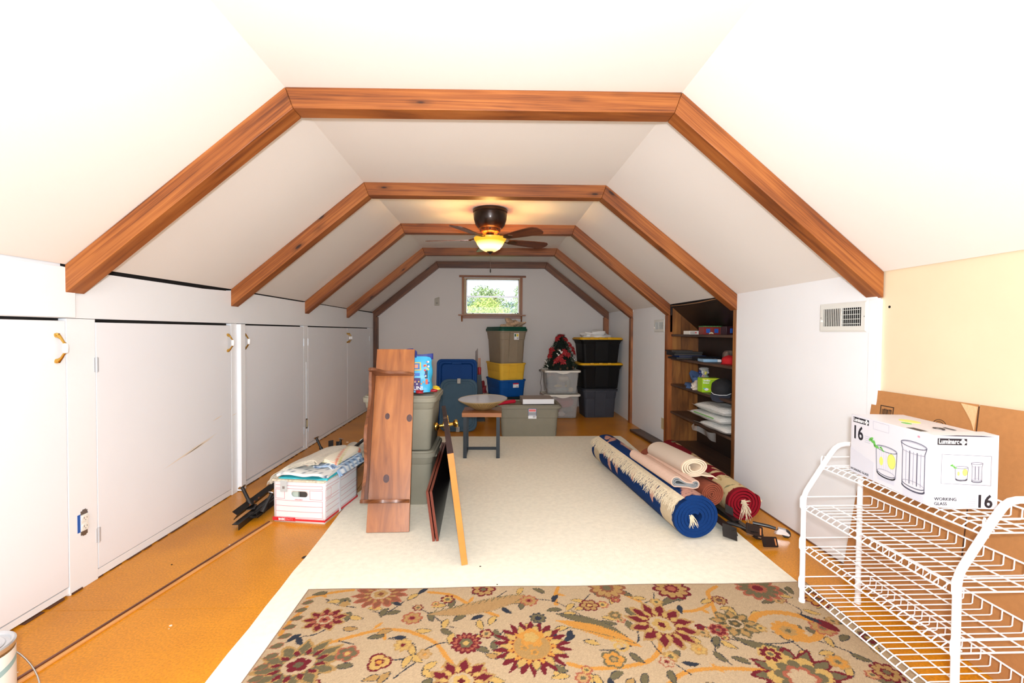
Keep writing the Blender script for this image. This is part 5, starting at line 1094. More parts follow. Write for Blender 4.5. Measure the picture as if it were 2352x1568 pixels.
TWB = M('linen_towel', srgb(206, 196, 178), .95, var=.10, vscale=90, bump=.8, bscale=260, sheen=.2)
AQ = M('aqua_cloth', srgb(60, 190, 204), .7, var=.15, vscale=22, bump=.6, bscale=30)
cloth('towel', 'folded turquoise cloth under the white one, at the front of the file box', [(.01, .250), (.06, .268), (.16, .262), (.25, .262), (.33, .275)], .004, .30, AQ, 3, .006, .007, .003, 1)
def pat(x, y, z):
    b_ = c_(236, 236, 232)
    if y < .2:
        s_ = math.sin(x * 90 + y * 40) * math.sin(y * 120 - x * 20)
        if s_ > .72: return c_(92, 110, 130)
        return b_
    k = math.sin(x * 120); return c_(150, 176, 206) if k > .2 else (c_(220, 226, 190) if k > -.1 else b_)
PT = VC('patterned_towel', .95, .5, 200)
cloth('towel', 'white folded towel with a dark leaf pattern, over the turquoise cloth', [(.02, .288), (.10, .300), (.20, .292), (.29, .296), (.345, .292)], -.008, .33, PT, 2, .007, .008, .005, 2, paint=pat)
cloth('towel', 'blue striped towel draped over the right edge of the file box', [(.19, .305), (.25, .318), (.31, .312), (.35, .290), (.372, .258)], .10, .44, PT, 2, .007, .009, .006, 3, paint=lambda x, y, z: (c_(150, 176, 206) if math.sin(y * 110 + x * 60) > -.1 else (c_(90, 110, 140) if math.sin(y * 110 + x * 60) < -.8 else c_(226, 232, 236))))
cloth('towel', 'cream towel with orange stripes behind the linen one', [(.12, .315), (.18, .338), (.25, .345), (.31, .332), (.325, .312)], .13, .47, PT, 3, .007, .009, .004, 4, paint=lambda x, y, z: (c_(226, 130, 100) if abs((x - .20 + (y - .13) * .3) % .10 - .02) < .006 else (c_(214, 206, 140) if abs((x - .20 + (y - .13) * .3) % .10 - .04) < .005 else c_(238, 228, 208))))
cloth('towel', 'big folded linen towel on top, hanging over the left edge of the file box', [(-.052, .232), (-.030, .262), (.0, .288), (.05, .318), (.12, .344), (.20, .360), (.235, .352), (.238, .336), (.20, .332), (.14, .326)], .02, .40, TWB, 4, .0065, .006, .003, 5, skew=.06)
FRG = MB(); 
for k in range(120):
    y = .02 + .40 * k / 120; x = -.054 + random.uniform(-.004, .004); FRG.tube([(x, y, .232), (x - .006, y + random.uniform(-.003, .003), .216), (x - .008, y, .206 + random.uniform(-.004, .004))], .0011, 3)
tw_ = [o for o in bpy.data.objects if o.get('label', '').startswith('big folded linen')][0]
tag(link('fringe', FRG, TWB, tw_), kind='stuff')
t = thing('document_tray', 'patterned cream tray edge with a clear clip, on the front rim of the file box', 'tray', (-1.268, 2.749, .0012), rz=math.radians(-9))
link('tray', MB().box(-.004, FBW + .008, -.018, FBD, .247, .258), M('mottled_cream', srgb(214, 200, 176), .8, var=.35, vscale=60), t, bevel=.003)
cl = link('clip', MB().box(.052, .094, -.0195, -.0175, .188, .255), M('cloudy_clip', srgb(190, 196, 196), .25), t, bevel=.002); link('clip_hole', MB().box(.066, .080, -.0203, -.0190, .205, .220), M('clip_hole', srgb(130, 124, 120), .5), cl)

# ------------------------------------------------------------------ metal bed frame parts
BLK = BLACKM
def angle(name, parent, p, q, w=.032, th=.003, up=Vector((0, 0, 1)), mat=None, roll_=0.0):
    p, q = Vector(p), Vector(q); d = (q - p).normalized(); s = d.cross(up).normalized(); u = s.cross(d); s, u = s * math.cos(roll_) + u * math.sin(roll_), -s * math.sin(roll_) + u * math.cos(roll_)
    prof = [(0, 0), (w, 0), (w, th), (th, th), (th, w), (0, w)]
    return link(name, MB().prism(prof, tuple(p), tuple(s), tuple(u), tuple(q - p)), mat or BLK, parent)
def glide(parent, a, b_, cupr=.021):
    a, b_ = Vector(a), Vector(b_); d = (b_ - a).normalized()
    l = link('glide_leg', MB().tube([a, a + (b_ - a) * .35, a + (b_ - a) * .36, b_], [.016, .015, .0105, .0105], 14), BLK, parent)
    link('glide_cup', MB().lathe([(0, 0), (.012, 0), (cupr, .004), (cupr + .002, .009), (cupr - .004, .011), (0, .010)], tuple(b_), 20, axis=tuple(d)), CHROME, l)
t = thing('bed_rail', 'black steel bed frame rail with glide feet, beside the file box', 'bed frame', (-1.41, 2.60, .0))
angle('rail', t, (0.0, .03, .034), (-.02, 1.05, .034), .038, roll_=PI); angle('rail', t, (-.045, .10, .060), (-.085, 1.05, .056), .036, roll_=PI * .8); angle('rail', t, (.030, .16, .045), (.030, 1.0, .045), .030, roll_=PI * 1.1)
glide(t, (-.055, .27, .050), (-.125, .30, .152)); glide(t, (.045, .20, .035), (.068, .27, .120))
link('corner_plate', MB().obox((-.055, .26, .045), (.028, .01, 0), (-.012, .035, 0), (0, 0, .003)), BLK, t)
link('corner_plate', MB().obox((.010, .17, .028), (.03, .0, 0), (0, .03, .0), (0, 0, .003)), BLK, t)
for k in range(3): link('keyhole', MB().box(-.052 - .004 * k, -.0505 - .004 * k, .24 + .06 * k, .256 + .06 * k, .058, .068), M('keyhole_bare', srgb(150, 90, 50), .6), t)
t = thing('bed_rail', 'farther black bed frame end with two upright glide feet, behind the towels', 'bed frame', (-1.50, 4.20, .0))
angle('rail', t, (-.02, .0, .034), (.10, .02, .034), .036, roll_=PI); angle('rail', t, (.04, -.5, .036), (.04, .12, .036), .036, roll_=PI); angle('rail', t, (.10, -.45, .05), (.11, .10, .05), .034, roll_=PI)
glide(t, (-.02, .0, .03), (-.085, .02, .155)); glide(t, (.10, .02, .03), (.130, .04, .135))
link('corner_plate', MB().obox((.045, .02, .10), (.022, .0, .004), (0, .002, 0), (.0, 0, .035)), BLK, t); link('corner_plate', MB().obox((.105, .06, .07), (.026, .0, 0), (0, .002, 0), (0, 0, .045)), BLK, t)

# folded chair bag and torn cardboard behind the file box
CNV = M('canvas_grey', srgb(196, 190, 178), .9, var=.12, vscale=18, bump=.6, bscale=60)
t = thing('folding_chair', 'folded canvas chair with black poles, lying behind the file box', 'folding chair', (-1.115, 3.30, .03), rz=math.radians(-3))
def cv(pts, wd, nm, seed):
    mb = MB(); n = 24; 
    def f(u, v):
        x = sum(0 for _ in ()) ; i = u * (len(pts) - 1); k = min(int(i), len(pts) - 2); fr_ = i - k; p = Vector(pts[k]).lerp(Vector(pts[k + 1]), fr_)
        a = 2 * PI * v; return (p.x + wd[0] * math.cos(a) * (1 + .15 * math.sin(5 * u + seed + 3 * a)), p.y, p.z + wd[1] * math.sin(a) * (1 + .2 * math.sin(7 * u + seed)))
    rows = [[f(i / n, j / 16) for j in range(16)] for i in range(n + 1)]; mb.loft(rows, True, True); return link(nm, mb, CNV, t, sharp=1.3)
cv([(-.06, -.05, .11), (-.05, .25, .115), (-.07, .62, .125)], (.05, .032), 'canvas', 1); cv([(.035, .02, .075), (.05, .3, .09), (.02, .66, .13)], (.05, .03), 'canvas', 4); cv([(.01, .62, .15), (.03, .72, .17), (.035, .82, .16)], (.042, .035), 'canvas', 2)
for (a, b_, r) in (((.02, -.10, .16), (.055, .56, .215), .012), ((.06, -.06, .10), (.12, .70, .155), .013), ((.085, -.12, .055), (.13, .74, .095), .009), ((-.02, -.05, .06), (.0, .70, .07), .010)):
    link('pole', MB().tube([a, b_], r, 10), BLK, t)
t = thing('cardboard_scrap', 'torn flat piece of brown cardboard on the floor behind the file box', 'cardboard', (-.97, 3.22, .001), rz=math.radians(4))
CB = M('brown_cardboard', srgb(176, 126, 78), .85, var=.08, vscale=40, bump=.15, bscale=120)
link('sheet', MB().prism([(-.12, .0), (-.08, .03), (-.055, .0), (-.03, .035), (.0, .02), (.03, .05), (.05, .03), (.055, .62), (-.12, .60)], (0, 0, .012), (1, 0, .15), (0, 1, 0), (0, 0, .004)), CB, t)
link('bent_flap', MB().prism([(.05, -.03), (.07, .04), (.062, .5), (.05, .5)], (0, 0, .0), (1, 0, 0), (0, 1, .0), (.012, 0, .034)), CB, t)

# ------------------------------------------------------------------ rolled rugs
def roll_mesh(p0, p1, rout, rin, turns, th, end_deg, sq=1.0, nl=40, ncirc=56, wob=.0, tail=None, seed=0):
    """sheet rolled into a spiral between p0 (near) and p1 (far). returns MB, colour coordinates (s along the sheet from its outer end in m, axial m, side)"""
    p0, p1 = Vector(p0), Vector(p1); ax_ = (p1 - p0); Ln = ax_.length; ax_ = ax_.normalized(); side = ax_.cross(Vector((0, 0, 1))).normalized(); up = side.cross(ax_)
    n = int(ncirc * turns); pts = []; acc = 0; prev = None; r_ = random.Random(seed)
    if tail:
        for (a, b_) in tail: pts.append((a, b_, 0))
    for i in range(n + 1):
        s = i / n; phi = math.radians(end_deg) - s * turns * 2 * PI; r = rout - th / 2 - (rout - rin) * s; r *= 1 + wob * math.sin(phi * 3 + seed) * s
        pts.append((r * math.cos(phi), r * sq * math.sin(phi), 0))
    m_ = len(pts); S_ = [0]
    for i in range(1, m_): S_.append(S_[-1] + math.hypot(pts[i][0] - pts[i - 1][0], pts[i][1] - pts[i - 1][1]))
    out, inn = [], []
    for i in range(m_):
        a, b_ = pts[max(i - 1, 0)], pts[min(i + 1, m_ - 1)]; tx, tz = b_[0] - a[0], b_[1] - a[1]; L_ = math.hypot(tx, tz) or 1; nx, nz = -tz / L_, tx / L_
        if nx * pts[i][0] + nz * pts[i][1] < 0 and not (tail and i < len(tail)): nx, nz = -nx, -nz
        k = .5 * th * (.35 if i in (0, m_ - 1) else 1)
        out.append((pts[i][0] + nx * k, pts[i][1] + nz * k)); inn.append((pts[i][0] - nx * k, pts[i][1] - nz * k))
    mb = MB(); info = []; vs = []
    prof = out + list(reversed(inn)); SS = S_ + list(reversed(S_)); sd = [0] * m_ + [1] * m_
    for j in range(nl + 1):
        c = p0 + ax_ * (Ln * j / nl)
        for (a, b_), s, d in zip(prof, SS, sd): vs.append(c + side * a + up * b_); info.append((s, Ln * j / nl, d))
    w_ = len(prof); fs = []
    for j in range(nl):
        for k in range(w_): a = j * w_ + k; b_ = j * w_ + (k + 1) % w_; fs.append((a, b_, b_ + w_, a + w_))
    for (j, rev) in ((0, False), (nl, True)):
        for i in range(m_ - 1):
            o_ = j * w_; f = (o_ + i, o_ + i + 1, o_ + w_ - 2 - i, o_ + w_ - 1 - i); fs.append(tuple(reversed(f)) if rev else f)
    mb.add(vs, fs); return mb, np.array(info), side, up, ax_, Ln
BLUE, PINK, PCREAM, DPINK = c_(10, 46, 98), c_(196, 146, 130), c_(206, 186, 156), c_(150, 104, 96)
b0, b1 = (1.148, 2.435, .1300), (1.015, 3.92, .1295)
mb, info, sd_, up_, ax_, Ln = roll_mesh(b0, b1, .138, .038, 5.2, .0165, 117, sq=.885, nl=300, ncirc=84, wob=.03, seed=2)
Pq = info[:, :2].copy(); bp = Paint(Pq, BLUE, jit=.003, seed=8)
# outer wrap: s 0 at the fringe edge, grows over the top to the right; second wrap reappears under the fringe
for (s_, a_, L_, W_, an) in ((.16, .10, .16, .07, 1.3), (.15, .22, .12, .05, .9)): bp.leaf((s_, a_), L_, W_, an, PINK, None, ser=.4)
for k in range(7): bp.leaf((.13 + .02 * (k % 3), .05 + .03 * k), .09, .028, .3 + .35 * k, PINK, None, ser=.3)
def cart(s0, s1, a0, a1, cut):
    for (e, col) in ((0, PINK), (.010, DPINK), (.016, PINK), (.024, PCREAM)):
        m_ = (bp.P[:, 0] > s0 + e) & (bp.P[:, 0] < s1 - e) & (bp.P[:, 1] > a0 + e) & (bp.P[:, 1] < a1 - e) & (bp.P[:, 0] - s0 - e + (bp.P[:, 1] - a0 - e) * 1.0 > cut) & (bp.P[:, 0] - s0 - e + (a1 - e - bp.P[:, 1]) > cut); bp.C[m_] = col
cart(.070, .50, .50, 1.24, .07)
for k in range(16): bp.leaf((.20 + .06 * math.sin(k * 2.1), .42 + .045 * k), .10, .03, k * .9, [PINK, DPINK, c_(130, 130, 116), BLUE][k % 4], None, ser=.3)
for k in range(6): bp.leaf((.030 + .018 * k, .035 + .040 * (k % 3)), .11, .034, .4 + .25 * k, PINK, DPINK, ser=.4)
for k in range(5): bp.leaf((.14 + .025 * k, 1.26 + .03 * math.sin(k)), .13, .04, 1.2 + .25 * k, PINK, DPINK, ser=.4)
bp.line([(.085, 1.18), (.12, 1.30), (.11, 1.42)], .008, PINK)
# parts seen low on the left (s around 0.72 .. 0.85)
for (a_, col) in ((1.36, PCREAM), (.10, PCREAM)): 
    m_ = (bp.P[:, 0] > .50) & (bp.P[:, 0] < .72) & (np.abs(bp.P[:, 1] - a_) < .07); bp.C[m_] = col
for (a_, s_) in ((.98, .66), (1.05, .60), (.62, .66), (.90, .62), (.30, .64), (1.20, .66)): bp.leaf((s_, a_), .12, .05, .5, PINK, None, ser=.3)
for k in range(5): bp.leaf((.035 + .02 * (k % 3), 1.28 + .03 * k), .10, .03, .4 + .3 * k, PINK, DPINK, ser=.4)
Cc = bp.C.copy(); Cc[info[:, 2] == 1] = BLUE * 1.05
m_ = (info[:, 2] == 0) & (info[:, 0] > 1.9); Cc[m_] = BLUE
ends = (info[:, 1] < .002); Cc[ends] = BLUE * 1.25
inner = info[:, 0] > 2.9; k_ = inner & (np.sin(info[:, 1] * 16) > .3) & (info[:, 2] == 1); Cc[k_] = DPINK
t = thing('rolled_rug', 'large rolled blue rug with pink flowers and a cream fringe, nearest of the rolls', 'rug', (0, 0, 0))
o = link('rug', mb, VC('blue_wool', .98, .6, 350, .0), t, sharp=1.0); colours(o, Cc * (1 + np.random.default_rng(1).normal(0, .05, (len(Cc), 1))))
P0, P1 = Vector(b0), Vector(b1)
def onr(phi, a, r=.139): ph = math.radians(phi); return P0 + ax_ * a + sd_ * (r * math.cos(ph)) + up_ * (r * .885 * math.sin(ph))
fb_ = MB(); n = 60
fb_.grid(lambda u, v: tuple(onr(117 + 12 * v + 1.6 * math.sin(u * 22) * v, u * Ln, .1412)), n, 6)
FRC = M('cream_fringe', srgb(224, 208, 178), .95, var=.08, vscale=60, bump=.4, bscale=200)
link('fringe_band', fb_, FRC, t, sharp=1.2)
fm_ = MB(); r_ = random.Random(3)
for k in range(760):
    a = Ln * (k + r_.uniform(-.4, .4)) / 760; a = max(.004, min(Ln - .004, a)); e = r_.uniform(152, 170) - 6 * abs(math.sin(a * 18)); sw = r_.uniform(-.026, .026); ro = r_.uniform(.1405, .146); w_ = r_.uniform(.0016, .0028)
    pts_ = []
    for j in range(7):
        v = j / 6; ph = 126 + (e - 126) * v; pts_.append((ph, a + sw * v + .005 * math.sin(v * 5 + k), ro + .003 * math.sin(v * 6 + k) * v))
    vs = []
    for j, (ph, aa, rr2) in enumerate(pts_):
        ww = w_ * (1.25 if j in (1, 4) else 1) * (1 if j < 6 else .4); vs += [onr(ph, aa - ww / 2, rr2), onr(ph, aa + ww / 2, rr2 + .0006)]
    fm_.add(vs, [(2 * j, 2 * j + 1, 2 * j + 3, 2 * j + 2) for j in range(6)])
tag(link('fringe', fm_, FRC, t), kind='stuff')
# inner end of the fringe hanging out of the core
def tassel(parent, c, dirs, mat, l=.05):
    m2 = MB()
    for k in range(16):
        d = Vector((r_.uniform(-.5, .5), -.15 + r_.uniform(-.1, .1), -1 + r_.uniform(-.1, .3))) + Vector(dirs); d.normalize(); c0 = Vector(c) + Vector((r_.uniform(-.01, .01), -.004, r_.uniform(-.01, .01))); L_ = l * r_.uniform(.5, 1.1)
        m2.tube([c0, c0 + d * L_ * .5 + Vector((r_.uniform(-.006, .006), -.006, 0)), c0 + d * L_], [.0026, .0022, .001], 5)
    tag(link('tassel', m2, mat, parent), kind='stuff')
tassel(t, (1.118, 2.428, .140), (.25, 0, 0), FRC, .062)

# brown roll
mb, info, *_ = roll_mesh((1.352, 2.66, .176), (1.262, 3.55, .160), .074, .010, 5.5, .0085, 60, nl=30, ncirc=44, wob=.04, seed=5)
t = thing('rolled_mat', 'small rolled rust-brown mat between the blue and red rugs', 'mat', (0, 0, 0)); link('mat', mb, M('rust_mat', srgb(142, 70, 46), .9, var=.12, vscale=60, bump=.4, bscale=200), t, sharp=1.0)
# red rug
mb, info, sr, ur, ar, Lr = roll_mesh((1.562, 2.69, .106), (1.600, 3.95, .105), .106, .022, 4.6, .0135, 30, nl=200, ncirc=60, wob=.03, seed=6)
WINE, RCRE, RGRN, RPNK = c_(120, 16, 28), c_(214, 190, 142), c_(118, 120, 88), c_(206, 160, 130)
rp = Paint(info[:, :2].copy(), WINE, jit=.003, seed=12)
m_ = (rp.P[:, 1] > .035) & (rp.P[:, 1] < .27); rp.C[m_] = RCRE
for k in range(22): rp.leaf((.02 + .06 * (k % 11), .09 + .13 * (k // 11)), .07, .010, k * 1.3, [c_(178, 146, 96), RGRN, c_(186, 120, 90)][k % 3], None)
for k in range(90): rp.leaf((r_.uniform(0, .7), r_.uniform(.34, 1.2)), .09, .036, r_.uniform(0, 3), [RCRE, RGRN, RPNK, RCRE][k % 4], None, ser=.2)
m_ = (rp.P[:, 1] > .27) & (rp.P[:, 1] < .33); rp.C[m_] = WINE
rp.C[info[:, 2] == 1] = WINE; rp.C[info[:, 0] > .72] = WINE; rp.C[info[:, 1] < .004] = c_(140, 18, 34)
t = thing('rolled_rug', 'rolled wine-red rug with a cream floral border, against the right wall', 'rug', (0, 0, 0)); o = link('rug', mb, VC('red_wool', .98, .6, 350, .0), t, sharp=1.0); colours(o, rp.C)
tassel(t, (1.560, 2.682, .116), (.05, -.05, 0), FRC, .105); tassel(t, (1.545, 2.68, .122), (.4, -.1, .9), FRC, .04)
link('back_fringe', MB().tube([(1.664, 2.70, .10), (1.672, 2.69, .12), (1.668, 2.72, .135), (1.655, 2.75, .15)], [.003, .006, .006, .003], 6), FRC, t)
# cream pad roll on top and the pink-and-grey folded one
PAD = M('cream_pad', srgb(214, 196, 176), .9, var=.05, vscale=80, bump=.5, bscale=320)
mb, info, *_ = roll_mesh((1.262, 2.70, .3260), (1.205, 3.15, .3200), .092, .040, 3.4, .0085, -62, sq=.62, nl=24, ncirc=52, wob=.05, tail=[(.150, -.078), (.12, -.060), (.085, -.057)], seed=7)
t = thing('rolled_carpet_pad', 'short cream roll of carpet padding lying across the other rolls', 'carpet pad', (0, 0, 0)); o = link('pad', mb, VC('cream_pad_vc', .92, .5, 320), t, sharp=1.0)
colours(o, np.where((info[:, 1] < .003)[:, None] | (info[:, 2] == 1)[:, None], c_(238, 216, 188), c_(206, 188, 170)))
t = thing('rolled_mat', 'narrow folded pink mat with a grey back, on top of the blue rug', 'mat', (0, 0, 0))
PKM = M('pink_mat', srgb(222, 188, 168), .9, var=.04, vscale=60, bump=.4, bscale=260); GRB = M('grey_rubber_back', srgb(136, 142, 144), .7)
def snake(cs, p0, p1, th, mat, nm, nl=16):
    p0, p1 = Vector(p0), Vector(p1); a_ = (p1 - p0).normalized(); s_ = a_.cross(Vector((0, 0, 1))).normalized(); u_ = s_.cross(a_); q = []
    for i in range(len(cs) - 1):
        a, b_, c__, d = [Vector(cs[j]) for j in (max(i - 1, 0), i, i + 1, min(i + 2, len(cs) - 1))]
        for k in range(6): u = k / 6; q.append(.5 * ((2 * b_) + (-a + c__) * u + (2 * a - 5 * b_ + 4 * c__ - d) * u * u + (-a + 3 * b_ - 3 * c__ + d) * u ** 3))
    q.append(Vector(cs[-1])); n = len(q); A, B = [], []
    for i in range(n):
        tt = (q[min(i + 1, n - 1)] - q[max(i - 1, 0)]).normalized(); nn_ = Vector((-tt.y, tt.x)) * th / 2; A.append(q[i] + nn_); B.append(q[i] - nn_)
    prof = A + list(reversed(B)); rows = [[p0 + (p1 - p0) * (j / nl) + s_ * p.x + u_ * p.y for p in prof] for j in range(nl + 1)]
    mb = MB(); mb.loft(rows, False, False); w_ = len(prof)
    for (j, rev) in ((0, False), (nl, True)):
        for i in range(n - 1): o_ = j * w_; f = (o_ + i, o_ + i + 1, o_ + w_ - 2 - i, o_ + w_ - 1 - i); mb.f.append(tuple(reversed(f)) if rev else f); mb.mi.append(0)
    return link(nm, mb, mat, t, sharp=1.0)
pk0, pk1 = (1.118, 2.545, .2895), (1.058, 3.14, .2875)
snake([(.075, -.010), (.03, -.004), (.0, .012), (-.022, .028), (-.052, .026), (-.064, .0), (-.050, -.022), (-.02, -.026), (.03, -.032), (.07, -.040), (.098, -.034), (.104, -.012), (.088, .004), (.06, -.002)], pk0, pk1, .006, PKM, 'pink_pile')
snake([(.078, -.017), (.03, -.011), (.0, .004), (-.022, .020), (-.046, .019), (-.055, .0), (-.044, -.015), (-.018, -.019), (.032, -.025), (.07, -.033), (.091, -.029), (.097, -.012), (.085, -.003), (.066, -.009)], tuple(Vector(pk0) + Vector((0, -.001, 0))), pk1, .007, GRB, 'grey_back')
snake([(.05, -.016), (.02, -.008), (-.02, .010), (-.040, .008), (-.044, -.004), (-.03, -.011), (.03, -.018), (.07, -.025), (.084, -.020), (.082, -.012)], tuple(Vector(pk0) + Vector((0, -.0015, 0))), pk1, .006, GRB, 'grey_back')

# bed frame parts by the rolled rugs, with strap plates and castors
t = thing('bed_rail', 'black steel bed frame bars with flat slotted plates, between the rolled rugs', 'bed frame', (1.40, 2.42, 0))
angle('rail', t, (.095, .0, .050), (-.02, .95, .060), .040, roll_=PI * .95); angle('rail', t, (.05, .12, .066), (.05, .95, .080), .034, roll_=PI); angle('rail', t, (-.02, .02, .060), (-.06, .9, .065), .040, roll_=PI * 1.1)
def plate(c, ux, uy, hw_, hh_):
    c, ux, uy = Vector(c), Vector(ux).normalized(), Vector(uy).normalized(); n_ = ux.cross(uy).normalized()
    mb = MB(); P_ = [(a, b_) for a, b_, _ in rrect(hw_ * 2, hh_ * 2, .006, 0)]; mb.prism(P_, tuple(c), tuple(ux), tuple(uy), tuple(n_ * .003)); o = link('slotted_plate', mb, M('dark_brown_steel', srgb(52, 40, 36), .35, .5), t)
    link('slot', MB().prism([(a + hw_ * .72, b_) for a, b_, _ in rrect(.0075, hh_ * 1.35, .0036, 0)], tuple(c + n_ * .0031), tuple(ux), tuple(uy), tuple(n_ * .0004)), M('slot_bare', srgb(196, 124, 70), .6), o)
    link('slot', MB().prism([(a - hw_ * .72, b_) for a, b_, _ in rrect(.0060, hh_ * 1.1, .003, 0)], tuple(c + n_ * .0031), tuple(ux), tuple(uy), tuple(n_ * .0004)), DARKGAP, o)
plate((.112, -.075, .032), (1, .03, -.05), (0.05, .5, .9), .042, .026); plate((.078, .012, .058), (1, -.25, -.25), (.25, .5, .9), .044, .028)
link('bracket', MB().obox((-.055, .02, .045), (.035, -.01, -.01), (.008, .02, .028), (.002, .003, -.002)), BLK, t); link('bracket', MB().obox((.03, .19, .10), (.022, -.004, -.012), (.004, .01, .020), (.002, .004, -.002)), BLK, t)
def castor(x, y, ang_, lab):
    k_ = thing('castor_arm', lab, 'castor', (x, y, 0), rz=ang_)
    link('arm', MB().tube([(-.15, 0, .050), (-.07, 0, .046), (-.035, 0, .040)], [.010, .010, .009], 10), BLK, k_)
    link('fork', MB().prism([(-.045, .012), (-.020, .044), (.012, .040), (.034, .020), (.030, .012), (.0, .014)], (0, -.0135, .002), (1, 0, 0), (0, 0, 1), (0, .0015, 0)), CHROME, k_)
    link('fork', MB().prism([(-.045, .012), (-.020, .044), (.012, .040), (.034, .020), (.030, .012), (.0, .014)], (0, .012, .002), (1, 0, 0), (0, 0, 1), (0, .0015, 0)), CHROME, k_)
    link('fork_bridge', MB().obox((-.004, 0, .0455), (.020, 0, -.002), (0, .0135, 0), (0, 0, .001)), CHROME, k_)
    link('wheel', MB().lathe([(0, -.011), (.018, -.011), (.0225, -.007), (.0225, .007), (.018, .011), (0, .011)], (.016, 0, .0226), 24, axis=(0, 1, 0)), BLK, k_)
castor(1.665, 2.47, math.radians(-30), 'castor with a bright fork, nearest the right wall'); castor(1.500, 2.455, math.radians(-42), 'castor with a brassy fork beside the end of the blue rug roll')
# ------------------------------------------------------------------ things on the niche shelves
CBX = M('white_card', srgb(226, 222, 214), .6)
t = thing('card_box', 'flat white box on the top niche shelf, left of the painted tin', 'box', (1.790, 4.02, 1.1285), rz=math.radians(2)); link('carton', MB().box(0, .138, 0, .12, 0, .032), CBX, t, bevel=.001)
link('print', MB().box(.004, .05, -.0008, 0, .004, .028), M('print_grey', srgb(176, 168, 160), .6), t); link('print', MB().box(.052, .066, -.0008, 0, .008, .024), M('print_red2', srgb(196, 90, 90), .6), t)
t = thing('painted_tin', 'small red and green tin house with blue windows, on the top niche shelf', 'tin', (1.842, 3.86, 1.1285), rz=math.radians(-2))
link('tin_body', MB().box(0, .160, 0, .10, 0, .066), M('tin_red', srgb(132, 44, 36), .4), t, bevel=.002); link('tin_lid', MB().box(-.002, .162, -.002, .102, .066, .075), M('tin_green', srgb(50, 120, 66), .4), t, bevel=.002)
for x in (.024, .095): link('window_print', MB().box(x, x + .034, -.0012, 0, .014, .050), M('tin_blue', srgb(44, 90, 176), .4), t)
link('sign_print', MB().prism([(.048, .004), (.052, .016), (.068, .021), (.084, .016), (.088, .004), (.076, .008), (.06, .008)], (0, -.0016, 0), (1, 0, 0), (0, 0, 1), (0, .0014, 0)), M('tin_cream', srgb(220, 220, 180), .4), t)
for k in range(12): link('light_print', MB().box(.004 + .0125 * k, .008 + .0125 * k, -.0030, -.0018, .069, .072), M('tin_dot%d' % (k % 2), (srgb(230, 60, 60), srgb(120, 220, 120))[k % 2], .4), t)
link('corner_print', MB().box(.148, .158, -.0012, 0, .0, .066), M('tin_stripe', srgb(226, 200, 180), .4), t)
t = thing('painted_tin', 'darker second tin at the right end of the top niche shelf', 'tin', (1.952, 3.68, 1.1285)); link('tin_body', MB().box(0, .09, 0, .10, 0, .070), M('tin_dark', srgb(54, 22, 30), .4), t, bevel=.002); link('window_print', MB().box(.03, .06, -.0012, 0, .014, .052), M('tin_blue', (0, 0, 0)), t)
bcol = [srgb(16, 18, 26), srgb(20, 56, 120), srgb(24, 26, 32), srgb(52, 54, 56), srgb(34, 24, 24)]
bl_ = ['lowest black book of the stack on the second niche shelf', 'dark blue book in the stack on the second niche shelf', 'black book above the blue one in the stack on the second niche shelf', 'grey-edged book near the top of the stack on the second niche shelf', 'topmost reddish-black book of the stack on the second niche shelf']
zz = .8975
for k in range(5):
    th = (.018, .014, .020, .014, .013)[k]; dx = (0, .03, -.012, .0, -.03)[k]
    t = thing('book', bl_[k], 'book', (1.725 + dx, 4.145 + .01 * k, zz), rz=math.radians((2, -2, 1, 3, -3)[k]), group='books on the second niche shelf'); W_ = (.28, .25, .27, .27, .20)[k]
    cvm = M('book_%d' % k, bcol[k], .4)
    link('cover', MB().box(0, W_, 0, .19, 0, .0022).box(0, W_, 0, .19, th - .0022, th).box(0, .0022, 0, .19, .0022, th - .0022), cvm, t); link('pages', MB().box(.0022, W_ - .004, .003, .187, .0023, th - .0023), M('dark_pages', srgb(60, 56, 52) if k != 1 else srgb(24, 70, 150), .7), t); zz += th + .0004
t = thing('book', 'light blue notebook lying on the second niche shelf', 'book', (1.800, 3.760, .8975), rz=math.radians(-4)); link('cover', MB().box(0, .118, 0, .13, 0, .024), M('light_blue_cover', srgb(140, 176, 204), .5), t, bevel=.003); link('pages', MB().box(.119, .150, .002, .128, .001, .022), PAPERW, t)
t = thing('binder', 'black binder behind the light blue notebook', 'book', (1.83, 3.92, .8975)); link('cover', MB().box(0, .20, 0, .13, 0, .034), M('book_0', (0, 0, 0)), t, bevel=.002)
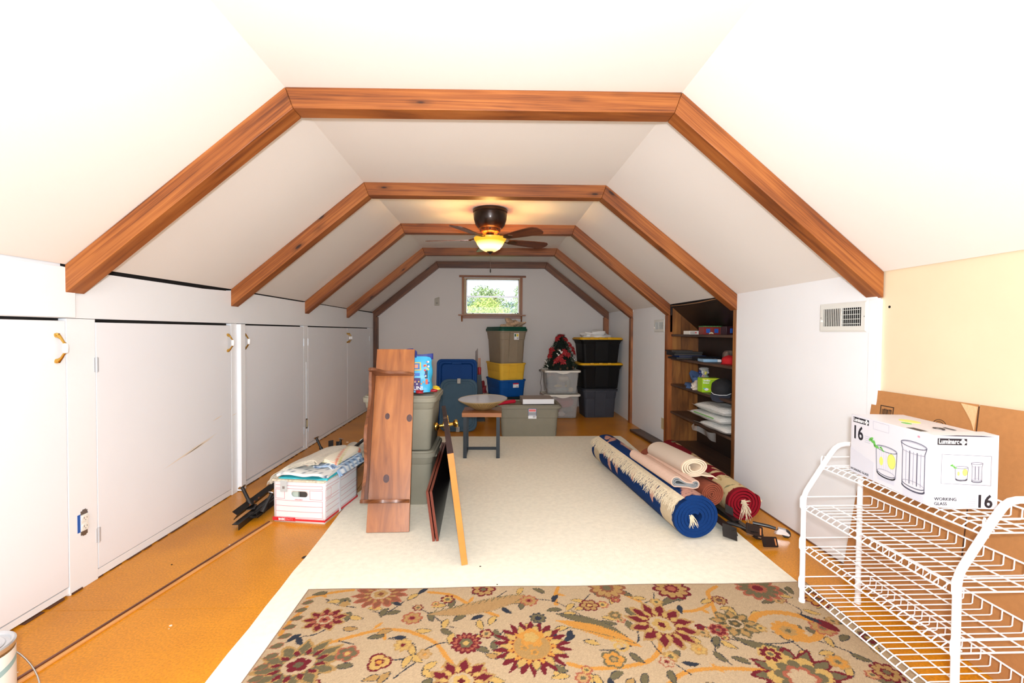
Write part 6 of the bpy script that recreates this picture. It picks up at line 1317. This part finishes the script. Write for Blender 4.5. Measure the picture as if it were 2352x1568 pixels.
def cap(name, label, loc, rz, col, brimcol, s=1.0, pipe=None, tilt=0.0):
    t = thing(name, label, 'cap', loc, rot=tuple((Matrix.Rotation(rz, 3, 'Z') @ Matrix.Rotation(tilt, 3, 'X')).to_euler())); m = M('cap_%d_%d_%d' % tuple(int(c * 255) for c in col), col, .85, bump=.4, bscale=120); m2 = M('cap_%d_%d_%d' % tuple(int(c * 255) for c in brimcol), brimcol, .85, bump=.4, bscale=120)
    link('crown', MB().lathe([(.084 * s, .006), (.086 * s, .02), (.078 * s, .055 * s + .01), (.055 * s, .085 * s), (.02 * s, .098 * s), (0, .099 * s)], (0, 0, 0), 24, sy=1.1), m, t, sharp=1.2)
    poly = [(-.075 * s, -.04 * s), (-.078 * s, -.09 * s), (-.05 * s, -.145 * s), (0, -.165 * s), (.05 * s, -.145 * s), (.078 * s, -.09 * s), (.075 * s, -.04 * s)]
    link('brim', MB().prism(poly, (0, 0, .004), (1, 0, 0), (0, 1, .12), (0, 0, .004)), m2, t, bevel=.0015); link('button', MB().lathe([(0, 0), (.007, 0), (0, .005)], (0, 0, .098 * s), 10), m, t)
    if pipe: link('piping', MB().tube([(-.076 * s, -.05 * s, .008), (-.05 * s, -.083 * s, .010), (0, -.096 * s, .012), (.05 * s, -.083 * s, .010), (.076 * s, -.05 * s, .008)], .0022, 6), pipe, t)
    return t
cap('cap', 'red cap at the right end of the second niche shelf', (1.895, 3.52, .905), math.radians(-55), srgb(190, 20, 28), srgb(190, 20, 28), .62, tilt=math.radians(10))
lump('cloth_scrap', 'small brown and white cloth behind the red cap', 'cloth', (1.965, 3.66, .898), .09, .09, .10, M('brown_scrap', srgb(120, 100, 90), .8, var=.5, vscale=20), 41, n=18)
lump('blue_cloth', 'folded blue cloth lying behind the white glove on the third niche shelf', 'cloth', (1.90, 4.06, .6425), .16, .13, .085, M('denim_blue', srgb(70, 96, 140), .85, bump=.4, bscale=120), 42, n=22, noise=.5)
lump('white_glove', 'crumpled cream cloth at the left on the third niche shelf', 'cloth', (1.838, 3.95, .6425), .09, .07, .05, M('cream_cloth', srgb(214, 200, 184), .85, bump=.4, bscale=90), 43, n=20, noise=.5)
t = thing('carton', 'bright green carton with white print on the third niche shelf', 'box', (1.790, 3.755, .6425), rz=math.radians(-3))
GRB_ = M('lime_card', srgb(160, 206, 36), .45); link('carton', MB().box(0, .150, 0, .10, 0, .118), GRB_, t, bevel=.0015)
link('print', MB().box(.001, .149, -.0008, 0, .108, .117), M('lime_light', srgb(222, 226, 60), .45), t); text('lettering', 'Swiffer', .021, PAPERW, t, (.009, -.0011, .093), fr((1, 0, 0), (0, 0, 1), (0, -1, 0)), bold=.0006); text('lettering', 'Sweeper', .015, PAPERW, t, (.007, -.0011, .076), fr((1, 0, 0), (0, 0, 1), (0, -1, 0)), bold=.0006)
link('print', MB().prism([(.036 + .017 * math.cos(2 * PI * k / 20), .026 + .011 * math.sin(2 * PI * k / 20)) for k in range(20)], (0, -.0012, 0), (1, 0, 0), (0, 0, 1), (0, .001, 0)), PAPERW, t); link('print', MB().box(.009, .028, -.0013, -.0004, .028, .037), M('sky_print', srgb(90, 190, 216), .5), t)
link('print', MB().box(.052, .09, -.0012, 0, .016, .021).box(.052, .09, -.0012, 0, .026, .031), M('lime_light', (0, 0, 0)), t)
t = thing('toy_bag', 'clear bag of small coloured toys behind the green carton', 'bag', (1.87, 3.90, .6425))
link('bag', MB().lathe([(0, .0), (.055, .002), (.062, .06), (.050, .11), (.028, .15), (.045, .19), (.03, .20)], (0, 0, 0), 14, sy=.6), CLR, t, sharp=1.2)
for k, (x, z, cl_) in enumerate(((-.03, .13, srgb(40, 50, 110)), (-.01, .12, srgb(190, 40, 50)), (.01, .15, srgb(230, 220, 90)), (.0, .17, srgb(180, 170, 120)), (.02, .12, srgb(60, 120, 70)), (-.04, .16, srgb(40, 50, 110)), (.03, .16, srgb(160, 160, 166)))):
    link('toy', MB().lathe([(0, -.018), (.012, -.01), (.008, 0), (.013, .010), (0, .02)], (x, -.01, z), 8, axis=(random.uniform(-.5, .5), 0, 1)), M('toy_%d' % k, cl_, .5), t)
cap('cap', 'charcoal cap with white piping hanging over the edge of the third niche shelf', (1.845, 3.52, .686), math.radians(-40), srgb(22, 22, 26), srgb(44, 48, 62), .95, PAPERW, math.radians(24))
cap('cap', 'olive-brown cap at the right end of the third niche shelf', (1.955, 3.385, .6430), math.radians(-30), srgb(66, 58, 40), srgb(40, 34, 26), .80)
PACK = bpy.data.materials.new('pack_film'); PACK.use_nodes = True; _b = PACK.node_tree.nodes['Principled BSDF']; _b.inputs['Base Color'].default_value = (*srgb(232, 232, 228), 1); _b.inputs['Roughness'].default_value = .22
_nn = PACK.node_tree.nodes.new('ShaderNodeTexNoise'); _nn.inputs['Scale'].default_value = 18; _bb = PACK.node_tree.nodes.new('ShaderNodeBump'); _bb.inputs['Strength'].default_value = .7; _bb.inputs['Distance'].default_value = .01
PACK.node_tree.links.new(_nn.outputs['Fac'], _bb.inputs['Height']); PACK.node_tree.links.new(_bb.outputs['Normal'], _b.inputs['Normal'])
def pack(label, loc, w, d, h, rz, seed, ear=.05):
    t = thing('padded_pack', label, 'pack', loc, rz, group='white padded packs on the fourth niche shelf'); r = np.random.default_rng(seed); ph = r.uniform(0, 6, 4)
    def f(u, v, s):
        x, y = 2 * u - 1, 2 * v - 1; e = (1 - abs(x) ** 4) ** .5 * (1 - abs(y) ** 4) ** .5; q = 1 + .06 * math.sin(5 * x + ph[0] + 3 * y) + .05 * math.sin(7 * y + ph[1])
        return (x * w / 2, y * d / 2, h / 2 + s * h / 2 * e * q)
    mb = MB(); mb.grid(lambda u, v: f(u, v, 1), 20, 20); mb.grid(lambda u, v: f(1 - u, v, -1), 20, 20); link('pack', mb, PACK, t, sharp=1.2)
    link('film_end', MB().prism([(-w / 2 * .9, 0), (-w / 2 * .8, -ear), (0, -ear * .7), (w / 2 * .8, -ear * 1.1), (w / 2 * .9, 0)], (0, -d / 2 + .012, h / 2), (1, 0, 0), (0, 1, -.2), (0, 0, .0012)), CLR, t)
    link('film_end', MB().prism([(0, -d / 2 * .8), (-ear, -d / 2 * .5), (-ear * .7, 0), (-ear * 1.2, d / 2 * .7), (0, d / 2 * .8)], (-w / 2 + .012, 0, h / 2), (1, 0, -.3), (0, 1, 0), (0, 0, .0012)), CLR, t)
    return t
pk = pack('lowest white padded pack, drooping over the edge of the fourth niche shelf', (1.895, 3.50, .3725), .30, .42, .062, math.radians(3), 1, .07)
pk = pack('middle white padded pack with a green stripe, on the fourth niche shelf', (1.885, 3.62, .4365), .30, .52, .062, math.radians(2), 2)
link('stripe', MB().box(-.152, -.146, -.16, .16, .040, .046), M('green_stripe', srgb(120, 190, 90), .5), pk)
pk = pack('topmost white padded pack on the fourth niche shelf', (1.890, 3.58, .5005), .28, .46, .070, math.radians(4), 3)
t = thing('film_sheet', 'clear crumpled film hanging below the front of the fourth niche shelf', 'film', (1.765, 3.42, .36)); mb = MB(); mb.grid(lambda u, v: (-.018 + .012 * math.sin(u * 14) + .02 * v * math.sin(u * 5), .42 * u, -.070 * v * (1.15 - .8 * u) + .005 * math.sin(u * 20)), 24, 5); link('film', mb, CLR, t, sharp=1.2)

# ------------------------------------------------------------------ cardboard sheet leaning on the right wall
CBM = M('corrugated_brown', srgb(182, 126, 74), .85, var=.05, vscale=60, bump=.12, bscale=220)
B0, T0 = Vector((1.700, 0, .001)), Vector((1.7795, 0, .886)); upc = (T0 - B0).normalized(); nc = Vector((-upc.z, 0, upc.x))
t = thing('cardboard_sheet', 'large flat sheet of brown cardboard leaning on the right wall behind the wire rack', 'cardboard', (1.700, 2.02, .0012))
def cbp(y, s): return Vector((0, y, 0)) + upc * s
HS = (T0 - B0).length
link('sheet', MB().prism([(.060, 0), (-.455, 0), (-.455, HS + .004), (-.005, HS), (.010, HS * .7), (.030, HS * .42)], (0, 0, 0), (0, 1, 0), tuple(upc), tuple(-nc * .005)), CBM, t)
link('second_panel', MB().prism([(-.462, 0), (-1.25, 0), (-1.25, HS + .01), (-.462, HS + .004)], (0, 0, 0), (0, 1, 0), tuple(upc), tuple(-nc * .005)), CBM, t)
link('crease', MB().obox(tuple(cbp(-.4585, HS / 2) - nc * .003), (0, .0032, 0), tuple(upc * (HS / 2 - .002)), tuple(nc * .001)), M('crease_shade', srgb(84, 52, 30), .9), t)  # dark strip, the groove's shade put into its colour
TORN = M('torn_highlight', srgb(226, 186, 138), .8, bump=.5, bscale=90)  # torn facet, the crumple's highlight put into its paler colour
link('torn_fold', MB().prism([(-.456, HS - .004), (-.452, HS - .09), (-.440, HS - .06), (-.420, HS - .03), (-.398, HS + .0)], tuple(nc * .0006), (0, 1, 0), tuple(upc), tuple(nc * .0025)), TORN, t)
INK = M('black_print', srgb(60, 42, 30), .8)
Mt = fr((0, 1, 0), tuple(-upc), tuple(nc))       # printing upside down
def on_cb(y, s): return tuple(cbp(y, s) + nc * .0006)
text('lettering', '18X18X18', .020, INK, t, on_cb(-.262, HS - .095), Mt, sx=1.0, bold=.0004)
fm = MB(); y0_, y1_, s0_, s1_ = -.120, -.052, HS - .125, HS - .062
for (a, b_, c__, d) in ((y0_, y1_, s1_ - .004, s1_), (y0_, y1_, s0_, s0_ + .004), (y0_, y0_ + .004, s0_, s1_), (y1_ - .004, y1_, s0_, s1_)): fm.prism([(a, c__), (b_, c__), (b_, d), (a, d)], on_cb(0, 0), (0, 1, 0), tuple(upc), tuple(nc * .0005))
link('printed_frame', fm, INK, t)
for k in range(12): w_ = random.choice((.0015, .0025)); yy = y0_ + .010 + k * .0042; link('printed_bar', MB().prism([(yy, s0_ + .010), (yy + w_, s0_ + .010), (yy + w_, s1_ - .016), (yy, s1_ - .016)], on_cb(0, 0), (0, 1, 0), tuple(upc), tuple(nc * .0005)), INK, t)
text('lettering', 'RECYCLE', .010, INK, t, on_cb(-.110, HS - .075), Mt)
for r_o in (.030, .022): 
    ring = MB(); n = 36
    ring.loft([[tuple(Vector(on_cb(-.325, HS - .105)) + Vector((0, 1, 0)) * (rr2 * math.cos(2 * PI * k / n)) + upc * (rr2 * math.sin(2 * PI * k / n)) + nc * hh) for k in range(n)] for rr2, hh in ((r_o, 0), (r_o, .0005), (r_o - .0022, .0005), (r_o - .0022, 0))], False, False); link('printed_ring', ring, INK, t)
text('lettering', 'ECT', .012, INK, t, on_cb(-.338, HS - .100), Mt)
t = thing('wood_stick', 'thin dark brown stick between the wall and the cardboard sheet', 'stick', (1.765, 1.17, .0)); uvwood(link('stick', MB().hexa([(0, -.008, 0), (.012, -.008, 0), (.012, .008, 0), (0, .008, 0)], [(.012, -.008, .30), (.022, -.008, .30), (.022, .008, .30), (.012, .008, .30)]), SHELFD, t), (0, 0, 1))

# ------------------------------------------------------------------ white wire rack
RW = M('white_coated_wire', srgb(246, 246, 248), .3, coat=.3)
yF, yN = 1.850, 1.215
rk = thing('wire_rack', 'white coated wire rack with four shelves, in the right foreground', 'rack', (1.345, (yF + yN) / 2, 0)); X0 = 1.345; Y0 = (yF + yN) / 2
def arc(c, r, a0, a1, n=6): return [(c[0] + r * math.cos(a0 + (a1 - a0) * k / n), c[1] + r * math.sin(a0 + (a1 - a0) * k / n)) for k in range(n + 1)]
side = [(0, .0), (0.0, .20), (.0, .44), (.003, .462), (.010, .480), (.022, .500), (.090, .605), (.118, .645), (.130, .660), (.148, .672), (.170, .677), (.205, .677), (.228, .672), (.240, .655), (.243, .630), (.243, .3), (.243, 0)]
for y in (yF, yN):
    yy = y - Y0
    f_ = link('end_frame', MB().tube([(a, yy, b_) for a, b_ in side], .0105, 12), RW, rk)
    for x in (0, .243): link('foot_cap', MB().lathe([(0, 0), (.0125, .0), (.0128, .022), (.0108, .024), (0, .024)], (x, yy, .0), 14), RW, f_)
wires = {}
for k, (z, x0, x1) in enumerate(((.588, .086, .270), (.420, .0, .285), (.246, .0, .285), (.080, .0, .285))):
    sh = link('shelf_rails', MB().tube([(x0, yF - Y0, z - .015), (x0, yN - Y0, z - .015)], .0030, 8), RW, rk)
    link('long_wire', MB().tube([(x0 + .022, yF - Y0 - .004, z), (x0 + .022, yN - Y0 + .004, z)], .0026, 8), RW, sh)
    for xx in (x0 + (x1 - x0) * .42, x0 + (x1 - x0) * .78): link('long_wire', MB().tube([(xx, yF - Y0, z - .0045), (xx, yN - Y0, z - .0045)], .0026, 8), RW, sh)
    link('back_rail', MB().tube([(x1 + .003, yF - Y0, z + .036), (x1 + .003, yN - Y0, z + .036)], .0030, 8), RW, sh)
    key = (round(x0, 3), x1); n = 21
    for j in range(n + 1):
        yy = yN - Y0 + .012 + (yF - yN - .024) * j / n
        if key in wires: o = wires[key].copy(); COL.objects.link(o)
        else:
            o = link('cross_wire', MB().tube([(x0, 0, -.015), (x0 + .004, 0, -.010), (x0 + .020, 0, .0015), (x0 + .030, 0, .0030), (x1 - .006, 0, .0030), (x1, 0, .006), (x1 + .002, 0, .036)], .0019, 6), RW, None); wires[key] = o
        o.parent = sh; o.location = (0, yy, z)
    for y in (yF, yN):
        yy = y - Y0
        link('side_wire', MB().tube([(max(x0, 0.0), yy, z + .036), (x1 + .003, yy, z + .036)], .0026, 8), RW, sh); link('side_wire', MB().tube([(x0, yy, z - .004), (x1, yy, z - .004)], .0026, 8), RW, sh)
        link('hook', MB().tube([(x0 - .010, yy + .0, z + .040), (x0 - .014, yy, z + .030), (x0 - .014, yy, z - .006), (x0 - .008, yy, z - .016), (x0, yy, z - .016)], .0028, 8), RW, sh)
# glassware carton on the top shelf
gb = thing('glassware_carton', 'white printed carton of drinking glasses on top of the wire rack', 'box', (1.421, 1.372, .5955), rz=math.radians(-6.5))
GW, GL, GH = .194, .383, .228
GBM = M('glossy_white_card', srgb(222, 222, 230), .3)
link('carton', MB().box(0, GW, 0, GL, 0, GH), GBM, gb, bevel=.0012)
link('open_flap', MB().hexa([(.004, -.0012, GH - .001), (GW - .002, -.0012, GH - .001), (GW - .002, .05, GH + .0), (.004, .05, GH + .0)], [(.004, -.0012, GH + .0008), (GW - .002, -.0012, GH + .0045), (GW - .002, .05, GH + .006), (.004, .05, GH + .002)]), GBM, gb)
link('flap_gap', MB().prism([(.012, GH - .0006), (GW - .012, GH - .0004), (GW - .05, GH + .0026), (.07, GH + .0022)], (0, -.0018, 0), (1, 0, 0), (0, 0, 1), (0, .001, 0)), M('flap_dark', srgb(40, 30, 50), .8), gb)
INKG = M('dark_ink', srgb(30, 30, 40), .5); PALE = M('pale_grey_ink', srgb(166, 166, 184), .5); MID = M('mid_grey_ink', srgb(96, 96, 116), .5); LIME = M('lemon_ink', srgb(226, 232, 120), .5); GREEN = M('mint_ink', srgb(110, 190, 90), .5); GHOST = M('ghost_grey_ink', srgb(204, 205, 220), .5)
FA = (lambda s, v, d=0.0: Vector((-.0004 - d, GL - s, GH - v)), fr((0, -1, 0), (0, 0, 1), (-1, 0, 0)), Vector((0, -1, 0)), Vector((-1, 0, 0)))
FB = (lambda s, v, d=0.0: Vector((s, -.0014 - d, GH - v)), fr((1, 0, 0), (0, 0, 1), (0, -1, 0)), Vector((1, 0, 0)), Vector((0, -1, 0)))
def gpoly(F, pts, mat, name='print', d=0.0): return link(name, MB().prism([(a, -b_) for a, b_ in pts], tuple(F[0](0, 0, d)), tuple(F[2]), (0, 0, 1), tuple(F[3] * .0004)), mat, gb)
def gline(F, pts, w, mat, closed=False, d=.0002, name='printed_line'):
    mb = MB(); P_ = list(pts) + ([pts[0]] if closed else [])
    for a, b_ in zip(P_[:-1], P_[1:]):
        v = Vector((b_[0] - a[0], b_[1] - a[1])); 
        if v.length < 1e-6: continue
        v.normalize(); n_ = Vector((-v.y, v.x)) * w / 2; v = v * w * .3
        mb.add([F[0](a[0] - v.x + n_.x, a[1] - v.y + n_.y, d + .0004), F[0](b_[0] + v.x + n_.x, b_[1] + v.y + n_.y, d + .0004), F[0](b_[0] + v.x - n_.x, b_[1] + v.y - n_.y, d + .0004), F[0](a[0] - v.x - n_.x, a[1] - v.y - n_.y, d + .0004)], [(0, 1, 2, 3)])
    return link(name, mb, mat, gb)
def ell(cx, cy, rx, ry, a0=0, a1=2 * PI, n=24): return [(cx + rx * math.cos(a0 + (a1 - a0) * k / n), cy + ry * math.sin(a0 + (a1 - a0) * k / n)) for k in range(n + 1)]
def logo(F, s, v, w):
    h = w * .235; gpoly(F, [(s, v), (s + w, v), (s + w, v + h), (s, v + h)], INKG, 'logo_panel')
    text('lettering', 'Luminarc', h * 1.02, PAPERW, gb, tuple(F[0](s + w * .03, v + h * .80, .0005)), F[1], bold=h * .025, sx=.78)
    for (dx, dy) in ((.80, .52), (.86, .22), (.87, .80), (.93, .52)): gpoly(F, ell(s + w * dx, v + h * dy, h * .22, h * .20, n=12)[:-1], PAPERW, 'logo_petal', .0005)
    gpoly(F, [(s + w * .78, v + h * .5), (s + w * .99, v + h * .6), (s + w * .86, v + h * .9)], PAPERW, 'logo_petal', .0005)
def tumbler(F, x, y, w, h, tall, k=1.0):
    """outline drawing of a glass: x,y top left"""
    rx, ry = w / 2, w * .10; cx = x + rx; lw = .0016 * k
    gline(F, ell(cx, y, rx, ry), lw * 1.3, MID); gline(F, ell(cx, y + .0012, rx * .93, ry * .8), lw, PALE)
    bw_ = .86 if tall else .84
    if tall:
        gline(F, [(x, y), (x + w * .04, y + h * .10), (x + w * .07, y + h * .15), (x + w * .07, y + h)], lw * 1.5, MID); gline(F, [(x + w, y), (x + w * .96, y + h * .10), (x + w * .93, y + h * .15), (x + w * .93, y + h)], lw * 1.5, MID)
        for j in range(1, 6): gline(F, [(x + w * (.07 + .86 * j / 6), y + h * .17), (x + w * (.07 + .86 * j / 6), y + h * .93)], lw * (1.2 if j % 2 else 2.2), PALE if j % 2 else MID)
        gline(F, ell(cx, y + h * .17, rx * .86, ry * .5, 0, PI), lw, PALE)
    else:
        gline(F, [(x, y), (x + w * .05, y + h)], lw * 1.6, MID); gline(F, [(x + w, y), (x + w * .95, y + h)], lw * 1.6, MID)
        for j in range(1, 8): gline(F, [(x + w * (.05 + .9 * j / 8), y + h * .12), (x + w * (.07 + .86 * j / 8), y + h * .86)], lw * .9, GHOST)
        gpoly(F, ell(x + w * .76, y + h * .40, w * .18, h * .28)[:-1], LIME, 'lemon_slice', .0003); gpoly(F, ell(x + w * .27, y + h * .52, w * .09, h * .17)[:-1], LIME, 'lemon_slice', .0003); gline(F, ell(x + w * .76, y + h * .40, w * .18, h * .28), lw, M('lemon_rim', srgb(200, 210, 90), .5), d=.0007)
    gline(F, ell(cx, y + h, rx * bw_, ry * 1.1, 0, PI), lw * 3, INKG if not tall else MID); gline(F, ell(cx, y + h * .93, rx * bw_, ry, 0, PI), lw * 1.6, MID); gline(F, ell(cx, y + h * .93, rx * bw_, ry, PI, 2 * PI), lw, PALE)
    for j in range(5): gline(F, [(x + w * .1, y + h * 1.12 + j * h * .035), (x + w * .9, y + h * 1.12 + j * h * .035)], lw * .8, GHOST)
def sprig(F, s, v, k):
    for (dx, dy, a) in ((0, 0, .5), (.010, .006, 1.3), (.018, .012, .2), (-.004, -.004, 2.6)):
        pts = []
        for j in range(12):
            t_ = 2 * PI * j / 12; u, w_ = .010 * k * math.cos(t_), .0042 * k * math.sin(t_); pts.append((s + dx * k + u * math.cos(a) - w_ * math.sin(a), v + dy * k + u * math.sin(a) + w_ * math.cos(a)))
        gpoly(F, pts, GREEN, 'mint_leaf', .0004)
# long side, seen from the left
logo(FA, .013, .008, .086)
text('lettering', '16', .072, INKG, gb, tuple(FA[0](.009, .091, .0002)), FA[1], bold=.0012, sx=.86)
for j in range(4): gline(FA, [(.080, .070 + .0075 * j), (.108, .070 + .0075 * j)], .0011, PALE)
gpoly(FA, [(.0, .13), (.13, .16), (.13, .226), (.0, .226)], M('pale_grey_print', srgb(214, 215, 226), .4), 'tinted_print')  # pale grey patch in the print at the lower left
text('lettering', 'WORKING GLASS', .0125, INKG, gb, tuple(FA[0](.004, .218, .0007)), FA[1])
tumbler(FA, .140, .094, .100, .092, False); sprig(FA, .118, .080, 1.3); sprig(FA, .165, .096, .6)
tumbler(FA, .257, .048, .106, .142, True, 1.1)
gline(FA, [(.123, .006), (.200, .006), (.200, .034), (.124, .034), (.123, .006)], .0008, PALE)
gpoly(FA, [(.325, .013), (.334, .013), (.334, .019), (.325, .019)], M('flag_print', srgb(214, 150, 170), .5), 'flag_print')
# short side, facing the camera
logo(FB, .013, .008, .086)
gline(FB, [(.026, .058), (.171, .061), (.171, .153), (.026, .150)], .0010, MID, True)
tumbler(FB, .066, .098, .038, .038, False, .55); sprig(FB, .058, .094, .5); tumbler(FB, .113, .084, .034, .056, True, .55)
gpoly(FB, [(.078, .158), (.110, .158), (.106, .224), (.082, .224)], M('cream_print', srgb(240, 238, 216), .4), 'tinted_print')  # pale cream patch in the print under the framed picture
text('lettering', 'WORKING', .0135, INKG, gb, tuple(FB[0](.007, .204, .0002)), FB[1]); text('lettering', 'GLASS', .0135, INKG, gb, tuple(FB[0](.007, .219, .0002)), FB[1])
text('lettering', '16', .056, INKG, gb, tuple(FB[0](.128, .222, .0002)), FB[1], bold=.0010, sx=.9)
for j in range(5): gline(FB, [(.100, .190 + .007 * j), (.127, .190 + .007 * j)], .0009, PALE)
# top: small printed picture and number
TOPF = (lambda s, v, d=0.0: Vector((s, v, GH + .0062 + d)), fr((-1, 0, 0), (0, -1, 0), (0, 0, 1)), Vector((1, 0, 0)), Vector((0, 0, 1)))
text('lettering', '16', .06, INKG, gb, (.150, .125, GH + .0022), fr((-1, 0, 0), (0, -1, 0), (0, 0, 1)), bold=.001)
gb2 = link('top_print', MB().box(.010, .034, .05, .12, GH, GH + .0006), INKG, gb); link('top_print', MB().lathe([(0, 0), (.026, 0), (.026, .0006), (0, .0006)], (.11, .24, GH), 20, sy=1.5), LIME, gb); link('top_print', MB().lathe([(0, 0), (.012, 0), (.012, .0007), (0, .0007)], (.07, .20, GH), 12, sy=1.6), GREEN, gb)

# ------------------------------------------------------------------ paint can at the left edge
t = thing('paint_can', 'white paint can with a metal rim, wire bail and red-edged label, at the lower left', 'can', (-1.507, 1.400, .0006), rz=math.radians(90))
link('can_body', MB().lathe([(0, 0), (.084, 0), (.085, .004), (.085, .172), (.0, .172)], (0, 0, 0), 40), GALV, t)
link('label', MB().lathe([(.0855, .008), (.0857, .010), (.0857, .158), (.0855, .160)], (0, 0, 0), 40), M('can_label', srgb(238, 236, 232), .5), t)
link('red_stripe', MB().grid(lambda u, v: (.0860 * math.cos(-.25 + .22 * u), .0860 * math.sin(-.25 + .22 * u), .045 + .075 * v), 6, 1), M('can_red', srgb(206, 70, 50), .5), t)
link('blue_band', MB().grid(lambda u, v: (.0860 * math.cos(-2.4 + 1.5 * u), .0860 * math.sin(-2.4 + 1.5 * u), .085 + .035 * u + .018 * v), 16, 1), M('can_teal', srgb(150, 186, 190), .5), t)
link('rim', MB().lathe([(.0855, .168), (.0875, .172), (.0870, .182), (.082, .185), (.076, .182), (.072, .174), (.072, .168)], (0, 0, 0), 40), M('can_rim', srgb(214, 218, 222), .25, .8), t)
link('lid', MB().lathe([(0, .172), (.050, .172), (.054, .176), (.062, .178), (.068, .174), (.073, .176)], (0, 0, 0), 40), M('can_rim', (0, 0, 0)), t)
link('bail', MB().tube([(.092 * math.cos(PI * k / 24), -.165 * math.sin(PI * k / 24), .122 - .112 * math.sin(PI * k / 24) ** 1.3) for k in range(25)], .0022, 8), CHROME, t)
for s in (-1, 1): link('ear', MB().lathe([(0, 0), (.010, 0), (.008, .004), (0, .005)], (s * .0855, 0, .12), 12, axis=(s, 0, 0)), GALV, t)
